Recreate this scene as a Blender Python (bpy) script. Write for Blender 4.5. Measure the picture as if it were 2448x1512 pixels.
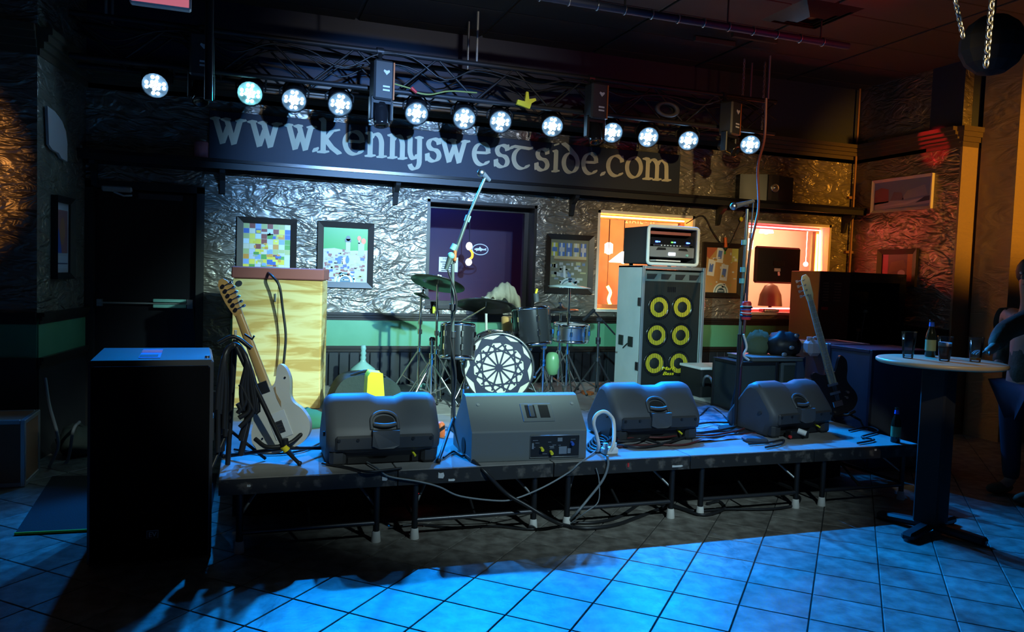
import bpy, bmesh, math, random
from mathutils import Vector, Matrix, Euler
random.seed(7)
for _o in list(bpy.data.objects):
    bpy.data.objects.remove(_o, do_unlink=True)
SC = bpy.context.scene
COL = SC.collection
R = math.radians

# ------------------------------------------------------------------ camera
FPX, CX, CY, EYE = 1843.4, 1224.0, 756.0, 1.5
_p, _ro, _yw = R(3.039), R(1.979), R(-19.169)
_f = Vector((0, math.cos(_p), -math.sin(_p))); _r = Vector((1, 0, 0)); _u = _r.cross(_f)
_r2 = _r * math.cos(_ro) + _u * math.sin(_ro); _u2 = _u * math.cos(_ro) - _r * math.sin(_ro)
_Z = Matrix.Rotation(_yw, 3, 'Z')
CR, CU, CF = _Z @ _r2, _Z @ _u2, _Z @ _f
CAM = Vector((0, 0, EYE))
cam_data = bpy.data.cameras.new('camera')
cam_data.sensor_fit = 'HORIZONTAL'; cam_data.sensor_width = 36.0
cam_data.lens = FPX / 2448.0 * 36.0
cam_data.clip_start = 0.05; cam_data.clip_end = 60
cam = bpy.data.objects.new('camera', cam_data); COL.objects.link(cam)
_m = Matrix((CR, CU, -CF)).transposed().to_4x4(); _m.translation = CAM
cam.matrix_world = _m
SC.camera = cam
# ------------------------------------------------------------------ world, exposure
world = bpy.data.worlds.new('bar_night'); SC.world = world; world.use_nodes = True
_bg = world.node_tree.nodes['Background']
_bg.inputs['Color'].default_value = (0.55, 0.6, 0.9, 1); _bg.inputs['Strength'].default_value = 0.011
SC.view_settings.view_transform = 'Standard'
try: SC.view_settings.look = 'None'
except Exception: pass
SC.view_settings.exposure = 0.0; SC.view_settings.gamma = 1.0
SC.view_settings.use_curve_mapping = False

def spot(name, loc, target, power, color, size, blend=0.4, radius=0.05):
    l = bpy.data.lights.new(name, 'SPOT'); l.energy = power; l.color = color
    l.spot_size = R(size); l.spot_blend = blend; l.shadow_soft_size = radius
    o = bpy.data.objects.new(name, l); COL.objects.link(o)
    o.location = loc
    o.rotation_euler = (Vector(target) - Vector(loc)).to_track_quat('-Z', 'Y').to_euler()
    return o
def point(name, loc, power, color, radius=0.05):
    l = bpy.data.lights.new(name, 'POINT'); l.energy = power; l.color = color; l.shadow_soft_size = radius
    o = bpy.data.objects.new(name, l); COL.objects.link(o); o.location = loc
    return o
# front-of-house stage lamps hung above the dance floor, with added fill spots among them
spot('front_spot_cool', (2.6, 1.5, 3.3), (1.25, 6.5, 0.85), 2200, (0.60, 0.95, 0.88), 36, 0.9, 0.05)
spot('front_spot_blue', (1.6, 1.8, 3.3), (1.3, 7.5, 2.15), 2700, (0.13, 0.42, 1.0), 34, 1.0, 0.06)
spot('guitar_fill', (1.3, 0.8, 3.2), (0.16, 4.7, 0.9), 330, (0.75, 0.92, 0.85), 21, 0.5, 0.04)  # added so the guitar is lit without the left wall
spot('front_spot_wash', (2.2, 0.9, 3.4), (2.3, 5.2, 0.9), 430, (0.55, 0.80, 0.90), 56, 0.7, 0.08)
spot('front_spot_rig', (0.4, 1.4, 3.2), (3.55, 6.6, 1.05), 1150, (0.48, 0.94, 1.0), 19, 0.8, 0.05)
spot('sign_fill', (1.6, 1.0, 3.5), (1.75, 7.45, 2.70), 420, (1.0, 0.9, 0.72), 36, 1.0, 0.05)  # added to brighten the sign lettering
spot('table_fill', (2.5, 0.6, 3.2), (4.03, 3.55, 1.06), 130, (1.0, 0.88, 0.62), 10, 0.5, 0.03)  # narrow spot added to brighten only the table and glasses
spot('front_spot_amber', (2.9, 0.8, 3.4), (4.55, 7.5, 1.95), 900, (1.0, 0.70, 0.28), 25, 0.9, 0.06)
spot('bar_lamp_orange', (6.85, 1.5, 2.8), (7.3, 6.0, 2.6), 950, (1.0, 0.40, 0.03), 30, 0.8, 0.1)
spot('ceiling_glow_red', (4.9, 4.4, 3.3), (4.45, 5.6, 3.85), 17, (1.0, 0.02, 0.05), 90, 1.0, 0.1)
spot('ceiling_glow_orange', (6.4, 3.2, 2.8), (6.3, 5.6, 3.85), 40, (1.0, 0.34, 0.05), 80, 1.0, 0.1)
spot('crown_red', (6.25, 6.3, 3.3), (6.86, 6.36, 3.06), 26, (1.0, 0.02, 0.02), 32, 0.4, 0.02)
spot('left_bar_orange', (-2.4, 4.6, 2.1), (-2.4, 6.5, 2.1), 55, (1.0, 0.42, 0.10), 53, 0.35, 0.05)

# ------------------------------------------------------------------ pixel -> place helpers (frame 2448 x 1512)
def ray(x, y): return CF + CR * ((x - CX) / FPX) - CU * ((y - CY) / FPX)
def P(x, y, Y):
    d = ray(x, y); return CAM + d * (Y / d.y)
def PZ(x, y, z):
    d = ray(x, y); return CAM + d * ((z - EYE) / d.z)
def PX(x, y, X):
    d = ray(x, y); return CAM + d * (X / d.x)
def proj(p):
    v = Vector(p) - CAM; d = v.dot(CF)
    return CX + FPX * v.dot(CR) / d, CY - FPX * v.dot(CU) / d, d
def mpp(p): return (Vector(p) - CAM).dot(CF) / FPX

# ------------------------------------------------------------------ mesh builder
def catmull(pts, n=6):
    pts = [Vector(p) for p in pts]
    if len(pts) < 3: return pts
    q = [pts[0] * 2 - pts[1]] + pts + [pts[-1] * 2 - pts[-2]]
    out = []
    for i in range(1, len(q) - 2):
        a, b, c, d = q[i - 1], q[i], q[i + 1], q[i + 2]
        for k in range(n):
            t = k / n
            out.append(0.5 * ((2 * b) + (c - a) * t + (2 * a - 5 * b + 4 * c - d) * t * t + (3 * b - a - 3 * c + d) * t ** 3))
    out.append(pts[-1]); return out

class MB:
    def __init__(s): s.v = []; s.f = []; s.sm = []; s.mi = []; s.cur = 0
    def add(s, vs, fs, smooth=False, M=None):
        o = len(s.v)
        s.v += [(M @ Vector(v)) if M is not None else Vector(v) for v in vs]
        for f in fs: s.f.append([i + o for i in f]); s.sm.append(smooth); s.mi.append(s.cur)
        return s
    def box(s, c, d, M=None, bev=0.0, rot=None):
        x, y, z = d[0] / 2, d[1] / 2, d[2] / 2
        T = Matrix.Translation(Vector(c))
        if rot is not None: T = T @ Euler(rot).to_matrix().to_4x4()
        if M is not None: T = M @ T
        if bev <= 0:
            vs = [(-x,-y,-z),(x,-y,-z),(x,y,-z),(-x,y,-z),(-x,-y,z),(x,-y,z),(x,y,z),(-x,y,z)]
            return s.add(vs, [(0,3,2,1),(4,5,6,7),(0,1,5,4),(1,2,6,5),(2,3,7,6),(3,0,4,7)], False, T)
        b = min(bev, x * .98, y * .98, z * .98)
        vs = []; idx = {}
        for sx in (-1, 1):
            for sy in (-1, 1):
                for sz in (-1, 1):
                    for a in range(3):
                        e = [x - b, y - b, z - b]; e[a] = (x, y, z)[a]
                        idx[(sx, sy, sz, a)] = len(vs); vs.append((sx * e[0], sy * e[1], sz * e[2]))
        g = lambda *k: idx[k]
        fs = []
        for a in range(3):
            for sg in (-1, 1):
                o1, o2 = [(1, 2), (2, 0), (0, 1)][a]
                q = []
                for p1, p2 in ((-1,-1),(1,-1),(1,1),(-1,1)):
                    k = [0,0,0]; k[a] = sg; k[o1] = p1; k[o2] = p2; q.append(g(*k, a))
                fs.append(q if sg > 0 else q[::-1])
        for a in range(3):
            o1, o2 = [(1, 2), (2, 0), (0, 1)][a]
            for p1 in (-1, 1):
                for p2 in (-1, 1):
                    def k(sg, ax):
                        t = [0,0,0]; t[a] = sg; t[o1] = p1; t[o2] = p2; return g(*t, ax)
                    q = [k(-1, o1), k(1, o1), k(1, o2), k(-1, o2)]
                    fs.append(q if p1 * p2 < 0 else q[::-1])
        for sx in (-1, 1):
            for sy in (-1, 1):
                for sz in (-1, 1):
                    q = [g(sx,sy,sz,0), g(sx,sy,sz,1), g(sx,sy,sz,2)]
                    fs.append(q if sx * sy * sz > 0 else q[::-1])
        return s.add(vs, fs, False, T)
    def span(s, a, b, **k):
        a, b = Vector(a), Vector(b)
        return s.box((a + b) / 2, [abs(t) for t in (b - a)], **k)
    def cyl(s, a, b, r0, r1=None, n=16, caps=True, smooth=True):
        a, b = Vector(a), Vector(b); r1 = r0 if r1 is None else r1
        d = (b - a).normalized(); u = d.orthogonal().normalized(); w = d.cross(u)
        vs = []
        for p, r in ((a, r0), (b, r1)):
            for i in range(n):
                t = 2 * math.pi * i / n; vs.append(p + (u * math.cos(t) + w * math.sin(t)) * r)
        s.add(vs, [(i, (i + 1) % n, n + (i + 1) % n, n + i) for i in range(n)], smooth)
        if caps:
            s.add(vs[:n], [list(range(n))[::-1]]); s.add(vs[n:], [list(range(n))])
        return s
    def tube(s, pts, r, n=8, smooth_path=0, closed=False, caps=True):
        pts = [Vector(p) for p in pts]
        if smooth_path: pts = catmull(pts, smooth_path)
        m = len(pts); vs = []; u = None
        rr = r if isinstance(r, (list, tuple)) else [r] * m
        for i, p in enumerate(pts):
            a = pts[(i - 1) % m] if (i or closed) else p
            b = pts[(i + 1) % m] if (i < m - 1 or closed) else p
            d = (b - a)
            if d.length < 1e-9: d = Vector((0, 0, 1))
            d.normalize()
            if u is None: u = d.orthogonal().normalized()
            u = (u - d * u.dot(d))
            if u.length < 1e-6: u = d.orthogonal()
            u.normalize(); w = d.cross(u)
            for k in range(n):
                t = 2 * math.pi * k / n; vs.append(p + (u * math.cos(t) + w * math.sin(t)) * rr[min(i, len(rr) - 1)])
        fs = []
        for i in range(m if closed else m - 1):
            j = (i + 1) % m
            for k in range(n):
                l = (k + 1) % n; fs.append((i * n + k, i * n + l, j * n + l, j * n + k))
        s.add(vs, fs, True)
        if caps and not closed:
            s.add(vs[:n], [list(range(n))[::-1]]); s.add(vs[-n:], [list(range(n))])
        return s
    def lathe(s, prof, n=24, M=None, smooth=True, cap=True):
        vs = []
        for r, z in prof:
            for k in range(n):
                t = 2 * math.pi * k / n; vs.append((r * math.cos(t), r * math.sin(t), z))
        fs = []
        for i in range(len(prof) - 1):
            for k in range(n):
                l = (k + 1) % n; fs.append((i * n + k, i * n + l, (i + 1) * n + l, (i + 1) * n + k))
        s.add(vs, fs, smooth, M)
        if cap:
            if prof[0][0] > 1e-5: s.add(vs[:n], [list(range(n))[::-1]], False, M)
            if prof[-1][0] > 1e-5: s.add(vs[-n:], [list(range(n))], False, M)
        return s
    def prism(s, poly, h, M=None, smooth=False, z0=0.0):
        n = len(poly)
        vs = [(p[0], p[1], z0) for p in poly] + [(p[0], p[1], z0 + h) for p in poly]
        s.add(vs, [list(range(n))[::-1], list(range(n, 2 * n))], False, M)
        s.add(vs, [(i, (i + 1) % n, n + (i + 1) % n, n + i) for i in range(n)], smooth, M)
        return s
    def ball(s, c, r, n=12, sc=(1, 1, 1), M=None):
        prof = [(math.sin(math.pi * i / (n // 2)) * r + (1e-6 if i in (0, n // 2) else 0), -math.cos(math.pi * i / (n // 2)) * r) for i in range(n // 2 + 1)]
        T = Matrix.Translation(Vector(c)) @ Matrix.Diagonal((*sc, 1))
        return s.lathe(prof, n, (M @ T) if M is not None else T, True, False)
    def torus(s, c, R_, r, axis=(0, 0, 1), n=24, m=8):
        q = Vector((0, 0, 1)).rotation_difference(Vector(axis).normalized()).to_matrix()
        return s.tube([Vector(c) + q @ Vector((R_ * math.cos(2 * math.pi * i / n), R_ * math.sin(2 * math.pi * i / n), 0)) for i in range(n)], r, m, closed=True)
    def build(s, name, mats, parent=None, world=True, loc=None, rot=None):
        me = bpy.data.meshes.new(name)
        o = bpy.data.objects.new(name, me); COL.objects.link(o)
        T = None
        if parent is not None:
            o.parent = parent
            if world: T = WM[parent.name_full].inverted()
        if loc is not None and parent is None and world: T = Matrix.Translation(-Vector(loc)); o.location = loc
        elif loc is not None: o.location = loc
        if rot is not None: o.rotation_euler = rot
        vs = [T @ v for v in s.v] if T is not None else s.v
        me.from_pydata([tuple(v) for v in vs], [], s.f)
        me.polygons.foreach_set('use_smooth', s.sm); me.polygons.foreach_set('material_index', s.mi)
        if not isinstance(mats, (list, tuple)): mats = [mats]
        for m in mats: me.materials.append(M_[m] if isinstance(m, str) else m)
        me.update()
        WM[o.name_full] = (WM[parent.name_full] @ Matrix.Translation(o.location)) if parent is not None else Matrix.LocRotScale(o.location, o.rotation_euler, None)
        return o
WM = {}
def thing(name, label, cat, loc=(0, 0, 0), rz=0.0, group=None, rot=None):
    o = bpy.data.objects.new(name, None); COL.objects.link(o)
    o.empty_display_size = 0.1
    o.location = loc; o.rotation_euler = rot if rot is not None else (0, 0, rz)
    WM[o.name_full] = Matrix.LocRotScale(Vector(loc), Euler(o.rotation_euler), None)
    return tag(o, label, cat, group)
def tag(o, label, cat, group=None):
    o['label'] = label; o['category'] = cat
    if group: o['group'] = group
    return o
def struct(o, label=None):
    o['kind'] = 'structure'
    if label: o['label'] = label
    return o
def copy_tree(o, parent=None):
    c = o.copy(); COL.objects.link(c); c.parent = parent
    for ch in list(o.children): copy_tree(ch, c)
    return c
def look(loc, target, up='Y'):
    """matrix whose +Z points from loc to target"""
    q = (Vector(target) - Vector(loc)).to_track_quat('Z', up)
    return Matrix.Translation(Vector(loc)) @ q.to_matrix().to_4x4()
def text_mesh(txt, size, depth=0.002, shear=0.0, align='CENTER', M=None):
    cu = bpy.data.curves.new('txt', 'FONT'); cu.body = txt; cu.size = size; cu.extrude = depth
    cu.align_x = align; cu.align_y = 'CENTER'; cu.shear = shear; cu.resolution_u = 3
    o = bpy.data.objects.new('txt', cu); COL.objects.link(o)
    dg = bpy.context.evaluated_depsgraph_get()
    me = bpy.data.meshes.new_from_object(o.evaluated_get(dg))
    mb = MB(); mb.add([v.co.copy() for v in me.vertices], [list(p.vertices) for p in me.polygons], False, M)
    bpy.data.objects.remove(o); bpy.data.curves.remove(cu); bpy.data.meshes.remove(me)
    return mb
ORD = ['first', 'second', 'third', 'fourth', 'fifth', 'sixth', 'seventh', 'eighth', 'ninth', 'tenth', 'eleventh', 'twelfth']

# ------------------------------------------------------------------ materials
M_ = {}
def mat(name, col, rough=0.5, metal=0.0, emit=None, es=1.0, spec=None, noise=None, bump=None, alpha=None, trans=None, coat=None, rnd=None, aniso=None):
    m = bpy.data.materials.new(name); m.use_nodes = True
    nt = m.node_tree; b = nt.nodes['Principled BSDF']
    b.inputs['Base Color'].default_value = (*col, 1); b.inputs['Roughness'].default_value = rough; b.inputs['Metallic'].default_value = metal
    if spec is not None: b.inputs['Specular IOR Level'].default_value = spec
    if emit: b.inputs['Emission Color'].default_value = (*emit, 1); b.inputs['Emission Strength'].default_value = es
    if trans: b.inputs['Transmission Weight'].default_value = trans; b.inputs['IOR'].default_value = 1.45
    if alpha is not None: b.inputs['Alpha'].default_value = alpha
    if coat: b.inputs['Coat Weight'].default_value = coat
    L = nt.links
    def tc(scale, rot=(0, 0, 0)):
        t = nt.nodes.new('ShaderNodeTexCoord'); mp = nt.nodes.new('ShaderNodeMapping')
        mp.inputs['Scale'].default_value = scale if isinstance(scale, tuple) else (scale,) * 3
        mp.inputs['Rotation'].default_value = rot
        L.new(t.outputs['Object'], mp.inputs['Vector']); return mp.outputs['Vector']
    last = None
    if noise:   # (scale, colour2, lo, hi)
        n = nt.nodes.new('ShaderNodeTexNoise'); n.inputs['Scale'].default_value = 1.0; n.inputs['Detail'].default_value = 5
        L.new(tc(noise[0]), n.inputs['Vector'])
        r = nt.nodes.new('ShaderNodeValToRGB')
        r.color_ramp.elements[0].position = noise[2]; r.color_ramp.elements[1].position = noise[3]
        r.color_ramp.elements[0].color = (*col, 1); r.color_ramp.elements[1].color = (*noise[1], 1)
        L.new(n.outputs['Fac'], r.inputs['Fac']); last = r.outputs['Color']
    if rnd:     # per-object value shift
        oi = nt.nodes.new('ShaderNodeObjectInfo'); hs = nt.nodes.new('ShaderNodeHueSaturation')
        mr = nt.nodes.new('ShaderNodeMapRange'); mr.inputs['To Min'].default_value = 1 - rnd; mr.inputs['To Max'].default_value = 1 + rnd
        L.new(oi.outputs['Random'], mr.inputs['Value']); L.new(mr.outputs['Result'], hs.inputs['Value'])
        if last is not None: L.new(last, hs.inputs['Color'])
        else: hs.inputs['Color'].default_value = (*col, 1)
        last = hs.outputs['Color']
    if last is not None: L.new(last, b.inputs['Base Color'])
    if bump:    # (scale, strength, distance, detail, distortion)
        n = nt.nodes.new('ShaderNodeTexNoise'); n.inputs['Scale'].default_value = 1.0
        n.inputs['Detail'].default_value = bump[3] if len(bump) > 3 else 4
        n.inputs['Distortion'].default_value = bump[4] if len(bump) > 4 else 0
        L.new(tc(bump[0], bump[5] if len(bump) > 5 else (0, 0, 0)), n.inputs['Vector'])
        bm = nt.nodes.new('ShaderNodeBump'); bm.inputs['Strength'].default_value = bump[1]; bm.inputs['Distance'].default_value = bump[2]
        L.new(n.outputs['Fac'], bm.inputs['Height']); L.new(bm.outputs['Normal'], b.inputs['Normal'])
    M_[name] = m; return m
def emis(name, col, s): return mat(name, (0, 0, 0), 1.0, emit=col, es=s)

# hand-trowelled glossy plaster: two relief layers
m = mat('plaster', (0.22, 0.19, 0.155), 0.36, 0.55, noise=(2.2, (0.34, 0.30, 0.25), 0.35, 0.7))
nt = m.node_tree; b = nt.nodes['Principled BSDF']
tcn = nt.nodes.new('ShaderNodeTexCoord')
def _n(scale, rot, detail, dist):
    mp = nt.nodes.new('ShaderNodeMapping'); mp.inputs['Scale'].default_value = scale; mp.inputs['Rotation'].default_value = rot
    n = nt.nodes.new('ShaderNodeTexNoise'); n.inputs['Scale'].default_value = 1; n.inputs['Detail'].default_value = detail; n.inputs['Distortion'].default_value = dist
    nt.links.new(tcn.outputs['Object'], mp.inputs['Vector']); nt.links.new(mp.outputs['Vector'], n.inputs['Vector']); return n
n1 = _n((1.9, 1.9, 4.4), (0, R(32), 0), 3.0, 1.8); n2 = _n((4.0, 4.0, 9.0), (0, R(20), 0), 2.5, 1.5)
ad = nt.nodes.new('ShaderNodeMath'); ad.operation = 'ADD'
pp_ = nt.nodes.new('ShaderNodeMath'); pp_.operation = 'PINGPONG'; pp_.inputs[1].default_value = 0.11
ml = nt.nodes.new('ShaderNodeMath'); ml.operation = 'MULTIPLY_ADD'; ml.inputs[1].default_value = 1.3
nt.links.new(n1.outputs['Fac'], pp_.inputs[0]); nt.links.new(pp_.outputs[0], ml.inputs[0]); nt.links.new(n1.outputs['Fac'], ml.inputs[2])
nt.links.new(ml.outputs[0], ad.inputs[0]); nt.links.new(n2.outputs['Fac'], ad.inputs[1])
bm = nt.nodes.new('ShaderNodeBump'); bm.inputs['Strength'].default_value = 0.9; bm.inputs['Distance'].default_value = 0.045
nt.links.new(ad.outputs[0], bm.inputs['Height']); nt.links.new(bm.outputs['Normal'], b.inputs['Normal'])

mat('piertan', (0.30, 0.22, 0.13), 0.45, bump=((2.0, 2.0, 5.0), 0.6, 0.03, 3, 2.0))  # tan non-metallic plaster for the pier and right pillar
mat('tile', (0.115, 0.10, 0.085), 0.45, noise=(11.0, (0.29, 0.27, 0.235), 0.34, 0.68), bump=(16.0, 0.5, 0.006, 6, 1.0), rnd=0.14)
mat('grout', (0.03, 0.028, 0.025), 0.9)
mat('black', (0.012, 0.012, 0.013), 0.45)
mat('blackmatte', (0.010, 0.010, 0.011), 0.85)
mat('blackgloss', (0.01, 0.01, 0.012), 0.22)
mat('navy', (0.012, 0.02, 0.045), 0.6)
mat('upperwall', (0.022, 0.03, 0.065), 0.6, bump=(6.0, 0.3, 0.01, 4))
mat('ceilpanel', (0.05, 0.034, 0.026), 0.8, bump=(60.0, 0.3, 0.003, 4), rnd=0.1)
mat('tbar', (0.07, 0.055, 0.045), 0.5)
mat('darkwood', (0.022, 0.016, 0.013), 0.35)
mat('green', (0.09, 0.30, 0.16), 0.5, noise=(3.0, (0.12, 0.36, 0.20), 0.3, 0.7))
mat('wainscot', (0.016, 0.02, 0.026), 0.42)
mat('crown', (0.10, 0.075, 0.05), 0.4)
mat('steel', (0.55, 0.56, 0.58), 0.3, 1.0)
mat('chrome', (0.8, 0.82, 0.85), 0.12, 1.0)
mat('trussmetal', (0.03, 0.03, 0.034), 0.5, 0.5)
mat('darksteel', (0.12, 0.12, 0.13), 0.4, 0.9)
mat('plastic', (0.065, 0.07, 0.078), 0.55, bump=(220.0, 0.15, 0.001, 2))
mat('plastic2', (0.035, 0.037, 0.041), 0.5)
mat('wedgepaint', (0.12, 0.135, 0.14), 0.6, bump=(260.0, 0.3, 0.001, 3))
mat('subpaint', (0.05, 0.05, 0.055), 0.38, bump=(240.0, 0.3, 0.001, 3))
mat('grille', (0.004, 0.004, 0.005), 0.9, spec=0.05, bump=(400.0, 0.4, 0.001, 2))
mat('deck', (0.20, 0.19, 0.18), 0.8, noise=(5.0, (0.27, 0.26, 0.25), 0.35, 0.7), bump=(60.0, 0.3, 0.003, 5))
mat('deckedge', (0.02, 0.019, 0.018), 0.6, noise=(14.0, (0.16, 0.14, 0.12), 0.55, 0.72))
mat('whitecap', (0.75, 0.73, 0.68), 0.5)
mat('white', (0.8, 0.8, 0.78), 0.5)
mat('offwhite', (0.62, 0.60, 0.54), 0.6)
mat('cream', (0.62, 0.62, 0.50), 0.5)
mat('lettercream', (0.50, 0.45, 0.31), 0.7, noise=(4.0, (0.58, 0.52, 0.37), 0.3, 0.7))
mat('signnavy', (0.006, 0.010, 0.024), 0.6, noise=(3.0, (0.010, 0.016, 0.034), 0.3, 0.7))
mat('casewhite', (0.62, 0.70, 0.68), 0.45, noise=(5.0, (0.70, 0.77, 0.75), 0.3, 0.7))
mat('casegrey', (0.10, 0.13, 0.13), 0.5)
mat('aluminium', (0.6, 0.63, 0.65), 0.35, 0.8)
mat('cabblack', (0.006, 0.008, 0.008), 0.7)
mat('coneyellow', (0.62, 0.46, 0.02), 0.6)
mat('logoyellow', (0.9, 0.72, 0.02), 0.5)
mat('redbrown', (0.32, 0.10, 0.085), 0.6)
mat('orange', (0.85, 0.16, 0.03), 0.5)
mat('orangebody', (0.55, 0.14, 0.03), 0.5)
mat('yellow', (0.85, 0.78, 0.03), 0.5)
mat('beigecloth', (0.34, 0.31, 0.20), 0.9, bump=(40.0, 0.4, 0.01, 4))
mat('bagdark', (0.03, 0.045, 0.04), 0.85, bump=(30.0, 0.4, 0.01, 4))
mat('greenbag', (0.10, 0.14, 0.07), 0.9, bump=(30.0, 0.5, 0.01, 4))
mat('jug', (0.70, 0.62, 0.60), 0.4)
mat('caseblue', (0.035, 0.06, 0.10), 0.5, noise=(4.0, (0.05, 0.08, 0.13), 0.3, 0.7))
mat('cymbal', (0.22, 0.21, 0.17), 0.32, 1.0, bump=((90.0, 90.0, 90.0), 0.06, 0.002, 2))
mat('cymballit', (0.62, 0.72, 0.66), 0.35, 0.35)  # brighter cymbal copy, cyan stage light put into its colour
mat('shell', (0.05, 0.055, 0.065), 0.22, 0.6)
mat('drumhead', (0.7, 0.7, 0.68), 0.5)
mat('emblem', (0.012, 0.018, 0.045), 0.5)
mat('maple', (0.62, 0.36, 0.12), 0.35)
mat('maplepale', (0.62, 0.50, 0.25), 0.4)
mat('rosewood', (0.30, 0.27, 0.19), 0.4)
mat('olympic', (0.72, 0.72, 0.66), 0.25, noise=(6.0, (0.78, 0.77, 0.70), 0.3, 0.6), coat=0.5)
mat('woodworn', (0.45, 0.30, 0.16), 0.5)
mat('plateplastic', (0.75, 0.78, 0.80), 0.3)
mat('cable', (0.018, 0.018, 0.02), 0.4)
mat('cablegrey', (0.20, 0.23, 0.25), 0.4)
mat('cablered', (0.10, 0.02, 0.02), 0.5)
mat('cablewhite', (0.75, 0.75, 0.70), 0.5)
mat('cablegreen', (0.25, 0.27, 0.06), 0.5)
mat('tabletop', (0.55, 0.40, 0.22), 0.35)
mat('olive', (0.085, 0.085, 0.05), 0.85, bump=(14.0, 0.6, 0.02, 4))
mat('jeans', (0.03, 0.035, 0.06), 0.85)
mat('skin', (0.45, 0.27, 0.19), 0.55)
mat('hair', (0.02, 0.015, 0.012), 0.6)
mat('shoe', (0.12, 0.11, 0.06), 0.7)
def thin_glass(name, tint, fac):
    m = bpy.data.materials.new(name); m.use_nodes = True; nt = m.node_tree; nt.nodes.clear()
    o = nt.nodes.new('ShaderNodeOutputMaterial'); mx = nt.nodes.new('ShaderNodeMixShader'); tr = nt.nodes.new('ShaderNodeBsdfTransparent'); gl = nt.nodes.new('ShaderNodeBsdfGlossy')
    lw = nt.nodes.new('ShaderNodeLayerWeight'); lw.inputs['Blend'].default_value = fac
    tr.inputs['Color'].default_value = (*tint, 1); gl.inputs['Roughness'].default_value = 0.04
    nt.links.new(lw.outputs['Fresnel'], mx.inputs['Fac']); nt.links.new(tr.outputs[0], mx.inputs[1]); nt.links.new(gl.outputs[0], mx.inputs[2]); nt.links.new(mx.outputs[0], o.inputs['Surface'])
    M_[name] = m
thin_glass('glass', (0.93, 0.95, 0.97), 0.35); thin_glass('pane', (0.9, 0.92, 0.95), 0.12)
mat('beerdark', (0.05, 0.012, 0.004), 0.1, trans=0.3)
mat('beergold', (0.75, 0.35, 0.05), 0.1, trans=0.6)
mat('foam', (0.55, 0.5, 0.42), 0.8)
thin_glass('water', (0.75, 0.85, 0.95), 0.2)
mat('bottle', (0.012, 0.016, 0.01), 0.1)
mat('bottlelabel', (0.25, 0.28, 0.12), 0.5)
mat('plaque', (0.42, 0.38, 0.40), 0.7)
mat('candle', (0.62, 0.20, 0.22), 0.5)
mat('paper', (0.7, 0.68, 0.68), 0.7)
mat('ink', (0.03, 0.03, 0.04), 0.7)
mat('matblack', (0.012, 0.014, 0.018), 0.95, bump=(150.0, 0.6, 0.004, 3))
mat('limeedge', (0.45, 0.65, 0.05), 0.5)
mat('copper', (0.30, 0.15, 0.09), 0.5)
mat('rug', (0.10, 0.13, 0.20), 0.95, noise=(12.0, (0.30, 0.34, 0.42), 0.4, 0.62), bump=(18.0, 0.8, 0.02, 5))
mat('reveal', (0.75, 0.66, 0.58), 0.6)
mat('peach', (0.75, 0.40, 0.24), 0.75, noise=(3.0, (0.62, 0.30, 0.18), 0.35, 0.65))
mat('palepink', (0.85, 0.58, 0.48), 0.7, noise=(2.5, (0.9, 0.72, 0.62), 0.35, 0.65))
mat('maroonwall', (0.08, 0.035, 0.06), 0.6, noise=(2.0, (0.055, 0.03, 0.06), 0.3, 0.7))
mat('cabinetbrown', (0.10, 0.042, 0.028), 0.45)
mat('redmark', (0.6, 0.03, 0.03), 0.5)
mat('bluemark', (0.03, 0.12, 0.6), 0.5)
mat('tealmark', (0.2, 0.5, 0.45), 0.5)
mat('greymetal', (0.35, 0.37, 0.38), 0.4, 0.6)
mat('closer', (0.5, 0.52, 0.52), 0.4, 0.3)
mat('tapewhite', (0.7, 0.7, 0.68), 0.7)
mat('exitface', (0.8, 0.5, 0.5), 0.6, emit=(1.0, 0.25, 0.35), es=0.5)
mat('exitred', (0.5, 0.0, 0.02), 0.6, emit=(1.0, 0.03, 0.06), es=0.6)
emis('led', (0.30, 0.62, 1.0), 26.0); emis('ledcyan', (0.25, 0.85, 1.0), 40.0)
emis('neonyellow', (1.0, 0.46, 0.03), 60.0); emis('neonred', (1.0, 0.05, 0.06), 45.0); emis('neonorange', (1.0, 0.22, 0.04), 45.0)
emis('bulb', (1.0, 0.78, 0.45), 30.0); emis('shadeglow', (1.0, 0.62, 0.45), 6.0); emis('glowwhite', (1.0, 0.9, 0.75), 16.0)
emis('ledblue', (0.05, 0.12, 1.0), 9.0); emis('ledgreen', (0.15, 1.0, 0.1), 3.0); emis('lcd', (0.75, 0.85, 1.0), 5.0); emis('ledred', (1.0, 0.02, 0.03), 1.0)
emis('gloworange', (1.0, 0.30, 0.02), 6.0)
# sheet plywood: long wandering grain
m = mat('plywood', (0.80, 0.62, 0.30), 0.55)
nt = m.node_tree; b = nt.nodes['Principled BSDF']; t = nt.nodes.new('ShaderNodeTexCoord'); mp = nt.nodes.new('ShaderNodeMapping')
mp.inputs['Scale'].default_value = (1.1, 1.1, 9.0); n = nt.nodes.new('ShaderNodeTexNoise'); n.inputs['Scale'].default_value = 1.6; n.inputs['Detail'].default_value = 5; n.inputs['Distortion'].default_value = 0.8
r = nt.nodes.new('ShaderNodeValToRGB'); e = r.color_ramp.elements
e[0].position = 0.40; e[0].color = (0.56, 0.35, 0.10, 1); e[1].position = 0.56; e[1].color = (0.78, 0.66, 0.32, 1)
e2 = r.color_ramp.elements.new(0.47); e2.color = (0.70, 0.52, 0.20, 1)
nt.links.new(t.outputs['Object'], mp.inputs['Vector']); nt.links.new(mp.outputs['Vector'], n.inputs['Vector']); nt.links.new(n.outputs['Fac'], r.inputs['Fac']); nt.links.new(r.outputs['Color'], b.inputs['Base Color'])
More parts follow.
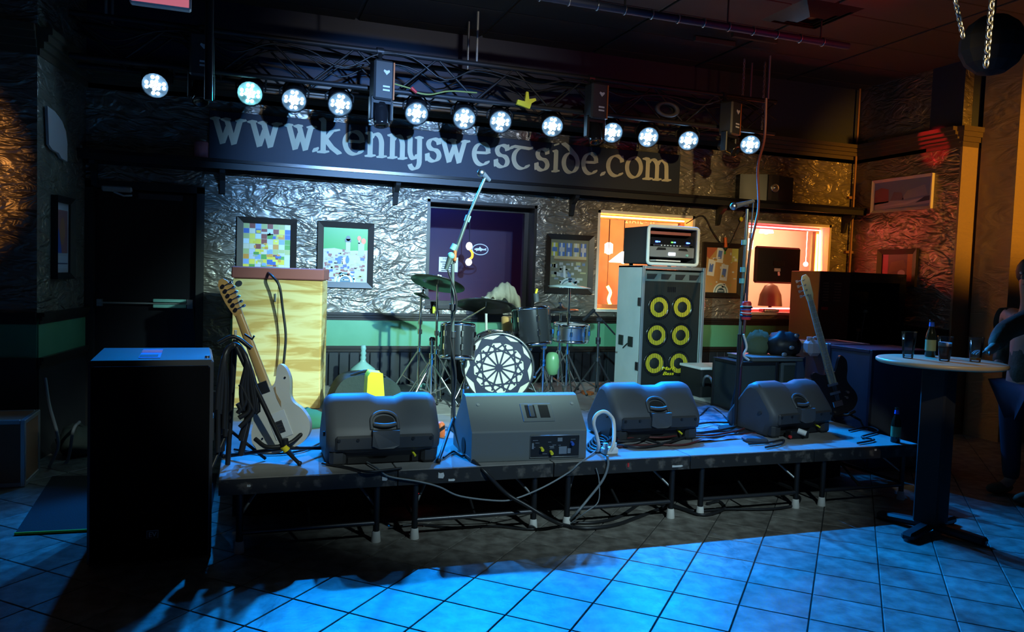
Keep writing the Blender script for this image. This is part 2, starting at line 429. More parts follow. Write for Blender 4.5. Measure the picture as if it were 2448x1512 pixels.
# flat print read from a colour attribute
m = mat('print', (1, 1, 1), 0.3); nt = m.node_tree; a = nt.nodes.new('ShaderNodeVertexColor'); a.layer_name = 'print'
nt.links.new(a.outputs['Color'], nt.nodes['Principled BSDF'].inputs['Base Color'])
def print_obj(name, cells, parent, M):
    """cells: (polygon2d, colour, layer); flat printed picture as thin coloured polygons"""
    vs, fs, cs = [], [], []
    for poly, c, k in cells:
        o = len(vs)
        for x, y in poly: vs.append(M @ Vector((x, y, 0.0004 * k)))
        fs.append(list(range(o, o + len(poly)))); cs.append(c)
    T = WM[parent.name_full].inverted()
    me = bpy.data.meshes.new(name); me.from_pydata([tuple(T @ v) for v in vs], [], fs)
    ca = me.color_attributes.new('print', 'FLOAT_COLOR', 'CORNER')
    for p, c in zip(me.polygons, cs):
        for li in p.loop_indices: ca.data[li].color = (*c, 1)
    me.materials.append(M_['print'])
    o = bpy.data.objects.new(name, me); COL.objects.link(o); o.parent = parent
    return o
def rect(x0, y0, x1, y1): return [(x0, y0), (x1, y0), (x1, y1), (x0, y1)]
def circ(x, y, r, n=16, sy=1.0): return [(x + r * math.cos(2 * math.pi * i / n), y + sy * r * math.sin(2 * math.pi * i / n)) for i in range(n)]
# ================================================================== THE SETTING
W, ST, SF, CEIL = 7.5, 0.40, 4.17, 3.85
XL, XR = -1.302, 6.912            # back wall ends
LA = Vector((-1.444, 6.502, 0))   # front corner of the left wall
YP = 6.06                         # pier at the end of the right wall
# ---- floor and its tiles
mb = MB(); mb.span((-5, -2, -0.12), (10.5, 10.2, -0.006)); floor = struct(mb.build('floor', 'grout'))
TS, TH = 0.306185, R(-42.984); TA = Vector((math.cos(TH), math.sin(TH), 0)); TB = Vector((-math.sin(TH), math.cos(TH), 0))
mb = MB(); mb.box((0, 0, -0.005), (TS - 0.006, TS - 0.006, 0.010), bev=0.0025)
tile_me = None; near, far = [], []
for i in range(-40, 45):
    for j in range(-40, 60):
        c = TA * ((i + 0.5 - 4.343) * TS) + TB * ((j + 0.5 + 9.971) * TS)
        if not (-4.8 < c.x < 10.2 and -1.8 < c.y < 9.9): continue
        px, py, d = proj((c.x, c.y, 0))
        if d > 0.5 and -130 < px < 2580 and 600 < py < 1640 and c.y < 6.6 and not (c.y > 5.0 and -0.1 < c.x < 4.5): near.append((d, c))
        else: far.append(c)
near.sort(key=lambda t: t[0]); far += [c for d, c in near[300:]]; near = near[:300]
for d, c in near:
    if tile_me is None:
        o = mb.build('tile', 'tile'); tile_me = o.data
    else:
        o = bpy.data.objects.new('tile', tile_me); COL.objects.link(o)
    o.parent = floor; o.location = c; o.rotation_euler = (R(random.uniform(-.12, .12)), R(random.uniform(-.12, .12)), TH + R(90) * random.randrange(4))
mb = MB(); h = (TS - 0.006) / 2
for c in far:
    q = [c + TA * a * h + TB * b_ * h for a, b_ in ((-1, -1), (1, -1), (1, 1), (-1, 1))]
    mb.add(q, [(0, 1, 2, 3)])
o = mb.build('tile_field', 'tile', floor); o['kind'] = 'stuff'
# ---- ceiling with drop panels
mb = MB(); mb.span((-5, -2, CEIL + 0.02), (10.5, 10.2, CEIL + 0.15)); ceiling = struct(mb.build('ceiling', 'tbar'))
mb = MB(); mb.box((0, 0, 0), (1.185, 0.585, 0.02), bev=0.004); pm = None
for i in range(-3, 9):
    for j in range(0, 14):
        x, y = 0.35 + i * 1.22, 0.6 * j - 0.2
        px, py, d = proj((x, y, CEIL))
        if d < 1.0 or py < -400 or px < -300 or px > 2800: continue
        if pm is None: o = mb.build('ceiling_panel', 'ceilpanel'); pm = o.data
        else: o = bpy.data.objects.new('ceiling_panel', pm); COL.objects.link(o)
        o.parent = ceiling; o.location = (x, y, CEIL + 0.012)
# ---- back wall with openings
WIN = {1: (1.686, 2.845, 1.14, 2.225), 2: (3.536, 4.725, 1.14, 2.225), 3: (5.404, 6.602, 1.14, 2.225)}
DX0, DX1, DZ = P(222, 450, W).x, P(474, 450, W).x, 2.13
def wall_cells(y0, y1, z0, z1, holes, x0, x1):
    m_ = MB(); xs = sorted({x0, x1, *[h[0] for h in holes], *[h[1] for h in holes]}); zs = sorted({z0, z1, *[min(max(h[2], z0), z1) for h in holes], *[min(max(h[3], z0), z1) for h in holes]})
    for a, b_ in zip(xs, xs[1:]):
        run = None
        for c, d in zip(zs, zs[1:]):
            mx, mz = (a + b_) / 2, (c + d) / 2
            if any(h[0] < mx < h[1] and h[2] < mz < h[3] for h in holes): continue
            m_.span((a, y0, c), (b_, y1, d))
    return m_
CZ = 1.5 + (2.875 - 1.5) * W / 7.0       # underside of the crown moulding
holes = list(WIN.values()) + [(DX0, DX1, 0, DZ)]
wall_back = struct(wall_cells(W, W + 0.25, 0, CZ + 0.12, holes, XL - 0.2, XR + 0.3).build('wall_back', 'plaster'), 'dark trowelled plaster wall behind the stage')
mb = MB(); mb.span((XL - 0.6, W + 0.01, CZ + 0.12), (XR + 0.4, W + 0.25, CEIL + 0.02)); struct(mb.build('wall_upper', 'upperwall'))
# upper and lower rails, green band, wainscot boards
def moulding(a, b_, z, h, dep, prof=3):
    """stepped moulding along the segment a-b standing proud by dep on its left-hand (camera) side"""
    a, b_ = Vector((a[0], a[1], 0)), Vector((b_[0], b_[1], 0)); d = (b_ - a).normalized(); n = Vector((d.y, -d.x, 0))
    m_ = MB()
    for k in range(prof):
        t = dep * (1 - 0.28 * k); z1 = z - h * k / prof; z0 = z - h * (k + 1) / prof
        q = [a, b_, b_ + n * t, a + n * t]
        m_.add([(*p.xy, z0) for p in q] + [(*p.xy, z1) for p in q], [(0, 1, 2, 3), (7, 6, 5, 4), (0, 4, 5, 1), (1, 5, 6, 2), (2, 6, 7, 3), (3, 7, 4, 0)])
    return m_
ZR, ZL = 1.091, 0.768
DXR = P(492, 450, W).x
struct(moulding((-0.12, W), (XR, W), ZR, 0.075, 0.05).build('trim_1', 'darkwood'))
struct(moulding((-0.12, W), (XR, W), ZL, 0.085, 0.045).build('trim_2', 'darkwood'))
mb = MB(); mb.span((-0.12, W - 0.014, ZL - 0.02), (XR, W + 0.0, ZR - 0.03)); struct(mb.build('trim_3', 'green'), 'green painted band between the two dark rails')
mb = MB(); mb.span((-0.12, W - 0.008, 0.0), (XR, W, ZL - 0.05)); wains = struct(mb.build('wainscot_back', 'blackmatte'))
mb = MB(); mb.box((0, 0, (ZL - 0.06) / 2), (0.093, 0.02, ZL - 0.06), bev=0.006); bmh = None
x = -0.07
while x < XR:
    if bmh is None: o = mb.build('board', 'wainscot'); bmh = o.data
    else: o = bpy.data.objects.new('board', bmh); COL.objects.link(o)
    o.parent = wains; o.location = (x, W - 0.016, 0); x += 0.098
# crown moulding on the back wall and right wall
struct(moulding((XL, W), (XR, W), CZ + 0.20, 0.20, 0.14, 5).build('trim_4', 'crown'))
struct(moulding((XR, W), (XR, YP), CZ + 0.20, 0.20, 0.12, 5).build('trim_5', 'crown'))
# ---- left walls
def vwall(a, b_, z0, z1, th=0.2):
    a, b_ = Vector((a[0], a[1], 0)), Vector((b_[0], b_[1], 0)); d = (b_ - a).normalized(); n = Vector((-d.y, d.x, 0)) * th
    m_ = MB(); q = [a, b_, b_ + n, a + n]
    m_.add([(*p.xy, z0) for p in q] + [(*p.xy, z1) for p in q], [(3, 2, 1, 0), (4, 5, 6, 7), (0, 1, 5, 4), (1, 2, 6, 5), (2, 3, 7, 6), (3, 0, 4, 7)])
    return m_
LB = Vector((XL, W, 0))
struct(vwall(LA, LB, 0, CEIL + 0.02).build('wall_left', 'plaster'))
struct(vwall((-5, LA.y), LA, 0, CEIL + 0.02).build('wall_left_front', 'plaster'))
for k, (a, b_) in enumerate((((-5, LA.y), LA), (LA, LB))):
    struct(moulding(a, b_, ZR + 0.01, 0.085, 0.05).build('trim_%d' % (6 + 4 * k), 'darkwood'))
    struct(moulding(a, b_, ZL, 0.085, 0.045).build('trim_%d' % (7 + 4 * k), 'darkwood'))
    struct(moulding(a, b_, ZR - 0.03, ZR - ZL - 0.01, 0.012, 1).build('trim_%d' % (8 + 4 * k), 'green'))
    struct(moulding(a, b_, ZL - 0.05, ZL - 0.05, 0.015, 1).build('wainscot_left' if k else 'wainscot_left_front', 'wainscot'))
    struct(moulding(a, b_, CZ + 0.2, 0.2, 0.10, 4).build('trim_%d' % (9 + 4 * k), 'crown'))
# ---- right wall and pier
struct(vwall((XR, W), (XR, YP), 0, CEIL + 0.02, 0.12).build('wall_right', 'plaster'))
mb = MB(); mb.span((XR - 0.002, YP - 0.025, 0), (7.30, YP - 0.001, CZ + 0.0)); mb.span((XR + 0.12, YP - 0.001, 0), (7.30, YP + 0.4, CZ)); struct(mb.build('wall_right_pier', 'piertan'))
mb = MB()
for k, (o_, h0, h1) in enumerate(((0.0, 0, .05), (0.02, .05, .1), (0.04, .1, .15), (0.055, .15, .2))):
    mb.span((XR - 0.01 - o_, YP - 0.03 - o_, CZ + h0), (7.31 + o_, YP + 0.42, CZ + h1))
struct(mb.build('trim_20', 'crown'), 'stepped capital on top of the orange lit pier')
mb = MB(); mb.span((XR - 0.002, YP, CZ + 0.2), (7.32, YP + 0.4, CEIL + 0.02)); struct(mb.build('wall_right_upper', 'upperwall'))
mb = MB(); mb.span((7.25, 7.3, 0), (10.4, 7.5, CEIL)); struct(mb.build('wall_far_right', 'plaster'))
mb = MB(); mb.span((10.3, -2, 0), (10.5, 7.5, CEIL)); struct(mb.build('wall_side_right', 'plaster'))
x0 = P(2428, 430, 5.6).x
mb = MB(); mb.span((x0, 5.6, 0), (x0 + 0.7, 6.0, CEIL)); struct(mb.build('wall_right_pillar', 'piertan'))
mb = MB(); mb.span((XR, YP + 0.2, 0), (XR + 0.12, W + 0.1, ZR)); struct(mb.build('wainscot_right', 'wainscot'))
o_ = Vector((XR, W, 0))
struct(moulding((XR, W), (XR, YP), ZR, 0.075, 0.05).build('trim_21', 'darkwood'))
struct(moulding((XR, W), (XR, YP), ZR - .04, ZR - .05, 0.02, 1).build('trim_22', 'wainscot'))
# conduit pipe in the right corner
mb = MB(); mb.cyl((XR - 0.05, W - 0.05, 0.9), (XR - 0.05, W - 0.05, CEIL), 0.013, n=10)
for z in (1.9, 2.55, 3.1): mb.span((XR - 0.11, W - 0.04, z), (XR, W, z + 0.03))
tag(mb.build('conduit_pipe', 'copper', loc=(XR - 0.05, W - 0.05, 0.9)), 'thin pale conduit pipe running up the right corner', 'pipe')

# ---- windows
def window(n):
    x0, x1, z0, z1 = WIN[n]; mb = MB(); t = 0.03; rv = 'darkwood' if n == 1 else 'reveal'
    mb.span((x0, W - 0.004, z0), (x0 + t, W + 0.24, z1)); mb.span((x1 - t, W - 0.004, z0), (x1, W + 0.24, z1))
    mb.span((x0, W - 0.004, z1 - t), (x1, W + 0.24, z1)); mb.span((x0, W - 0.03, z0), (x1, W + 0.24, z0 + t))
    w = struct(mb.build('window_%d' % n, rv))
    f = 0.045; a, b_, c, d = x0 + t, x1 - t, z0 + t, z1 - t
    for q in (((a, c), (a + f, d)), ((b_ - f, c), (b_, d)), ((a + f, d - f), (b_ - f, d)), ((a + f, c), (b_ - f, c + f))):
        mb = MB(); mb.span((q[0][0], W + 0.17, q[0][1]), (q[1][0], W + 0.23, q[1][1])); mb.build('window_frame', 'darkwood' if n == 1 else 'copper', w)
    mb = MB(); mb.span((a + f, W + 0.195, c + f), (b_ - f, W + 0.201, d - f)); mb.build('pane', 'pane', w)
    return w
win1, win2, win3 = window(1), window(2), window(3)
# what lies beyond: dark lobby behind the first window, warm lit lobby behind the other two
mb = MB(); mb.span((1.2, W + 0.95, 0.4), (3.2, W + 1.05, 3.0)); struct(mb.build('wall_lobby_dark', 'maroonwall'))
mb = MB(); mb.span((3.15, W + 0.25, 0.4), (3.22, W + 1.9, 3.0)); struct(mb.build('wall_lobby_side', 'maroonwall'))
mb = MB(); mb.span((3.2, W + 1.7, 0.4), (5.9, W + 1.8, 3.0)); struct(mb.build('wall_lobby_warm', 'peach'))
mb = MB(); mb.span((5.9, W + 1.7, 0.4), (8.6, W + 1.8, 3.0)); struct(mb.build('wall_lobby_pink', 'palepink'))  # pale pink colour stands in for reflections in the right window's glass
mb = MB(); mb.span((8.5, W + 0.25, 0.4), (8.6, W + 1.8, 3.0)); struct(mb.build('wall_lobby_end', 'peach'))
mb = MB(); mb.span((1.2, W + 0.25, 2.9), (8.6, W + 1.8, 3.0)); struct(mb.build('ceiling_lobby', 'maroonwall'))
mb = MB(); mb.span((1.2, W + 0.25, 0.35), (8.6, W + 1.8, 0.42)); struct(mb.build('floor_lobby', 'maroonwall'))
spot('lobby_light_warm', (4.2, W + 0.5, 2.75), (4.3, W + 1.7, 1.5), 210, (1.0, 0.36, 0.10), 140, 0.8, 0.1)
spot('lobby_light_pink', (6.3, W + 0.5, 2.75), (6.3, W + 1.7, 1.5), 420, (1.0, 0.42, 0.22), 140, 0.8, 0.1)
point('lobby_tint_blue', (1.9, W + 0.6, 2.75), 34.0, (0.02, 0.14, 1.0), 0.15)  # added lamp, tints the dark wall blue towards the top
point('lobby_tint_red', (2.2, W + 0.6, 0.75), 9.0, (1.0, 0.12, 0.25), 0.15)  # added lamp, tints the dark wall red towards the bottom
# neon border tubes in the reveals
mb = MB(); mb.cyl((3.600, W + 0.10, 1.24), (3.600, W + 0.10, 2.12), 0.011, n=8); tag(mb.build('neon_tube', 'neonyellow', loc=(3.6, W + .1, 1.24)), 'glowing yellow neon tube along left side of middle window', 'neon')
mb = MB(); mb.cyl((3.62, W + 0.12, 2.17), (4.66, W + 0.12, 2.17), 0.009, n=8); tag(mb.build('neon_tube', 'neonorange', loc=(3.62, W + .12, 2.17)), 'glowing orange neon tube across top of middle window', 'neon')
mb = MB(); mb.cyl((6.535, W + 0.15, 1.24), (6.535, W + 0.15, 2.12), 0.011, n=8); tag(mb.build('neon_tube', 'neonyellow', loc=(6.535, W + .15, 1.24)), 'glowing yellow neon tube along right side of right window', 'neon')
mb = MB(); mb.tube([(5.46, W + 0.13, 2.165), (6.55, W + 0.13, 2.165), (6.55, W + 0.10, 1.22), (5.46, W + 0.10, 1.205)], 0.009, 8); tag(mb.build('neon_tube', 'neonred', loc=(5.46, W + .13, 1.2)), 'glowing red neon tube bordering the right window', 'neon')
# pendant lamps in the lobby
def pendant(px, py, Y, r, label):
    p = P(px, py, Y); t = thing('pendant_lamp', label, 'lamp', p, group=None)
    mb = MB(); mb.lathe([(0.02, 0.10), (0.05, 0.08), (r, -0.02), (r * .97, -0.03)], 24, Matrix.Translation(p), cap=False); mb.build('lamp_shade', 'shadeglow', t)
    mb = MB(); mb.ball(p + Vector((0, 0, -0.01)), 0.035, 12); mb.build('light_bulb', 'bulb', t)
    mb = MB(); mb.cyl(p + Vector((0, 0, .1)), (p.x, p.y, 2.9), 0.006, n=6); mb.build('cord', 'black', t)
pendant(1490, 622, W + 0.75, 0.17, 'white glowing pendant lamp behind middle window beside the bass rig')
pendant(1455, 600, W + 0.9, 0.05, 'small round glowing pendant in left part of middle window')
pendant(1832, 552, W + 0.6, 0.09, 'brightest pendant at upper left of right window')
pendant(1796, 548, W + 0.45, 0.05, 'small pendant at upper left corner of right window')
pendant(1790, 590, W + 0.5, 0.05, 'small pendant low at left edge of right window')
p = P(1926, 632, W + 0.6); mb = MB(); mb.ball(p, 0.03, 10); mb.cyl(p, (p.x, p.y, 2.9), 0.004, n=6); tag(mb.build('hanging_bulb', 'bulb', loc=p), 'bare bulb glowing right of the black box in right window', 'lamp')
# yellow neon letter piece
p = P(1455, 712, W + 0.5); mb = MB(); mb.tube([p + Vector(q) for q in ((0, 0, -.13), (.03, 0, -.1), (0, 0, -.02), (.02, 0, .06), (-.02, 0, .13))], 0.018, 8, 5)
o = mb.build('neon_squiggle', 'neonyellow', loc=p); mb = MB(); mb.cyl(p + Vector((-.02, .01, .12)), (p.x - .02, p.y + .01, 2.9), .003, n=5); mb.build('hanging_wire', 'black', o)
tag(o, 'yellow neon squiggle low in the middle window', 'neon')
# lettering on the middle window, read from behind
c = P(1530, 530, W + 0.19); M = Matrix.Translation(c) @ Matrix.Rotation(R(90), 4, 'X')
text_mesh('21A1L • 1-', 0.085, 0.0008, M=M).build('window_lettering', 'white', win2)
# black sign box hung in the right window
a, b_ = P(1806, 588, W + 0.12), P(1908, 680, W + 0.12); c = (a + b_) / 2; w_, h_ = b_.x - a.x, a.z - b_.z
t = thing('window_sign', 'square black back of a sign hung inside right window', 'sign', (c.x, W + 0.12, b_.z))
mb = MB(); mb.box((c.x, W + 0.12, c.z), (w_, 0.06, h_), bev=0.02); mb.build('housing', 'blackmatte', t)
mb = MB(); mb.box((c.x + 0.0, W + 0.085, c.z + 0.02), (0.16, 0.012, 0.06)); mb.build('label_plate', 'darkwood', t)
mb = MB(); mb.box((c.x - 0.02, W + 0.085, c.z - 0.055), (0.08, 0.012, 0.035)); mb.build('sticker', 'paper', t)
mb = MB(); mb.cyl((c.x, W + 0.085, c.z - 0.08), (c.x, W + 0.075, c.z - 0.12), 0.012, n=8); mb.build('plug', 'white', t)
# keyboard-like row on the sill and brown cap shape behind glass
a = P(1838, 748, W + 0.05); t = thing('small_keyboard', 'little keyboard with dark and white keys on right window sill', 'keyboard', (a.x, W + .05, 1.17))
mb = MB(); mb.box((a.x, W + 0.05, 1.19), (0.22, 0.10, 0.035), bev=0.006); mb.build('body', 'black', t)
for k in range(9):
    mb = MB(); mb.box((a.x - 0.09 + k * 0.0225, W + 0.0, 1.19), (0.018, 0.014, 0.02)); mb.build('key', 'white', t)
p = P(1842, 705, W + 0.45); mb = MB(); mb.lathe([(0.17, -0.14), (0.15, 0.0), (0.09, 0.11), (0.02, 0.14), (0.001, 0.14)], 16, Matrix.Translation(p) @ Matrix.Diagonal((1, .5, 1, 1)))
o = mb.build('lampshade', 'cabinetbrown', loc=p); mb = MB(); mb.cyl((p.x, p.y, .42), p + Vector((0, 0, -.1)), .02, n=8); mb.build('stem', 'darkwood', o)
tag(o, 'brown domed lampshade low behind the right window', 'lampshade')
# window 1 details: paper notice, oval sticker, glowing stand-in for a lamp reflection
c = P(1072, 633, W + 0.19); t = thing('paper_notice', 'white paper notice taped inside the dark window', 'poster', c)
mb = MB(); mb.box(c, (0.20, 0.003, 0.15), bev=0.001); mb.build('sheet', 'paper', t)
text_mesh('HIP', 0.035, 0.0006, M=Matrix.Translation(c + Vector((-.035, -.003, .055))) @ Matrix.Rotation(R(90), 4, 'X')).build('lettering', 'ink', t)
for k in range(5):
    mb = MB(); mb.box(c + Vector((-.02 + .01 * (k % 2), -.002, .025 - .022 * k)), (0.13 - .02 * (k % 3), 0.001, 0.008)); mb.build('text_line', 'ink', t)
c = P(1148, 597, W + 0.19); t = thing('oval_sticker', 'white oval sticker with fish outline on the dark window', 'sticker', c)
mb = MB(); mb.tube([c + Vector((0.085 * math.cos(q * R(15)), 0, 0.055 * math.sin(q * R(15)))) for q in range(24)], 0.005, 6, closed=True); mb.build('ring', 'white', t)
fish = [(-.07, .0), (-.045, .012), (-.015, .014), (-.005, .030), (.012, .013), (.04, .006), (.06, .016), (.068, .014), (.062, .0), (.07, -.012), (.055, -.006), (.02, -.008), (.005, -.02), (-.003, -.01), (-.03, -.012), (-.045, -.02), (-.043, -.01)]
mb = MB(); mb.prism(fish, 0.002, Matrix.Translation(c) @ Matrix.Rotation(R(90), 4, 'X')); mb.build('fish', 'white', t)
c = P(1121, 608, W + 0.45); t = thing('lamp_reflection', 'glowing stand-in for a lamp reflected in the dark window', 'lamp', c)
mb = MB(); mb.ball(c + Vector((0, 0, .085)), .035, 12, (1, 1, 1.2)); mb.ball(c + Vector((0, 0, -.085)), .035, 12, (1, 1, 1.1)); mb.build('light_bulb', 'glowwhite', t)
mb = MB(); mb.tube([c + Vector((.0, 0, .06)), c + Vector((.035, 0, .02)), c + Vector((.035, 0, -.03)), c + Vector((0, 0, -.06))], .012, 8, 4); mb.build('arm', 'gloworange', t)
mb = MB(); mb.cyl(c + Vector((0, 0, .12)), (c.x, c.y, 2.9), .004, n=6); mb.build('cord', 'black', t)

# ---- door
x0, x1 = P(205, 440, W).x, P(490, 450, W).x
mb = MB(); mb.span((x0, W - 0.03, 0), (DX0 + .01, W + 0.2, DZ + 0.055)); mb.span((DX1 - .01, W - 0.03, 0), (x1, W + 0.2, DZ + 0.055)); mb.span((x0, W - 0.03, DZ), (x1, W + 0.2, DZ + 0.065))
struct(mb.build('trim_30', 'black'), 'black door casing')
mb = MB(); mb.span((DX0 + 0.01, W + 0.08, 0.01), (DX1 - 0.01, W + 0.13, DZ - 0.01)); door = struct(mb.build('door_1', 'blackgloss'), 'black fire door with a push bar')
z = P(400, 727, W).z
mb = MB(); mb.cyl((DX0 + .03, W + 0.02, z), (DX1 - .05, W + 0.02, z), 0.008, n=8); mb.box((DX0 + .05, W + .05, z), (.04, .07, .06)); mb.box((DX1 - .06, W + .05, z), (.05, .07, .08)); mb.build('push_bar', 'greymetal', door)
a, b_ = P(366, 715, W).x, P(445, 715, W).x
for dz in (0.028, -0.022):
    mb = MB(); mb.box(((a + b_) / 2, W + 0.005, z + dz), (b_ - a, 0.02, 0.028), bev=.003); mb.build('bar_label', 'tealmark', door)
c = P(280, 452, W - .02); mb = MB(); mb.box(c, (0.24, 0.06, 0.05), bev=0.012); mb.build('door_closer', 'closer', door)
mb = MB(); mb.tube([c + Vector((-.02, -.03, -.03)), c + Vector((.06, -.06, -.06)), c + Vector((.12, -.03, -.05))], .009, 6); mb.build('closer_arm', 'closer', door)
mb = MB(); mb.box(P(385, 472, W + .06), (0.36, .03, .05)); mb.build('header_strip', 'darksteel', door)
mb = MB(); mb.cyl(P(463, 735, W + .05), P(465, 790, W + .05), .008, n=6); mb.build('latch_rod', 'darksteel', door)

# ---- long wall shelf with brackets
zs = P(945, 412, W - 0.2).z
xa, xb = P(178, 350, W).x, P(2062, 497, W - .1).x
t = thing('wall_shelf', 'long black wall shelf running under the lettered sign', 'shelf', ((xa + xb) / 2, W, zs - .04))
mb = MB(); mb.span((xa, W - 0.22, zs - 0.028), (xb, W, zs)); mb.build('shelf_board', 'blackgloss', t)
mb = MB(); mb.span((xa, W - 0.205, zs - 0.085), (xb, W - 0.185, zs - 0.028)); mb.span((xa, W - 0.02, zs - 0.10), (xb, W, zs - 0.028)); mb.build('shelf_apron', 'black', t)
for px, py in ((222, 385), (532, 405), (950, 430), (1375, 465), (1728, 490), (2030, 520)):
    x = P(px, py, W - .1).x; mb = MB()
    mb.prism([(0, 0), (0.17, 0), (0.16, -0.03), (0.07, -0.09), (0.035, -0.20), (0, -0.21)], 0.045, Matrix.Translation((x - .022, W, zs - .085)) @ Matrix(((0, 0, 1, 0), (-1, 0, 0, 0), (0, 1, 0, 0), (0, 0, 0, 1))))
    mb.build('bracket', 'black', t)
# ---- lettered sign standing on the shelf
Ys = W - 0.05
xs0, xs1 = P(500, 310, Ys).x, P(1624, 415, Ys).x; z0, z1 = zs, P(800, 292, Ys).z
t = thing('lettered_sign', 'long navy sign board with cream web address lettering', 'sign', ((xs0 + xs1) / 2, Ys, z0))
mb = MB(); mb.span((xs0, Ys - .012, z0), (xs1, Ys + .012, z1), bev=.003); mb.build('board', 'signnavy', t)
zb = P(1050, 390, Ys).z; zb = (P(540, 346, Ys).z + P(1590, 432, Ys).z) / 2; zx = (P(540, 284, Ys).z + P(1590, 384, Ys).z) / 2; XH = zx - zb
def arc(cx, cy, rx, ry, a0, a1, n=14):
    return [(cx + rx * math.cos(R(a0 + (a1 - a0) * i / n)), cy + ry * math.sin(R(a0 + (a1 - a0) * i / n))) for i in range(n + 1)]
V_ = lambda *p: list(p)
G = {   # strokes in a unit box: x 0..1, baseline 0, x-height 1
 'w': [V_((.02, 1), (.10, .97), (.32, .06)), V_((.50, .72), (.32, .04)), V_((.36, 1), (.46, .95), (.68, .06)), V_((.98, 1), (.86, .92), (.68, .04)), V_((.0, 1), (.16, .98)), V_((.34, 1), (.50, .98)), V_((.80, 1), (1, .98))],
 '.': [V_((.3, .02), (.7, .14))],
 'k': [V_((.08, 1.38), (.20, 1.3), (.20, .02)), V_((.02, .02), (.38, .02)), V_((.88, .96), (.62, .92), (.26, .50)), V_((.30, .55), (.62, .22), (.98, .0))],
 'e': [arc(.54, .5, .46, .48, 68, 318, 22), arc(.5, .68, .40, .30, 88, -18, 10), V_((.16, .55), (.92, .57))],
 'n': [V_((.14, .98), (.20, .9), (.20, .02)), V_((.02, .98), (.2, .95)), V_((.04, .02), (.38, .02)), arc(.50, .55, .30, .42, 150, 0, 12) + V_((.80, .02)), V_((.66, .02), (.98, .02))],
 'y': [V_((.06, .98), (.14, .9), (.14, .45)) + arc(.42, .42, .28, .38, 180, 330, 10), V_((.72, .98), (.78, .9), (.80, .1)) + arc(.46, -.05, .34, .36, 10, -150, 10), V_((.6, .98), (.9, .95))],
 's': [arc(.52, .74, .36, .24, 35, 250, 14) + arc(.50, .26, .38, .26, 70, -150, 14), V_((.82, .98), (.84, .78)), V_((.1, .3), (.12, .05))],
 't': [V_((.0, .86), (.12, .98), (.98, .93), (1.0, .98)), arc(.56, .46, .40, .46, 95, 320, 18)],
 'i': [V_((.25, .95), (.5, .92), (.5, .02)), V_((.2, .02), (.8, .02)), V_((.42, 1.22), (.62, 1.26))],
 'd': [V_((.0, 1.32), (.30, 1.18), (.72, .86)) + arc(.50, .46, .44, .46, 45, -180, 16) + arc(.50, .46, .44, .46, 180, 45, 10)],
 'c': [arc(.55, .5, .47, .48, 48, 315, 22), V_((.86, .95), (.90, .72))],
 'o': [arc(.5, .5, .44, .48, 0, 360, 30)],
 'm': [V_((.08, .98), (.14, .9), (.14, .02)), V_((.0, .98), (.14, .95)), V_((.02, .02), (.28, .02)), arc(.32, .6, .18, .36, 150, 0, 10) + V_((.50, .02)), V_((.40, .02), (.62, .02)), arc(.68, .6, .18, .36, 160, 0, 10) + V_((.88, .02)), V_((.76, .02), (1.0, .02))],
}
LET = [('w', 505, 586), ('w', 594, 672), ('w', 681, 754), ('.', 747, 762), ('k', 760, 815), ('e', 818, 872), ('n', 873, 923), ('n', 927, 972), ('y', 972, 1012), ('s', 1015, 1056), ('w', 1049, 1120), ('e', 1127, 1172), ('s', 1179, 1219), ('t', 1217, 1270), ('s', 1276, 1314), ('i', 1317, 1338), ('d', 1342, 1384), ('e', 1388, 1429), ('.', 1434, 1447), ('c', 1447, 1491), ('o', 1493, 1535), ('m', 1536, 1602)]
for ch, pa, pb in LET:
    ya = 315 + (pa - 545) * 0.093
    xa_, xb_ = P(pa, ya, Ys).x, P(pb, ya, Ys).x; mb = MB(); dw = 0.105 * XH
    for st in G[ch]:
        pts = [Vector((xa_ + .01 + p[0] * (xb_ - xa_ - .02), zb + p[1] * XH)) for p in st]
        for a, b_ in zip(pts, pts[1:]):
            nib = Vector((math.cos(R(20)), math.sin(R(20)))) * dw; th = Vector((-nib.y, nib.x)) * 0.30
            # hull of two nib rectangles
            pl = [q + sx * nib + sy * th for q in (a, b_) for sx in (-1, 1) for sy in (-1, 1)]
            pl.sort(key=lambda q: (q.x, q.y)); lo, up = [], []
            cr = lambda o, q, s_: (q.x - o.x) * (s_.y - o.y) - (q.y - o.y) * (s_.x - o.x)
            for q in pl:
                while len(lo) > 1 and cr(lo[-2], lo[-1], q) <= 0: lo.pop()
                lo.append(q)
            for q in pl[::-1]:
                while len(up) > 1 and cr(up[-2], up[-1], q) <= 0: up.pop()
                up.append(q)
            hull = lo[:-1] + up[:-1]
            off = len(mb.f) * 1e-6
            mb.add([(q.x, Ys - .0145 - off, q.y) for q in hull], [list(range(len(hull)))])
    mb.build('letter', 'lettercream', t)
# ---- shelf items
c = P(481, 342, W - .13); t = thing('candle', 'squat pink candle standing on the shelf left of the sign', 'candle', (c.x, W - .13, zs))
r_ = 0.06; h_ = 0.145
mb = MB(); mb.lathe([(r_ * .9, 0), (r_, .01), (r_, h_ - .01), (r_ * .93, h_), (r_ * .6, h_ - .012), (.001, h_ - .014)], 20, Matrix.Translation((c.x, W - .13, zs))); mb.build('wax', 'candle', t)
mb = MB(); mb.cyl((c.x, W - .13, zs + h_ - .015), (c.x, W - .13, zs + h_ + .01), .003, n=6); mb.build('wick', 'black', t)
c = P(186, 325, W - .1); mb = MB(); mb.lathe([(.035, 0), (.04, .02), (.02, .06), (.012, .085), (.018, .10), (.001, .105)], 12, Matrix.Translation((c.x, W - .1, zs)))
tag(mb.build('figurine', 'offwhite', loc=(c.x, W - .1, zs)), 'tiny white figurine at the left end of the shelf', 'figurine')
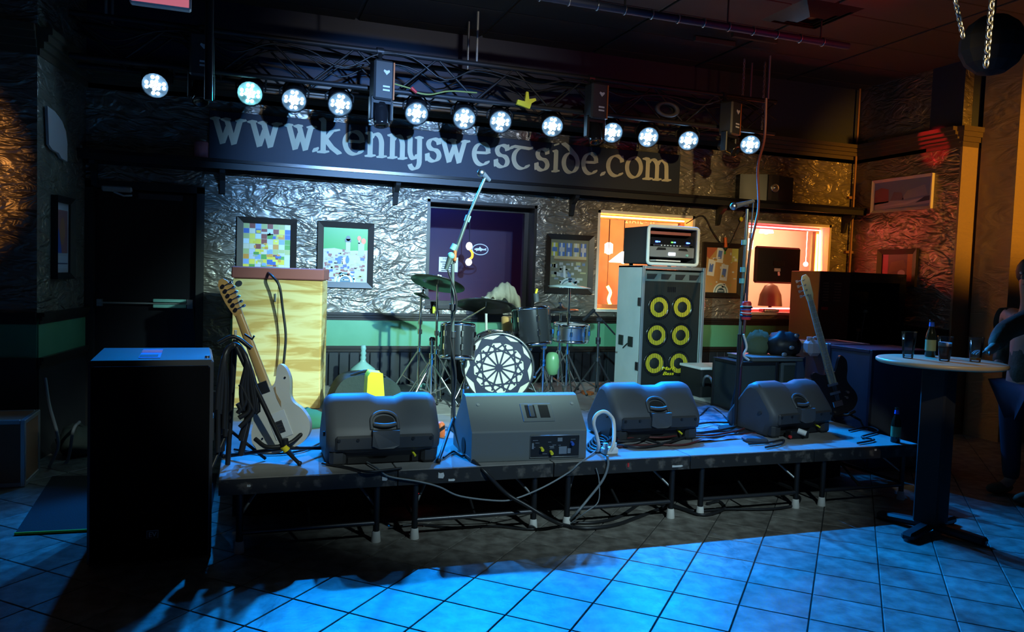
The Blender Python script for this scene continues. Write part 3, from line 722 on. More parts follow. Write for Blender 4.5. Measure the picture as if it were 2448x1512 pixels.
# bookshelf loudspeaker, turned, on the shelf
a, b_ = P(1775, 470, W - .14), P(1896, 476, W - .14); h_ = P(1835, 420, W - .14).z - zs
t = thing('shelf_speaker', 'black wall speaker with silver cone on right part of shelf', 'speaker', ((a.x + b_.x) / 2, W - .11, zs))
w_ = b_.x - a.x; x0 = a.x
mb = MB(); mb.prism([(0, .17), (0, .08), (.38 * w_, -.06), (.60 * w_, -.07), (w_, .03), (w_, .17)], h_, Matrix.Translation((x0, W - .16, zs))); mb.build('cabinet', 'black', t)
c = Vector((x0 + .52 * w_, W - .235, zs + h_ * .5)); Mx = look(c, c + Vector((-.05, -1, 0)))
mb = MB(); mb.lathe([(.05, 0), (.052, .008), (.043, .008), (.02, -.004), (.018, .006), (.001, .009)], 20, Mx); mb.build('speaker_cone', 'steel', t)
mb = MB(); mb.span((x0 + .39 * w_, W - .234, zs + .01), (x0 + .46 * w_, W - .225, zs + h_ - .01)); mb.build('trim_strip', 'darksteel', t)
# ================================================================== PICTURES
def framed(name, label, c, w_, h_, Mrot, fw_, cells, fmat='darkwood', depth=0.035):
    """c centre on the wall; Mrot maps local x (right), y (up), z (out of wall)"""
    Mx = Matrix.Translation(c) @ Mrot
    t = thing(name, label, 'picture', c)
    f = fw_
    for poly in ([(-w_/2, -h_/2), (w_/2, -h_/2), (w_/2 - f, -h_/2 + f), (-w_/2 + f, -h_/2 + f)], [(w_/2, -h_/2), (w_/2, h_/2), (w_/2 - f, h_/2 - f), (w_/2 - f, -h_/2 + f)],
                 [(w_/2, h_/2), (-w_/2, h_/2), (-w_/2 + f, h_/2 - f), (w_/2 - f, h_/2 - f)], [(-w_/2, h_/2), (-w_/2, -h_/2), (-w_/2 + f, -h_/2 + f), (-w_/2 + f, h_/2 - f)]):
        mb = MB(); vs = [(p[0], p[1], 0) for p in poly] + [(p[0], p[1], depth if k < 2 else depth * .55) for k, p in enumerate(poly)]
        mb.add(vs, [(3, 2, 1, 0), (4, 5, 6, 7), (0, 1, 5, 4), (1, 2, 6, 5), (2, 3, 7, 6), (3, 0, 4, 7)], False, Mx); mb.build('frame_rail', fmat, t)
    mb = MB(); mb.box((0, 0, .005), (w_ - f, h_ - f, .008), M=Mx); mb.build('backing', 'ink', t)
    iw, ih = w_ - 2 * f, h_ - 2 * f
    sc = [([(-iw/2 + x * iw, -ih/2 + y * ih) for x, y in poly], col, k) for poly, col, k in cells]
    print_obj('print', sc, t, Mx @ Matrix.Translation((0, 0, .0105)))
    return t
RB = Matrix(((1, 0, 0, 0), (0, 0, -1, 0), (0, 1, 0, 0), (0, 0, 0, 1)))       # on the back wall
rg = random.Random(3)
pal = [(.75, .62, .05), (.06, .14, .45), (.25, .40, .75), (.55, .60, .70), (.12, .35, .06), (.70, .32, .05), (.28, .07, .05), (.70, .68, .55), (.80, .72, .1), (.45, .5, .2), (.6, .72, .8)]
def arch(cells):
    for r_, c_, k in ((.24, (.75, .85, .85), 3), (.20, (.1, .25, .3), 4), (.175, (.75, .85, .85), 5), (.12, (.08, .15, .2), 6)):
        cells.append(([(.5 + r_ * math.cos(R(a)), r_ * .9 * math.sin(R(a))) for a in range(0, 181, 15)], c_, k))
    cells.append((rect(.42, .03, .58, .05), (.75, .85, .85), 7))
# 1 patchwork
cells = [(rect(0, 0, 1, 1), (.5, .5, .35), 0)]
for i in range(8):
    for j in range(11):
        cells.append((rect(i / 8 + .004, j / 11 + .003, (i + 1) / 8 - .004, (j + 1) / 11 - .003), rg.choice(pal), 1))
for k in range(46):
    x, y = rg.uniform(.2, .75), rg.uniform(.1, .85); cells.append((rect(x, y, x + rg.uniform(.04, .14), y + rg.uniform(.02, .06)), rg.choice(pal), 2 + k % 5))
def bw(tl, br): a, b_ = P(*tl, W), P(*br, W); return (a + b_) / 2, b_.x - a.x, a.z - b_.z
a, w_, h_ = bw((760, 528), (890, 690))
c1 = P(638, 600, W); z_ = a.z
framed('framed_poster', 'dark framed poster with yellow and blue patchwork squares above plywood case', Vector((c1.x, W, z_)), w_, h_, RB, .055, cells)
# 2 green sky with white town of cans
cells = [(rect(0, 0, 1, 1), (.02, .28, .03), 0), ([(0, .6), (.25, .62), (.55, .58), (1, .6), (1, 0), (0, 0)], (.45, .42, .45), 1)]
for k in range(150):
    x, y = rg.uniform(0, .9), rg.uniform(.0, .56); cells.append((rect(x, y, x + rg.uniform(.04, .1), y + rg.uniform(.015, .05)), rg.choice([(.45, .45, .46), (.5, .5, .5), (.24, .06, .05), (.36, .36, .38), (.06, .1, .3), (.42, .38, .2), (.3, .15, .12)]), 2 + k % 6))
cells += [(rect(.5, .55, .60, .78), (.4, .4, .3), 9), (rect(.48, .74, .62, .80), (.05, .08, .08), 10), (circ(.55, .81, .05), (.05, .08, .08), 10), (rect(.78, .5, .92, .74), (.35, .36, .5), 9), (circ(.80, .82, .045), (.8, .16, .05), 10), (circ(.90, .77, .055), (.8, .16, .05), 10), (rect(.78, .72, .82, .8), (.5, .4, .4), 9),
          (circ(.36, .40, .05, 10, 1.5), (.05, .14, .55), 10), (circ(.54, .41, .045, 10, 1.5), (.05, .14, .55), 10), (rect(.44, .33, .50, .46), (.7, .8, .8), 10)]
arch(cells)
framed('framed_poster', 'dark framed poster of green sky over white crowded town', Vector((a.x, W, z_)), w_, h_, RB, .055, cells)
# 3 cans on a shelf
cells = [(rect(0, 0, 1, 1), (.22, .23, .16), 0), (rect(.1, .60, .95, .66), (.6, .52, .3), 1), (rect(.1, .56, .95, .60), (.25, .18, .1), 1)]
for k in range(5):
    x = .03 + k * .19; cells += [(rect(x, .66, x + .15, .93), [(.55, .55, .08), (.10, .22, .62), (.12, .25, .65), (.60, .62, .40), (.12, .22, .6)][k], 2), (rect(x + .04, .66, x + .09, .93), (.65, .72, .75), 3), (rect(x + .01, .75, x + .14, .84), [(.1, .2, .5), (.6, .6, .6), (.1, .2, .55), (.1, .2, .5), (.6, .62, .66)][k], 4)]
for k in range(40):
    x, y = rg.uniform(0, .85), rg.uniform(.04, .48); cells.append((rect(x, y, x + rg.uniform(.05, .16), y + rg.uniform(.03, .1)), rg.choice([(.5, .55, .5), (.35, .42, .5), (.5, .52, .3), (.2, .3, .5), (.55, .6, .62), (.3, .33, .3)]), 2 + k % 5))
cells.append(([(.36, .22), (.42, .20), (.40, .46), (.34, .46)], (.8, .85, .85), 8)); arch(cells)
a, w_, h_ = bw((1305, 560), (1413, 705)); framed('framed_poster', 'dark framed poster of blue cans on a shelf beside the drums', Vector((a.x, W, z_)), w_, h_, RB, .055, cells)
# 4 white and blue cans on tan
cells = [(rect(0, 0, 1, 1), (.50, .30, .12), 0), ([(0, 1), (.35, 1), (.1, .75), (0, .8)], (.45, .12, .06), 1), (rect(.38, .86, .60, 1), (.08, .42, .08), 1), (rect(.8, .7, 1, 1), (.5, .5, .15), 1)]
for x, y in ((.04, .38), (.45, .28), (.3, .68)):
    cells += [([(x, y), (x + .22, y - .02), (x + .26, y + .34), (x + .04, y + .36)], (.70, .74, .78), 2), ([(x + .05, y + .08), (x + .17, y + .07), (x + .2, y + .25), (x + .08, y + .26)], (.12, .22, .65), 3)]
for k in range(30):
    x, y = rg.uniform(0, .9), rg.uniform(.02, .9); cells.append((rect(x, y, x + rg.uniform(.03, .1), y + rg.uniform(.02, .06)), rg.choice([(.65, .68, .7), (.5, .32, .12), (.4, .4, .1), (.6, .65, .75)]), 4 + k % 3))
arch(cells)
a, w_, h_ = bw((1679, 578), (1768, 712)); framed('framed_poster', 'dark framed poster of white cans right of the bass rig', Vector((a.x, W, z_)), .53, h_, RB, .055, cells)
# pictures on the right wall
RR = Matrix(((0, 0, -1, 0), (-1, 0, 0, 0), (0, 1, 0, 0), (0, 0, 0, 1)))
a, b_ = PX(2092, 432, XR), PX(2228, 500, XR); b2 = PX(2160, 462, XR)
cells = [(rect(0, 0, 1, 1), (.22, .28, .42), 0), ([(0, .2), (0, .72), (.12, .80), (.26, .72), (.27, .25)], (.30, .10, .13), 1), ([(0, .0), (1, .1), (1, .34), (.6, .25), (.3, .3), (0, .28)], (.45, .42, .50), 1), ([(.3, .3), (.55, .3), (.5, .55), (.36, .6)], (.22, .17, .22), 2), ([(.5, .3), (.95, .4), (.9, .75), (.6, .6)], (.35, .36, .42), 2), ([(.1, .1), (.6, .12), (.9, .3), (.6, .2)], (.6, .58, .62), 3), ([(.75, .15), (1, .2), (1, .36), (.9, .34)], (.06, .07, .12), 3)]
framed('framed_photograph', 'white framed landscape photograph hung high on right wall', Vector((XR, (a.y + b_.y) / 2, (a.z + b_.z) / 2)), abs(a.y - b_.y) + .02, .375, RR, .03, cells, 'offwhite')
a, b_ = PX(2103, 599, XR), PX(2193, 660, XR)
cells = [(rect(0, 0, 1, 1), (.20, .10, .09), 0), (rect(0, 0, .2, 1), (.5, .06, .16), 1), (rect(.82, 0, 1, 1), (.5, .2, .05), 1), (circ(.65, .3, .12), (.55, .5, .55), 2), (rect(.2, .0, .8, .15), (.35, .35, .5), 2), ([(.2, .3), (.8, .5), (.7, .8), (.3, .7)], (.25, .13, .08), 1)]
framed('framed_picture', 'small dark framed picture low on the right wall', Vector((XR, (a.y + b_.y) / 2, a.z - .2)), abs(a.y - b_.y), .42, RR, .06, cells, 'darkwood')
# poster on the left wall
d = (LB - LA).normalized(); nrm = Vector((d.y, -d.x, 0)); RLm = Matrix((d.to_tuple() + (0,), (0, 0, 1, 0), nrm.to_tuple() + (0,), (0, 0, 0, 1))).transposed()
def onleft(x, y):
    rr = ray(x, y); t_ = (LA - CAM).dot(nrm) / rr.dot(nrm); return CAM + rr * t_
a, b_ = onleft(122, 470), onleft(165, 668); c = (a + b_) / 2; zt, zb_ = onleft(142, 470).z, onleft(142, 667).z; c.z = (zt + zb_) / 2
cells = [(rect(0, 0, 1, 1), (.5, .48, .55), 0), (rect(.06, .28, .94, .9), (.35, .16, .18), 1), ([(.06, .28), (.5, .28), (.3, .6), (.06, .7)], (.08, .13, .45), 2), (circ(.55, .6, .2), (.45, .2, .12), 2), (rect(.06, .06, .94, .24), (.55, .55, .66), 1), (rect(.06, .12, .94, .14), (.1, .1, .2), 2)]
framed('framed_poster', 'narrow black framed poster on the left side wall', c, (b_ - a).xy.length, zt - zb_, RLm, .05, cells, 'black', .05)
# pale plaque, ragged outline
c = onleft(128, 322); Mx = Matrix.Translation(c + nrm * .01) @ RLm; s_ = (onleft(152, 322) - onleft(104, 322)).length; hh = onleft(128, 268).z - onleft(128, 380).z
outl = [(-.5, .5), (-.15, .47), (.2, .35), (.42, .15), (.5, -.1), (.5, -.5), (.2, -.47), (.05, -.38), (-.25, -.36), (-.42, -.28)]
mb = MB(); mb.prism([(x * s_, y * hh) for x, y in outl], .02, Mx); tag(mb.build('wall_plaque', 'plaque', loc=c), 'pale ragged plaque high on the left side wall', 'plaque')
# wall cable with orange plug beside the fourth poster
p = P(1680, 516, W - .02); q = P(1735, 600, W - .03); s2 = P(1775, 520, W - .03)
mb = MB(); mb.tube([P(1640, 535, W - .02), p, P(1705, 555, W - .03), q], .006, 6, 5); mb.tube([q, P(1752, 570, W - .03), s2, P(1790, 500, W - .02)], .006, 6, 5)
t = thing('wall_cable', 'dark cable hanging in a V from the wall with orange plug', 'cable', (q.x, W - .03, q.z)); mb.build('wire', 'cable', t)
mb = MB(); mb.cyl(P(1734, 568, W - .03), P(1735, 592, W - .03), .016, .02, n=10); mb.build('plug', 'orange', t)
mb = MB(); mb.ball(P(1772, 524, W - .04), .025, 10, (1, .6, 1.1)); mb.build('tag', 'yellow', t)

# ================================================================== TRUSS AND LIGHTS
YT = 6.95
def tz(px, py): return P(px, py, YT)
xa, xb = P(175, 200, YT).x, P(1828, 345, YT).x
zbot, ztop = P(1200, 256, YT).z, P(1200, 172, YT).z
t = thing('lighting_truss', 'black lighting truss spanning the stage above the sign', 'truss', ((xa + xb) / 2, YT, zbot))
for nm, (dy, z) in (('chord', (-.15, zbot)), ('chord', (.15, zbot)), ('chord', (-.15, ztop)), ('chord', (.15, ztop))):
    mb = MB(); mb.cyl((xa, YT + dy, z), (xb, YT + dy, z), .024, n=10); mb.build(nm, 'trussmetal', t)
n_ = 18; stp = (xb - xa) / n_
for k in range(n_):
    x0, x1 = xa + k * stp, xa + (k + 1) * stp; mb = MB()
    for dy in (-.15, .15): mb.cyl((x0, YT + dy, zbot if k % 2 else ztop), (x1, YT + dy, ztop if k % 2 else zbot), .010, n=6)
    mb.cyl((x0, YT - .15, ztop), (x1, YT + .15, ztop), .009, n=6); mb.cyl((x0, YT - .15, zbot), (x0, YT + .15, zbot), .009, n=6)
    mb.build('lattice', 'trussmetal', t)
for x in (xa + .25, (xa + xb) / 2, xb - .1):
    for dy in (-.15, .15):
        mb = MB(); mb.cyl((x, YT + dy, ztop), (x, YT + dy, CEIL + .02), .012, n=8); mb.build('hanger_rod', 'greymetal', t)
# upper pipe, nearer the room
a = P(500, 20, 5.6); 
mb = MB(); mb.cyl((P(690, 62, 5.6).x, 5.6, 3.62), (5.0, 5.6, 3.62), .03, n=10); o = mb.build('ceiling_pipe', 'upperwall', loc=(2.5, 5.6, 3.62)); tag(o, 'long dark pipe under the ceiling in front of the truss', 'pipe')
for k in range(14):
    x = 1.6 + k * .24; mb = MB(); mb.torus((x, 5.6, 3.62), .034, .006, (1, 0, 0), 12, 6); mb.build('pipe_clamp', 'steel', o)
for k in range(5):
    x = .9 + k * .95; mb = MB(); mb.cyl((x, 5.6, 3.65), (x, 5.6, CEIL + .02), .008, n=6); mb.build('hanger_rod', 'darksteel', o)
# LED pars
PAR = [(372, 203), (598, 222), (703, 238), (813, 248), (996, 270), (1110, 282), (1196, 290), (1320, 301), (1463, 316), (1549, 327), (1645, 335), (1793, 345)]
POW = [.18, .42, .6, 1.6, .2, .25, 2.1, .25, .5, 1.9, .35, .15]
AIM = [(-1.9, 3.6, 0), (-.45, 4.4, 1.0), (.15, 4.4, .4), (1.0, 3.0, 0), (1.1, 4.2, .4), (1.5, 3.6, 0), (2.0, 2.8, 0), (2.4, 4.0, .4), (2.9, 3.2, 0), (3.4, 2.9, 0), (3.8, 4.2, .4), (3.6, 3.6, 0)]
def par_can(k):
    px, py = PAR[k]; c = P(px, py, YT - .07)
    # the lamp face looks between its floor target and the room
    d = (Vector(AIM[k]) - c).normalized(); d = (d * .55 + (CAM + Vector((0, 0, -.4)) - c).normalized() * .45).normalized()
    t = thing('par_light', '%s blue LED par light from the left end of the truss' % ORD[k], 'stage light', c, group='LED par lights on the truss')
    Mx = look(c, c + d) @ Matrix.Scale(1.15, 4)
    mb = MB(); mb.lathe([(.045, -.19), (.075, -.18), (.085, -.12), (.088, .0), (.094, .012), (.094, .022), (.086, .022), (.084, .005), (.001, .004)], 20, Mx); mb.build('housing', 'black', t)
    side = d.cross(Vector((0, 0, 1))).normalized(); top = Vector((c.x, c.y, zbot - .03)) - d * .08
    for s_ in (-1, 1): pass
    mb = MB(); mb.tube([c - d * .07 + side * .115, c - d * .07 + side * .12 + Vector((0, 0, .05)), top + side * .06, top - side * .06, c - d * .07 - side * .12 + Vector((0, 0, .05)), c - d * .07 - side * .115], .008, 6); mb.build('yoke', 'blackmatte', t)
    mb = MB(); mb.cyl(top + Vector((0, 0, -.01)), top + Vector((0, 0, .03)), .02, n=8); mb.build('clamp', 'darksteel', t)
    lm = MB()
    for ring, (rr, n) in enumerate(((.0, 1), (.028, 6), (.058, 12))):
        for q in range(n):
            if ring == 2 and q % 3 == 1: continue
            a = 2 * math.pi * q / n + .2
            lm.lathe([(.0125, .006), (.0125, .016), (.008, .0195), (.0005, .021)], 8, Mx @ Matrix.Translation((rr * math.cos(a), rr * math.sin(a), 0)))
    lm.build('led_lens', 'ledcyan' if k == 1 else 'led', t)
    l = bpy.data.lights.new('par_beam', 'SPOT'); l.energy = 640 * POW[k]; l.color = (0.0, 0.25, 1.0); l.spot_size = R(44 if POW[k] > 1 else 56); l.spot_blend = .35; l.shadow_soft_size = .035
    lo = bpy.data.objects.new('par_beam', l); COL.objects.link(lo); lo.parent = t
    lo.location = d * .045; lo.rotation_euler = (Vector(AIM[k]) - (c + d * .045)).to_track_quat('-Z', 'Y').to_euler()
for k in range(12): par_can(k)
# moving heads
MH = [(482, 135, 'dark moving head light beside the ceiling pipe at left'), (912, 195, 'dark moving head with an orange edged base above first n of sign'), (1424, 245, 'dark moving head with orange edge above the dot com lettering'), (1745, 285, 'moving head with teal and orange lit base at right end of truss')]
for k, (px, py, lab) in enumerate(MH):
    c = P(px, py, YT - .28); t = thing('moving_head', lab, 'stage light', c, rz=R((0, 8, 6, 24)[k]))
    mb = MB(); mb.box((0, 0, 0), (.17, .15, .33), bev=.015); mb.build('base', 'plastic2', t, world=False)
    mb = MB(); mb.box((.088, 0, 0), (.012, .14, .31)); mb.build('side_plate', 'orangebody' if k else 'plastic2', t, world=False)
    mb = MB(); mb.prism([(0, -.03), (.028, 0), (.022, .014), (0, .006), (-.022, .014), (-.028, 0)], .004, Matrix.Translation((.02, -.0765, .07)) @ Matrix.Rotation(R(90), 4, 'X')); mb.build('emblem', 'paper', t, world=False)
    for z in (-.055, -.085):
        mb = MB(); mb.box((.02, -.077, z), (.06, .004, .014)); mb.build('marking', 'paper', t, world=False)
    mb = MB(); mb.box((-.085, 0, -.23), (.03, .07, .2), bev=.008); mb.box((.085, 0, -.23), (.03, .07, .2), bev=.008); mb.box((0, 0, -.175), (.17, .07, .03)); mb.build('yoke', 'black', t, world=False)
    Mh = Matrix.Translation((0, 0, -.28)) @ Matrix.Rotation(R((150, 165, 160, 120)[k]), 4, 'X')
    mb = MB(); mb.lathe([(.03, -.11), (.065, -.09), (.07, .0), (.06, .08), (.062, .1), (.05, .1), (.045, .085), (.001, .085)], 18, Mh); mb.build('head', 'blackgloss', t, world=False)
    e_ = WM[t.name_full].inverted() @ Vector((c.x, YT - .15, ztop)); mb = MB(); mb.cyl((0, .03, .14), e_, .018, n=8); mb.cyl(e_ + Vector((-.03, 0, 0)), e_ + Vector((.03, 0, 0)), .034, n=10); mb.build('clamp', 'darksteel', t, world=False)
    zt_ = (ztop if k == 0 else zbot) 
# small things clipped to the truss
c = P(1255, 247, YT - .2); mb = MB(); mb.prism([(-.09, -.02), (.04, -.05), (.055, .0), (.1, .03), (.09, .05), (.03, .035), (.02, .1), (0, .1), (-.01, .01), (-.08, .02)], .03, Matrix.Translation(c) @ Matrix.Rotation(R(90), 4, 'X'))
tag(mb.build('yellow_strap', 'yellow', loc=c), 'bright yellow strap tucked on the truss', 'strap')
c = P(1595, 262, YT - .2); mb = MB(); mb.torus(c, .09, .022, (0, -1, .1), 20, 8); mb.v = [Vector((c.x + (v.x - c.x) * 1.25, v.y, c.z + (v.z - c.z) * .7)) for v in mb.v]
t = tag(mb.build('oval_fixture', 'plastic', loc=c), 'dark oval ring shaped fixture hung near right end of truss', 'fixture')
pts = [P(x, y, YT - .22) for x, y in ((940, 200), (985, 213), (1000, 222), (1030, 226), (1075, 218), (1140, 222))]
t = thing('truss_cable', 'olive cable with red plug draped on the truss', 'cable', pts[2]); mb = MB(); mb.tube(pts, .007, 6, 5); mb.build('wire', 'cablegreen', t)
mb = MB(); mb.cyl(P(983, 210, YT - .22), P(996, 222, YT - .22), .018, .012, n=8); mb.build('plug', 'redmark', t)
for j, (dy, seed) in enumerate(((-.19, 1), (.0, 2), (.19, 3))):
    rq = random.Random(seed); pts = [Vector((xa + (xb - xa) * i / 22, YT + dy * .9, ztop - .02 - rq.random() * .07 - (.1 if i % 3 == 1 else 0))) for i in range(23)]
    mb = MB(); mb.tube(pts, .008, 5, 4); tag(mb.build('truss_wiring', 'cable', loc=pts[0]), 'black wiring swagged along the %s of the truss' % ('front', 'middle', 'back')[j], 'cable')
# ================================================================== CEILING FITTINGS
c = PZ(1940, 35, CEIL); t = thing('ceiling_vent', 'square louvred ceiling vent glowing red at upper right', 'vent', c, rz=0)
for k, (s_, z) in enumerate(((.62, -.005), (.46, -.02), (.30, -.035))):
    for a in range(4):
        Mx = Matrix.Translation(c) @ Matrix.Rotation(R(90 * a), 4, 'Z'); mb = MB()
        mb.add([(-s_/2, -s_/2, z + .012), (s_/2, -s_/2, z + .012), (s_/2 - .07, -s_/2 + .07, z - .02), (-s_/2 + .07, -s_/2 + .07, z - .02), (-s_/2, -s_/2, z + .02), (s_/2, -s_/2, z + .02), (s_/2 - .07, -s_/2 + .07, z - .012), (-s_/2 + .07, -s_/2 + .07, z - .012)], [(0, 1, 2, 3), (7, 6, 5, 4), (0, 4, 5, 1), (1, 5, 6, 2), (2, 6, 7, 3), (3, 7, 4, 0)], False, Mx); mb.build('louvre', 'darkwood', t)
mb = MB(); mb.box(c + Vector((0, 0, -.01)), (.16, .16, .02)); mb.build('centre_plate', 'darkwood', t)
# hanging bars and chains at the truss end
def chain(name, label, a, b_, link=.035, r=.005, matn='greymetal'):
    a, b_ = Vector(a), Vector(b_); n = max(2, int((b_ - a).length / (link * .75))); d = (b_ - a) / n; q = Vector((0, 0, 1)).rotation_difference(d.normalized()).to_matrix()
    t = thing(name, label, 'chain', b_)
    lk = None
    for k in range(n):
        c = a + d * (k + .5)
        if lk is None:
            mb = MB(); mb.tube([Vector((link * .28 * math.cos(s), 0, link * .5 * math.sin(s))) for s in [2 * math.pi * i / 10 for i in range(10)]], r, 5, closed=True); o = mb.build('link', matn, t, world=False); lk = o.data
        else: o = bpy.data.objects.new('link', lk); COL.objects.link(o); o.parent = t
        o.location = c - b_; o.rotation_euler = (q @ Matrix.Rotation(R(90 * (k % 2)), 3, 'Z')).to_euler()
    return t
a, b_ = P(1747, 163, 6.3), P(1852, 180, 6.3)
mb = MB(); mb.span((a.x, 6.28, CEIL - .05), (b_.x, 6.32, CEIL - .01)); tag(mb.build('ceiling_strut', 'crown', loc=(a.x, 6.3, CEIL - .05)), 'short pale strut on the ceiling above truss end', 'strut')
mb = MB(); mb.span((a.x - .25, 6.53, CEIL - .05), (b_.x - .3, 6.57, CEIL - .01)); tag(mb.build('ceiling_strut', 'crown', loc=(a.x, 6.55, CEIL - .05)), 'reddish strut on the ceiling just left of the pale strut', 'strut')
x = P(1776, 215, YT).x; chain('truss_chain', 'short chain left of the two at right end of truss', (x, YT, CEIL - .02), (x, YT, ztop + .03))
x = P(1826, 215, YT).x; chain('truss_chain', 'longer chain at the far right end of truss', (x, YT, CEIL - .02), (x, YT, zbot + .05))
# cable dropping from the truss end down to the stage
pts = [P(1832, 235, 5.6), P(1828, 330, 5.6), P(1812, 400, 5.5), P(1813, 500, 5.4), P(1793, 600, 5.3), P(1782, 760, 5.2), P(1772, 860, 5.2), PZ(1766, 985, ST + .011)]
mb = MB(); mb.tube(pts, .011, 6, 6); tag(mb.build('drop_cable', 'cablered', loc=pts[-1]), 'dark reddish cable dropping from truss end towards right microphone', 'cable')
# exit sign, only its lower edge in view
c = P(385, -25, 4.6); t = thing('exit_sign', 'lit red and white exit sign at top left edge', 'sign', c)
mb = MB(); mb.box(c, (.30, .06, .19), bev=.008); mb.build('housing', 'white', t)
mb = MB(); mb.box(c + Vector((0, -.032, 0)), (.28, .004, .17)); mb.build('face', 'exitface', t)
text_mesh('EXIT', .15, .001, M=Matrix.Translation(c + Vector((0, -.036, .0))) @ Matrix.Rotation(R(90), 4, 'X')).build('lettering', 'exitred', t)
mb = MB(); mb.cyl(c + Vector((0, 0, .09)), (c.x, c.y, CEIL + .02), .012, n=8); mb.build('stem', 'darksteel', t)
x = P(500, 100, 5.9).x; mb = MB(); mb.cyl((x, 5.9, P(503, 240, 5.9).z), (x, 5.9, CEIL + .02), .028, n=10); tag(mb.build('drop_pipe', 'trussmetal', loc=(x, 5.9, 2.9)), 'grey vertical pipe dropping beside the left moving head', 'pipe')
# black hanging ball with chains
c = P(2372, 108, 3.6); t = thing('hanging_ball', 'dark faceted ball hung near the ceiling at top right', 'ball', c)
r_ = 72 * mpp(c); mb = MB(); mb.ball(c, r_, 14); mb.sm = [False] * len(mb.f); mb.build('body', 'blackmatte', t)
mb = MB(); mb.cyl(c + Vector((0, 0, r_ * .95)), (c.x, c.y, CEIL + .02), .01, n=6); mb.build('stem', 'darksteel', t)
chain('hanging_chain', 'long pale chain dangling in front of the dark ball', Vector((P(2385, -40, 3.1).x, 3.1, CEIL)), P(2357, 160, 3.1), .05, .007, 'steel')
chain('hanging_chain', 'slanting chain left of the dark ball', P(2278, -30, 3.4), P(2303, 90, 3.4), .04, .006, 'steel')
# ================================================================== STAGE
XE = [-0.115, 0.815, 1.745, 2.675, 3.635, 4.545]; SD = 1.61
def platform(k, row):
    x0, x1 = XE[k] + .003, XE[k + 1] - .003; y0 = SF + row * SD + (.004 if row else 0); y1 = y0 + SD - .004
    nm = ('leftmost', 'second from left', 'middle', 'second from right', 'rightmost')[k]
    t = thing('stage_platform', '%s %s stage platform section with grey deck' % (nm, ('front', 'rear')[row]), 'stage platform', ((x0 + x1) / 2, (y0 + y1) / 2, 0), group='stage platform sections')
    mb = MB(); mb.span((x0, y0 + .004, ST - .02), (x1, y1, ST), bev=.003); mb.build('deck', 'deck', t)
    mb = MB(); mb.span((x0, y0, ST - .085), (x1, y0 + .03, ST - .004)); mb.span((x0, y1 - .03, ST - .085), (x1, y1, ST - .02)); mb.span((x0, y0 + .03, ST - .085), (x0 + .03, y1 - .03, ST - .02)); mb.span((x1 - .03, y0 + .03, ST - .085), (x1, y1 - .03, ST - .02)); mb.build('edge_frame', 'deckedge', t)
    for sx in (x0 + .105, x1 - .105):
        for sy in (y0 + .03, y1 - .12):
            mb = MB(); mb.cyl((sx, sy, .035), (sx, sy, ST - .02), .018, n=10); leg = mb.build('leg', 'black', t)
            mb = MB(); mb.lathe([(.027, 0), (.027, .006), (.022, .055), (.019, .06)], 14, Matrix.Translation((sx, sy, 0))); mb.build('foot_cap', 'whitecap', leg)
        mb = MB(); mb.cyl((sx, y0 + .03, .12), (sx, y1 - .12, .12), .012, n=8); mb.build('side_rail', 'black', t)
        s_ = 1 if sx < (x0 + x1) / 2 else -1
        mb = MB(); mb.cyl((sx, y0 + .03, .19), (sx + s_ * .10, y0 + .16, .31), .008, n=6); mb.build('brace', 'greymetal', t)
    mb = MB(); mb.cyl((x0 + .105, y0 + .03, .105), (x1 - .105, y0 + .03, .105), .014, n=10); mb.build('front_rail', 'darksteel', t)
    mb = MB(); mb.cyl(((x0 + x1) / 2, y0 + .05, .105), ((x0 + x1) / 2, y0 + .5, ST - .03), .009, n=6); mb.build('brace', 'black', t)
for row in (0, 1):
    for k in range(5): platform(k, row)
# black skirt panels hanging in the shade under the stage
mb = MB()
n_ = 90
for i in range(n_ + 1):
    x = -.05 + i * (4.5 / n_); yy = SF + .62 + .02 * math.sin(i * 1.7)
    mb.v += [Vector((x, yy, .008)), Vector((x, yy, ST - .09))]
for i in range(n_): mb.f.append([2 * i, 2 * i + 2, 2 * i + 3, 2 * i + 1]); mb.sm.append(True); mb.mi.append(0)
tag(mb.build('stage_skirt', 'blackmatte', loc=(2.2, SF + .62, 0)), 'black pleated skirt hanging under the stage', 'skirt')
# tape scraps on the edge
for k, (px, py, w_, h_, mt, lab) in enumerate(((1055, 1137, .035, .03, 'tapewhite', 'white torn tape scrap on the stage edge below left wedge'), (920, 1145, .03, .02, 'tapewhite', 'small grey tape scrap on stage edge near the grey cable'), (1502, 1112, .012, .025, 'redmark', 'red tape mark on the stage edge right of centre'), (1080, 1148, .04, .012, 'tapewhite', 'frayed tape strip hanging from the stage edge'), (595, 1162, .02, .012, 'tapewhite', 'tiny white sticker on the left end of stage edge'), (1620, 1115, .08, .012, 'tapewhite', 'peeling silver tape strip on the stage edge right of centre'), (2093, 1076, .018, .012, 'tapewhite', 'tiny pale sticker on the right end of stage edge'))):
    c = P(px, py, SF - .003); mb = MB(); mb.prism([(-w_/2, -h_/2), (w_*.3, -h_*.6), (w_/2, -h_*.1), (w_*.35, h_*.5), (-w_*.2, h_*.4), (-w_/2, h_*.6)], .002, Matrix.Translation(c) @ Matrix.Rotation(R(90), 4, 'X'))
    tag(mb.build('tape_scrap', mt, loc=c), lab, 'tape')
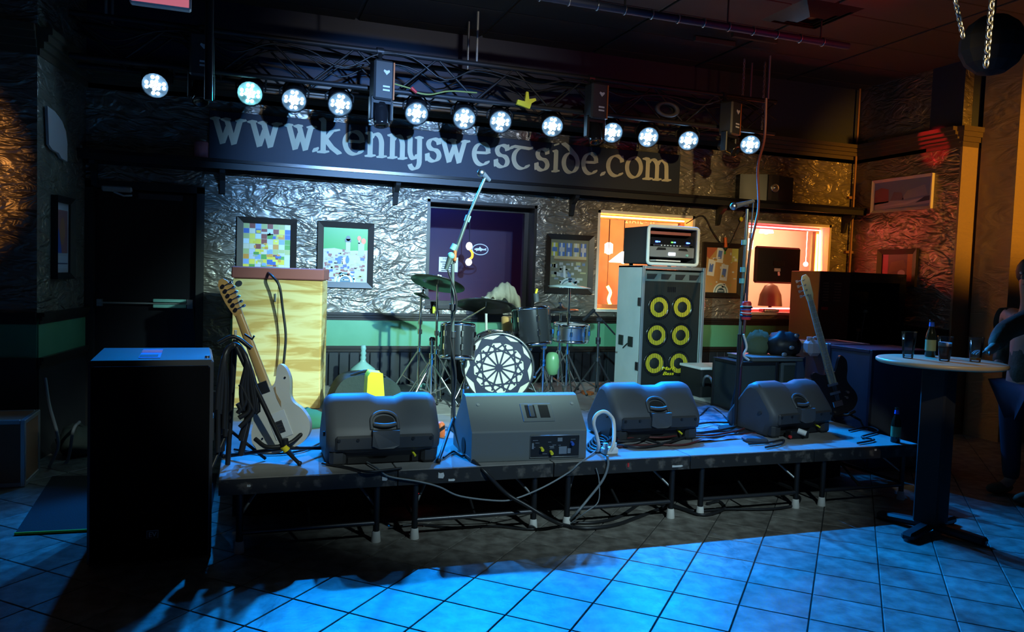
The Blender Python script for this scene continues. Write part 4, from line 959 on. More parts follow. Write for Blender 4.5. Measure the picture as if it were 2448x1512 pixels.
# crumpled rug on the stage, right of centre
cs = [PZ(x, y, ST) for x, y in ((1655, 1062), (1830, 1045), (1800, 965), (1660, 975))]
mb = MB(); n_ = 22; rq = random.Random(5)
for i in range(n_ + 1):
    for j in range(n_ + 1):
        u, v = i / n_, j / n_; p = (cs[0] * (1 - u) + cs[1] * u) * (1 - v) + (cs[3] * (1 - u) + cs[2] * u) * v
        mb.v.append(Vector((p.x, p.y, ST + .008 + .008 * math.sin(u * 7 + v * 17) * math.sin(u * 11 - v * 5) + rq.random() * .003)))
for i in range(n_):
    for j in range(n_): a = i * (n_ + 1) + j; mb.f.append([a, a + n_ + 1, a + n_ + 2, a + 1]); mb.sm.append(True); mb.mi.append(0)
tag(mb.build('crumpled_rug', 'rug', loc=cs[0]), 'crumpled patterned rug lit blue between the right wedges', 'rug')

# ================================================================== WEDGE MONITORS
def molded_wedge(label, loc, rz, w_):
    t = thing('floor_monitor', label, 'monitor speaker', loc, rz, group='moulded stage monitors')
    sec = [(.06, .0), (.035, .075), (.0, .09), (-.008, .135), (-.004, .178), (.03, .225), (.13, .345), (.17, .375), (.225, .382), (.27, .36), (.46, .12), (.47, .07), (.44, .0)]
    cy_, cz_ = .22, .17; st = []
    for f, k in ((-.5, .80), (-.485, .90), (-.455, .97), (-.41, 1.0), (-.20, 1.0), (-.12, 1.0), (-.04, 1.0), (.04, 1.0), (.12, 1.0), (.20, 1.0), (.41, 1.0), (.455, .97), (.485, .90), (.5, .80)):
        dip = .022 if -.05 < f < .13 else 0
        st.append([(f * w_, cy_ + (y - cy_) * k, max(0, cz_ + (z - cz_) * k - (dip if z > .3 else 0))) for y, z in sec])
    mb = MB(); n = len(sec); vs = [p for s_ in st for p in s_]
    fs = [(i * n + j, i * n + (j + 1) % n, (i + 1) * n + (j + 1) % n, (i + 1) * n + j) for i in range(len(st) - 1) for j in range(n)]
    mb.add(vs, [f[::-1] for f in fs], True); mb.add(st[0], [list(range(n))]); mb.add(st[-1], [list(range(n))[::-1]])
    mb.build('housing', 'plastic', t, world=False)
    # lower panel band, feet, jack recess
    mb = MB(); mb.box((0, -.004, .135), (w_ * .86, .03, .085), bev=.012); mb.build('rear_panel', 'plastic2', t, world=False)
    for s_ in (-1, 1):
        mb = MB(); mb.box((s_ * w_ * .40, .06, .05), (.09, .10, .10), bev=.02); mb.build('foot', 'plastic2', t, world=False)
        for q in (.24, .40):
            mb = MB(); mb.cyl((s_ * w_ * q, -.018, .155), (s_ * w_ * q, -.024, .155), .009, n=10); mb.build('screw', 'black', t, world=False)
        mb = MB(); mb.cyl((s_ * w_ * .497, .12, .17), (s_ * (w_ * .497 + .012), .12, .17), .014, n=10); mb.build('rigging_knob', 'plastic2', t, world=False)
    mb = MB(); mb.box((0, .055, .045), (w_ * .62, .02, .07)); mb.build('jack_panel', 'blackmatte', t, world=False)
    # handle: frame on the sloping back, pocket, tongue
    a, b_ = Vector((0, -.004, .178)), Vector((0, .13, .345)); up = (b_ - a).normalized(); nn = Vector((0, -up.z, up.y)); Mx = Matrix((Vector((1, 0, 0)), up, nn)).transposed().to_4x4(); Mx.translation = a
    hw = .075
    outl = [(-hw, .03)] + [(hw * math.cos(R(s)), .085 + .06 * math.sin(R(s))) for s in range(180, -1, -15)] + [(hw, .03)]
    mb = MB(); mb.tube([Mx @ Vector((x, y, .004)) for x, y in outl], .010, 8, 0); mb.build('handle_frame', 'plastic', t, world=False)
    poly = [(-.052, .058), (.052, .058)] + [(.056 * math.cos(R(s)), .088 + .032 * math.sin(R(s))) for s in range(0, 181, 20)]
    mb = MB(); mb.prism(poly, .004, Mx, z0=-.001); mb.build('handle_pocket', 'blackmatte', t, world=False)
    mb = MB(); mb.tube([Mx @ Vector((x, y, z)) for x, y, z in ((-.062, .06, .012), (-.03, .048, .022), (0, .045, .024), (.03, .048, .022), (.062, .06, .012))], .013, 8, 4); mb.build('handle_grip', 'plastic', t, world=False)
    mb = MB(); pl = [(-hw, .0), (hw, .0), (hw * 1.02, -.085), (.04, -.10), (-.04, -.10), (-hw * 1.02, -.085)]
    vs = [(x, -.030 - .016 * (1 - abs(x) / .09), .205 + y * 1.0) for x, y in pl] + [(x, .02, .205 + y) for x, y in pl]
    mb.add(vs, [(0, 1, 2, 3, 4, 5)[::-1]] + [(i, (i + 1) % 6, 6 + (i + 1) % 6, 6 + i) for i in range(6)], False); mb.build('handle_tongue', 'plastic', t, world=False)
    mb = MB(); mb.cyl((w_ * .25, .04, .07), (w_ * .27, .0, .05), .007, n=8); mb.build('jack_plug', 'yellow', t, world=False)
    return t
def wl(x, y, Y): return P(x, y, Y)
a, b_ = P(782, 1040, 4.28), P(1056, 1035, 4.28); molded_wedge('black moulded monitor at left end beside the guitar stand', ((a.x + b_.x) / 2, 4.29, ST), R(0), b_.x - a.x)
a, b_ = P(1472, 1000, 4.55), P(1676, 990, 4.55); molded_wedge('black moulded monitor behind the white power cable loop', ((a.x + b_.x) / 2 + .01, 4.56, ST), R(1), b_.x - a.x + .02)
molded_wedge('black moulded monitor at the right end near bass guitar', (3.87, 4.56, ST), R(11), .66)
# plywood wedge with grey-green paint
t = thing('floor_monitor', 'boxy painted wedge monitor with rear jack panel at front centre', 'monitor speaker', (1.615, 4.237, ST), R(-2.8))
w_ = .715; sec = [(0, 0), (0, .178), (.20, .362), (.25, .372), (.50, .13), (.50, 0)]
mb = MB(); mb.prism([(y, z) for y, z in sec], w_, Matrix(((0, 0, 1, -w_ / 2), (1, 0, 0, 0), (0, 1, 0, 0), (0, 0, 0, 1)))); o = mb.build('cabinet', 'wedgepaint', t, world=False)
bv = o.modifiers.new('bev', 'BEVEL'); bv.width = .006; bv.segments = 2
up = Vector((0, .20, .184)).normalized(); nn = Vector((0, -up.z, up.y)); Mx = Matrix((Vector((1, 0, 0)), up, nn)).transposed().to_4x4(); Mx.translation = Vector((.07, 0, .178))
mb = MB(); mb.box((0, .135, .003), (.20, .135, .008), M=Mx, bev=.003); mb.build('handle_plate', 'wedgepaint', t, world=False)
for s_ in (-1, 1):
    mb = MB(); mb.box((s_ * .043, .14, .0072), (.062, .095, .003), M=Mx); mb.build('handle_pocket', 'blackmatte', t, world=False)
    mb = MB(); mb.cyl(Mx @ Vector((s_ * .30 - .06, .20, 0)), Mx @ Vector((s_ * .30 - .06, .20, .006)), .010, n=12); mb.build('bolt', 'greymetal', t, world=False)
mb = MB(); mb.box((.02, .14, .012), (.03, .09, .014), M=Mx @ Matrix.Translation((-.06, 0, 0)), bev=.004); mb.build('handle_bar', 'plastic', t, world=False)
mb = MB(); mb.tube([(-.0, -.004, .02), (.31, -.004, .02), (.31, -.004, .15), (-.0, -.004, .15)], .004, 4, closed=True); mb.build('panel_frame', 'greymetal', t, world=False)
mb = MB(); mb.span((.0, -.004, .02), (.31, .0, .15)); jp = mb.build('jack_panel', 'black', t, world=False)
rq = random.Random(11)
for k in range(16):
    x, z = .02 + rq.random() * .25, .035 + rq.random() * .09; mb = MB(); mb.box((x, -.006, z), (.012 + rq.random() * .02, .002, .003)); mb.build('marking', 'greymetal', t, world=False)
for x, z, w2, h2 in ((.015, .09, .012, .035), (.185, .125, .03, .022), (.205, .06, .05, .045), (.245, .055, .02, .03)):
    mb = MB(); mb.box((x, -.006, z), (w2, .003, h2)); mb.build('label_plate', 'greymetal', t, world=False)
for x, z, mt in ((.07, .075, 'yellow'), (.13, .052, 'yellow'), (.26, .105, 'bluemark')):
    mb = MB(); mb.cyl((x, 0, z), (x, -.03, z - .006), .010, n=10); mb.build('jack_plug', mt, t, world=False)
mb = MB(); mb.cyl((-w_ / 2 - .001, .2, .06), (-w_ / 2 - .004, .2, .06), .05, n=20); mb.build('pole_cup', 'blackmatte', t, world=False)

# ================================================================== BIG LOUDSPEAKER
p0, p1 = PZ(210, 1362, 0), PZ(500, 1333, 0); rz = math.atan2(p1.y - p0.y, p1.x - p0.x); w_ = (p1 - p0).length + .02; h_, D = 1.015, .66
t = thing('pa_speaker', 'tall black loudspeaker cabinet on the floor at left', 'speaker', (p0 + p1) / 2, rz)
mb = MB(); mb.box((0, D / 2 + .02, h_ / 2), (w_, D - .02, h_), bev=.012); mb.build('cabinet', 'subpaint', t, world=False)
mb = MB(); mb.box((0, .005, h_ / 2 - .003), (w_ - .035, .03, h_ - .045), bev=.01); mb.build('grille', 'grille', t, world=False)
mb = MB(); mb.box((.01, -.014, .15), (.055, .006, .042), bev=.002); bd = mb.build('badge', 'greymetal', t, world=False)
mb = MB(); mb.box((.01, -.018, .15), (.047, .003, .034)); mb.build('badge_face', 'black', t, world=False)
tm = text_mesh('EV', .034, .0008, M=Matrix.Translation((.01, -.021, .15)) @ Matrix.Rotation(R(90), 4, 'X')); tm.build('badge_lettering', 'paper', t, world=False)
for s_ in (-1, 1):
    mb = MB(); mb.box((s_ * (w_ / 2 + .004), .3, .62), (.012, .2, .12), bev=.004); mb.build('side_handle', 'plastic2', t, world=False)
mb = MB(); mb.cyl((w_ / 2 - .03, .13, h_), (w_ / 2 - .03, .13, h_ + .012), .012, n=10); mb.build('rigging_bolt', 'steel', t, world=False)
Wm = WM[t.name_full]
def top(px, py): return PZ(px, py, h_ + .001)
c = top(362, 846); tt = thing('label_card', 'small red and black printed card on top of big loudspeaker', 'card', c, rz)
mb = MB(); mb.box((0, 0, .001), (.10, .42, .002)); mb.build('card', 'bluemark', tt, world=False)
mb = MB(); mb.box((.0, .10, .0025), (.10, .12, .002)); mb.build('red_print', 'redmark', tt, world=False)
mb = MB(); mb.box((-.005, -.12, .0025), (.085, .10, .002)); mb.build('black_print', 'ink', tt, world=False)

# ================================================================== PLYWOOD CASE
Yc = 6.2; a, b_ = P(556, 668, Yc), P(766, 668, Yc); rz = R(-10); w_ = (b_.x - a.x) / math.cos(rz); hp = (a.z + b_.z) / 2 - ST
c = (a + b_) / 2; t = thing('plywood_case', 'tall pale plywood case with red brown top at stage left rear', 'case', (c.x, Yc, ST), rz)
mb = MB(); mb.box((-w_ * .245, .01, hp / 2), (w_ * .51 - .004, .018, hp - .01), bev=.002); mb.build('front_panel', 'plywood', t, world=False)
mb = MB(); mb.box((w_ * .255, .01, hp / 2), (w_ * .49 - .004, .018, hp - .01), bev=.002); mb.build('front_panel', 'plywood', t, world=False)
mb = MB(); mb.box((0, .28, hp / 2), (w_ - .01, .50, hp - .004)); mb.build('carcass', 'plywood', t, world=False)
mb = MB(); mb.box((w_ / 2, .27, hp / 2), (.018, .5, hp - .01), bev=.002); mb.build('side_panel', 'plywood', t, world=False)
mb = MB(); mb.box((0.005, .27, hp + .045), (w_ + .03, .55, .09), bev=.008); mb.build('lid', 'redbrown', t, world=False)
mb = MB(); mb.cyl((-w_ / 2 + .05, .0, hp - .04), (-w_ / 2 + .05, -.012, hp - .04), .022, n=14); mb.build('castor_socket', 'steel', t, world=False)
mb = MB(); mb.box((-.01, -.004, hp * .86), (.012, .012, .06)); mb.build('hinge', 'greymetal', t, world=False)
pts = [P(640, 652, Yc + .02), P(652, 662, Yc - .08), P(668, 685, Yc - .12), P(676, 740, Yc - .1), P(683, 800, Yc - .1), P(680, 850, Yc - .1), P(676, 885, Yc - .1)]
mb = MB(); mb.tube(pts, .010, 6, 5); tag(mb.build('hanging_cable', 'cable', loc=pts[-1]), 'black cable hanging down the plywood case front', 'cable')
pts = [P(x, y, Yc + .12) + Vector((0, 0, 0)) for x, y in ((600, 648), (625, 640), (650, 640), (690, 645), (705, 648))]
mb = MB(); mb.tube(pts, .008, 6, 5); tag(mb.build('loose_cable', 'cablegreen', loc=pts[0]), 'loose coiled cable on top of the plywood case', 'cable')
# green cloth heap in front of the case base
c = P(735, 945, 5.5); c.z = ST; mb = MB(); mb.ball((0, 0, 0), 1, 16, (.17, .12, .12), M=Matrix.Translation(c)); rq = random.Random(2)
mb.v = [Vector((v.x + rq.uniform(-.012, .012), v.y, max(ST + .001, v.z + rq.uniform(-.012, .012)))) for v in mb.v]
mat('greencloth', (.05, .22, .12), .9); tag(mb.build('cloth_heap', 'greencloth', loc=c), 'green cloth heaped at the foot of the plywood case', 'cloth')

# ================================================================== BASS RIG
Yb = 6.5; a, b_ = P(1537, 634, Yb), P(1688, 642, Yb); zt = (a.z + b_.z) / 2; w_ = b_.x - a.x; D = .50; xc = (a.x + b_.x) / 2; hc = zt - ST
t = thing('bass_cabinet', 'tall bass speaker cabinet in white flight case with yellow cones', 'bass cabinet', (xc, Yb, ST), R(0))
th = .022
mb = MB(); mb.box((-w_ / 2 + th / 2, D / 2, hc / 2), (th, D, hc), bev=.004); sp = mb.build('side_panel', 'casewhite', t, world=False)
for z in (.33, .33): pass
mb = MB(); mb.box((w_ / 2 - th / 2, D / 2, hc / 2), (th, D, hc), bev=.004); mb.build('side_panel', 'casewhite', t, world=False)
mb = MB(); mb.box((0, D / 2, hc - th / 2), (w_, D, th), bev=.004); mb.build('top_panel', 'casegrey', t, world=False)
mb = MB(); mb.box((0, D / 2, th / 2), (w_, D, th)); mb.build('bottom_panel', 'casegrey', t, world=False)
mb = MB(); mb.box((0, D - th / 2, hc / 2), (w_ - .05, th, hc - .05)); mb.build('back_panel', 'cabblack', t, world=False)
for q in (((-w_ / 2, -.006, 0), (-w_ / 2 + .03, .012, hc)), ((w_ / 2 - .03, -.006, 0), (w_ / 2, .012, hc)), ((-w_ / 2 + .03, -.006, hc - .03), (w_ / 2 - .03, .012, hc))):
    mb = MB(); mb.span(q[0], q[1], bev=.003); mb.build('edge_trim', 'aluminium', t, world=False)
iw = w_ - .07
mb = MB(); mb.span((-iw / 2, .03, .06), (iw / 2, D - .04, hc - .045)); mb.build('speaker_box', 'cabblack', t, world=False)
mb = MB(); mb.span((-iw / 2, .022, hc - .145), (iw / 2, .03, hc - .05)); mb.build('baffle_strip', 'casegrey', t, world=False)
for k in range(4):
    x = -iw / 2 + .08 + k * (iw - .16) / 3; mb = MB(); mb.prism([(-.055, -.025), (.02, -.025), (.055, .025), (-.055, .025)], .006, Matrix.Translation((x, .0215, hc - .10)) @ Matrix.Rotation(R(90), 4, 'X')); mb.build('port_slot', 'blackmatte', t, world=False)
mb = MB(); mb.box((-.01, .027, hc - .22), (.09, .006, .05)); mb.build('horn', 'blackgloss', t, world=False)
for r in range(3):
    for s_ in (-1, 1):
        pc_ = P((1575, 1569.5, 1564)[r] if s_ < 0 else (1631, 1627, 1622)[r], (735, 802, 869)[r], Yb + .03); c = Vector((pc_.x - xc, .03, pc_.z - ST)); Mx = look(c, c + Vector((0, -1, 0)))
        mb = MB(); mb.lathe([(.122, 0), (.122, .008), (.108, .010), (.10, .004), (.095, .0)], 28, Mx, cap=False); cone = mb.build('speaker_surround', 'blackgloss', t, world=False)
        mb = MB(); mb.lathe([(.096, .004), (.050, .002)], 28, Mx, cap=False); mb.build('speaker_cone', 'coneyellow', t, world=False)
        mb = MB(); mb.lathe([(.054, .0025), (.04, .008), (.001, .012)], 20, Mx, cap=False); mb.build('dust_cap', 'cabblack', t, world=False)
mb = MB()
for k in range(34):
    x = -iw / 2 + iw * k / 33
    mb.add([(x - .0016, .012, .075), (x + .0016, .012, .075), (x + .0016, .012, hc - .15), (x - .0016, .012, hc - .15)], [(0, 1, 2, 3)])
mb.build('grille', 'cabblack', t, world=False)
for k, (tx, z) in enumerate((('Mark', P(1600, 882, Yb).z - ST), ('Bass', P(1600, 894, Yb).z - ST))):
    text_mesh(tx, .046, .003, .3, M=Matrix.Translation((P(1598, 890, Yb).x - xc, .008, z)) @ Matrix.Rotation(R(90), 4, 'X') @ Matrix.Diagonal((1.5, 1, 1, 1))).build('logo_lettering', 'logoyellow', t, world=False)
for z in (.72, .22):
    for x in (-w_ / 2 - .004, w_ / 2 + .004):
        mb = MB(); mb.box((x, .03, hc * z), (.012, .06, .08), bev=.004); mb.build('latch', 'darksteel', t, world=False)
for y in (.18, .38):
    mb = MB(); mb.box((-w_ / 2 - .003, y, hc * .40), (.01, .10, .10), bev=.004); mb.build('recessed_catch', 'darksteel', t, world=False)
mb = MB(); mb.box((-w_ / 2 - .006, .28, hc * .40 - .05), (.008, .1, .012), rot=(R(-30), 0, 0)); mb.build('catch_lever', 'darksteel', t, world=False)
# rack on top
ra, rb_ = P(1551, 540, Yb - .02), P(1670, 632, Yb - .02); rw = rb_.x - ra.x; rh = ra.z - zt - .02; rx = (ra.x + rb_.x) / 2
t = thing('amp_rack', 'black amplifier rack with white rim and lit displays on bass rig', 'rack', (rx, Yb - .02, zt), R(3))
for s_ in (-1, 1):
    for y in (.06, .4):
        mb = MB(); mb.cyl((s_ * rw * .4, y, 0), (s_ * rw * .4, y, .02), .02, n=10); mb.build('foot', 'black', t, world=False)
hz = .02; th = .02; D = .46
for q in (((-rw / 2, .02, hz), (-rw / 2 + th, D, hz + rh)), ((rw / 2 - th, .02, hz), (rw / 2, D, hz + rh)), ((-rw / 2 + th, .02, hz), (rw / 2 - th, D, hz + th)), ((-rw / 2 + th, .02, hz + rh - th), (rw / 2 - th, D, hz + rh)), ((-rw / 2 + th, D - th, hz + th), (rw / 2 - th, D, hz + rh - th))):
    mb = MB(); mb.span(*q, bev=.006); mb.build('shell_panel', 'plastic2', t, world=False)
mb = MB(); rr = .03
pts = []
for cx_, cz_, a0 in ((rw / 2 - rr, hz + rh - rr, 0), (-rw / 2 + rr, hz + rh - rr, 90), (-rw / 2 + rr, hz + rr, 180), (rw / 2 - rr, hz + rr, 270)):
    pts += [(cx_ + rr * math.cos(R(a0 + s)), 0.01, cz_ + rr * math.sin(R(a0 + s))) for s in (0, 30, 60, 90)]
mb.tube(pts, .017, 8, closed=True); mb.build('rim', 'casewhite', t, world=False)
iw = rw - 2 * th - .01
mb = MB(); mb.box((0, .2, hz + rh * .62), (iw, .3, rh * .20), bev=.003); u1 = mb.build('wireless_unit', 'blackgloss', t, world=False)
for x, mt, s_ in ((-.17, 'ledblue', .013), (-.14, 'ledblue', .009), (.01, 'ledgreen', .010), (.04, 'ledblue', .009), (.19, 'ledblue', .012), (.21, 'ledblue', .008)):
    mb = MB(); mb.box((x * rw / .58, .046, hz + rh * .60), (s_ * 2, .006, s_ * 1.2)); mb.build('indicator', mt, u1, world=False)
mb = MB(); mb.box((0, .2, hz + rh * .33), (iw, .34, rh * .28), bev=.004); u2 = mb.build('power_amp', 'greymetal', t, world=False)
mb = MB(); mb.box((.0, .026, hz + rh * .28), (.075, .006, .028), bev=.002); mb.build('display', 'lcd', u2, world=False)
for s_ in (-1, 1):
    mb = MB(); mb.prism([(-.06, 0), (.05, -.004), (.03, .022), (-.055, .02)], .004, Matrix.Translation((s_ * .13, .029, hz + rh * .385)) @ Matrix.Rotation(R(90), 4, 'X') @ Matrix.Diagonal((s_, 1, 1, 1))); mb.build('air_vent', 'black', u2, world=False)
mb = MB(); mb.cyl((.17, .03, hz + rh * .26), (.17, .018, hz + rh * .26), .012, n=12); mb.build('power_button', 'tealmark', u2, world=False)
mb = MB(); mb.box((0, .04, hz + rh * .505), (iw * .8, .012, .02), bev=.003); mb.build('patch_strip', 'darksteel', t, world=False)
for k in range(7):
    mb = MB(); mb.cyl((-.12 + k * .035, .034, hz + rh * .505), (-.12 + k * .035, .026, hz + rh * .505), .006, n=8); mb.build('knob', 'white', t, world=False)
mb = MB(); mb.box((-.04, .15, hz + .035), (.30, .22, .012), rot=(0, 0, .1)); mb.build('paper_sheet', 'paper', t, world=False)
mb = MB(); mb.box((0, .25, hz + rh * .85), (iw, .3, .03)); mb.build('shelf_unit', 'redbrown', t, world=False)
# ================================================================== DRUM KIT
def axisM(c, n):
    return Matrix.Translation(Vector(c)) @ Vector((0, 0, 1)).rotation_difference(Vector(n).normalized()).to_matrix().to_4x4()
def drum(name, label, c, axis, r, dep, lugs, shellm='shell', headm='drumhead', hoop=.012):
    """c centre of the batter/front head; shell runs back along -axis"""
    t = thing(name, label, 'drum', c); Mx = axisM(c, axis)
    mb = MB(); mb.lathe([(r * .96, -dep), (r * .965, -dep + .01), (r * .965, -.01), (r * .96, 0)], 36, Mx, cap=False); mb.build('shell', shellm, t)
    for z in (0, -dep):
        mb = MB(); mb.lathe([(r * .965, z - .015), (r, z - .015), (r, z + .012), (r * .965, z + .012), (r * .955, z + .004)], 36, Mx, cap=False); mb.build('hoop', 'chrome', t)
        mb = MB(); mb.lathe([(.0005, z), (r * .96, z)], 36, Mx, cap=False); mb.build('head', headm, t)
    for k in range(lugs):
        a = 2 * math.pi * (k + .5) / lugs; p = Vector((r * 1.01 * math.cos(a), r * 1.01 * math.sin(a), 0)); mb = MB()
        mb.cyl(Mx @ (p + Vector((0, 0, -.0))), Mx @ (p + Vector((0, 0, -dep))), .005, n=6)
        for f in (.3, .7) if dep > .2 else (.5,): mb.box((0, 0, 0), (.022, .022, .05), M=Mx @ Matrix.Translation((p.x, p.y, -dep * f)) @ Matrix.Rotation(a, 4, 'Z'), bev=.005)
        mb.build('lug', 'chrome', t)
    return t, Mx
kc = P(1192.5, 880, 6.0); kr = .296; kax = Vector((-.22, -.975, .02)).normalized()
t, Mx = drum('bass_drum', 'bass drum with cream head and dark wheel emblem', kc, kax, kr, .40, 10, hoop=.02)
mb = MB(); mb.lathe([(kr * .95, -.02), (kr * 1.0, -.02), (kr * 1.0, .03), (kr * .95, .03)], 40, Mx, cap=False); mb.build('wood_hoop', 'darksteel', t)
hd = MB(); hd.lathe([(.0005, .006), (kr * .955, .006)], 40, Mx, cap=False); hd.build('front_head', 'cream', t)
em = MB(); Rk = kr * .95; zz = [.008]
def strip(a, b_, w_):
    a, b_ = Vector(a), Vector(b_); d = (b_ - a).normalized(); n = Vector((-d.y, d.x)) * w_ / 2; zz[0] += 5e-6
    em.add([(*(a - n), zz[0]), (*(b_ - n), zz[0]), (*(b_ + n), zz[0]), (*(a + n), zz[0])], [(0, 1, 2, 3)], False, Mx)
def pol(r_, a): return Vector((r_ * math.cos(R(a)), r_ * math.sin(R(a))))
em.add([(*pol(Rk * .125, 30 * k), .0079) for k in range(12)], [list(range(12))], False, Mx)
for k in range(12):
    a = 30 * k + 2; strip((0, 0), pol(Rk * .70, a), Rk * .052)
    strip(pol(Rk * .80, a), pol(Rk * .80, a + 105), Rk * .05)
for k in range(10):       # thick ten-sided rim with points reaching the hoop
    a = 36 * k + 1; zz[0] += 5e-6
    i0, i1, tip0, mid, tip1 = pol(Rk * .74, a), pol(Rk * .74, a + 36), pol(Rk * 1.0, a), pol(Rk * .85, a + 18), pol(Rk * 1.0, a + 36)
    em.add([(*p, zz[0]) for p in (i0, pol(Rk * .74, a + 18), i1, tip1, mid, tip0)], [(0, 1, 2, 3, 4, 5)], False, Mx)
em.build('emblem', 'emblem', t)
pc = Mx @ Vector((0, 0, .012)) + Vector((.105, -.012, -.135)); Mp = axisM(pc, kax)
mb = MB(); mb.lathe([(.055, -.004), (.055, .002), (.0005, .002)], 24, Mp, cap=False); mb.build('port_hole', 'blackmatte', t)
for s_ in (-1, 1):
    mb = MB(); side = Vector((kax.y, -kax.x, 0)) * -s_; b0 = kc - kax * .08 + side * kr * .9 + Vector((0, 0, -.1)); mb.cyl(b0, Vector((b0.x, b0.y, 0)) + side * .12 + kax * .1 + Vector((0, 0, ST)), .009, n=8); mb.build('spur', 'chrome', t)
for k in range(8):
    a = 45 * k + 20; p = Mx @ Vector((*pol(kr * 1.02, a), .02)); mb = MB(); mb.box(p, (.03, .03, .03), bev=.008); mb.build('claw', 'chrome', t)
# toms and snare
c = P(1095, 778, 5.98); drum('rack_tom', 'dark rack tom left of the bass drum top', c, (.05, .16, .98), .140, .26, 6)
c = P(1268, 738, 6.15); drum('rack_tom', 'larger dark rack tom right above the bass drum', c, (-.08, .10, .99), .160, .30, 6)
c = P(1366, 777, 6.5); t, Mx_ = drum('snare_drum', 'shallow chrome snare drum among stands right of bass drum', c, (0, -.06, 1), .165, .14, 8, 'steel')
# plain tripod stand made of tubes
def tripod(t, base, top_, r=.011, h=.42, spread=.27, a0=20, m_='chrome'):
    base, top_ = Vector(base), Vector(top_)
    mb = MB(); mb.cyl(base + Vector((0, 0, .06)), top_, r, n=10); mb.build('pole', m_, t)
    L = (top_ - base).normalized()
    for z in (h, h + .16, (top_ - base).length * .75):
        if z < (top_ - base).length: mb = MB(); mb.cyl(base + L * (z - .02), base + L * (z + .02), r * 1.9, n=10); mb.build('collar', m_, t)
    for k in range(3):
        a = R(a0 + 120 * k); d = Vector((math.cos(a), math.sin(a), 0)); mb = MB()
        mb.cyl(base + Vector((0, 0, h)), base + d * spread + Vector((0, 0, .012)), r * .75, n=8); mb.cyl(base + Vector((0, 0, .10)), base + d * spread * .55 + Vector((0, 0, h * .45)), r * .6, n=6); lg = mb.build('leg', m_, t)
        mb = MB(); mb.ball(base + d * spread + Vector((0, 0, .014)), .014, 8); mb.build('rubber_foot', 'black', lg)
def cymbal(label, c, n, r, base=None, matn='cymbal', boom=None, kind='cymbal'):
    n = Vector(n).normalized(); t = thing(kind, label, 'cymbal', (base if base is not None else c)); Mx = axisM(c, n)
    mb = MB(); mb.lathe([(.004, .020), (r * .14, .016), (r * .20, .004), (r * .55, -.006), (r, -.022), (r, -.024), (r * .55, -.0085), (r * .20, .001), (r * .14, .012), (.004, .016)], 36, Mx, cap=False); mb.build('cymbal_plate', matn, t)
    mb = MB(); mb.cyl(Mx @ Vector((0, 0, -.03)), Mx @ Vector((0, 0, .055)), .005, n=8); mb.cyl(Mx @ Vector((0, 0, .022)), Mx @ Vector((0, 0, .036)), .016, n=10); mb.box((0, 0, .05), (.035, .006, .014), M=Mx); mb.build('wing_nut', 'chrome', t)
    if base is not None:
        top_ = Mx @ Vector((0, 0, -.03))
        if boom is not None:
            b2 = Vector(boom); tripod(t, base, b2); mb = MB(); mb.cyl(b2 - (top_ - b2) * .35, top_, .008, n=8); mb.cyl(b2 + Vector((-.025, 0, 0)), b2 + Vector((.025, 0, 0)), .02, n=10); mb.build('boom_arm', 'chrome', t)
        else: tripod(t, base, top_)
    return t
fl = lambda c, dx=0, dy=0: Vector((c.x + dx, c.y + dy, ST))
c = P(1048, 673, 6.45); cymbal('large dark crash cymbal left of the centre microphone stand', c, (.24, .24, .94), .235, fl(c))
c = P(1162, 726, 6.2); cymbal('broad dark ride cymbal tilted above the bass drum', c, (.13, .26, .95), .255, fl(c, -.28, .42), boom=P(1085, 780, 6.5))
c = P(1362, 681, 6.4); cymbal('cymbal catching cyan light at right of the kit', c, (.02, -.02, 1), .195, fl(c), 'cymballit')
c = P(1010, 702, 6.6); cymbal('small splash cymbal beside the yellow cup', c, (.35, .1, .92), .075, fl(c, -.02))
c = P(1340, 737, 6.75); t = cymbal('hi-hat cymbal pair behind the snare drum', c, (-.1, -.03, .99), .17, fl(c), kind='hi_hat')
mb = MB(); mb.lathe([(.004, -.055), (.03, -.05), (.04, -.04), (.17, -.028), (.17, -.03), (.04, -.043), (.004, -.06)], 32, axisM(c, (-.1, -.03, .99)), cap=False); mb.build('lower_plate', 'cymbal', t)
# extra hardware: chrome stand bases
for k, (px, py, Y, lab) in enumerate(((1300, 830, 6.05, 'empty chrome tom stand right beside the bass drum'), (1033, 812, 6.2, 'short chrome stand left of the rack tom'), (1432, 765, 6.35, 'dark boom stand with microphone between kit and bass rig'))):
    c = P(px, py, Y); t = thing('hardware_stand', lab, 'stand', fl(c)); tripod(t, fl(c), c, .012, .36, .24, 50 + 40 * k, 'chrome' if k < 2 else 'darksteel')
    mb = MB(); mb.box(c, (.05, .04, .04), bev=.01); mb.build('clamp', 'chrome' if k < 2 else 'darksteel', t)
    if k == 2:
        mb = MB(); mb.cyl(P(1420, 742, Y), P(1395, 765, Y - .05), .018, .014, n=10); mb.build('microphone', 'darksteel', t)
        mb = MB(); mb.cyl(P(1418, 742, Y), P(1470, 800, Y + .1), .008, n=8); mb.build('boom_arm', 'darksteel', t)
c = P(1283, 722, 6.1); t = thing('clip_microphone', 'stubby microphone with yellow tape clipped on the right tom', 'microphone', c); mb = MB(); mb.cyl(c, c + Vector((-.01, 0, .07)), .022, n=10); mb.build('capsule', 'plastic', t); mb = MB(); mb.cyl(c + Vector((-.01, 0, .07)), c + Vector((.0, 0, .11)), .01, n=8); mb.build('tape', 'yellow', t)
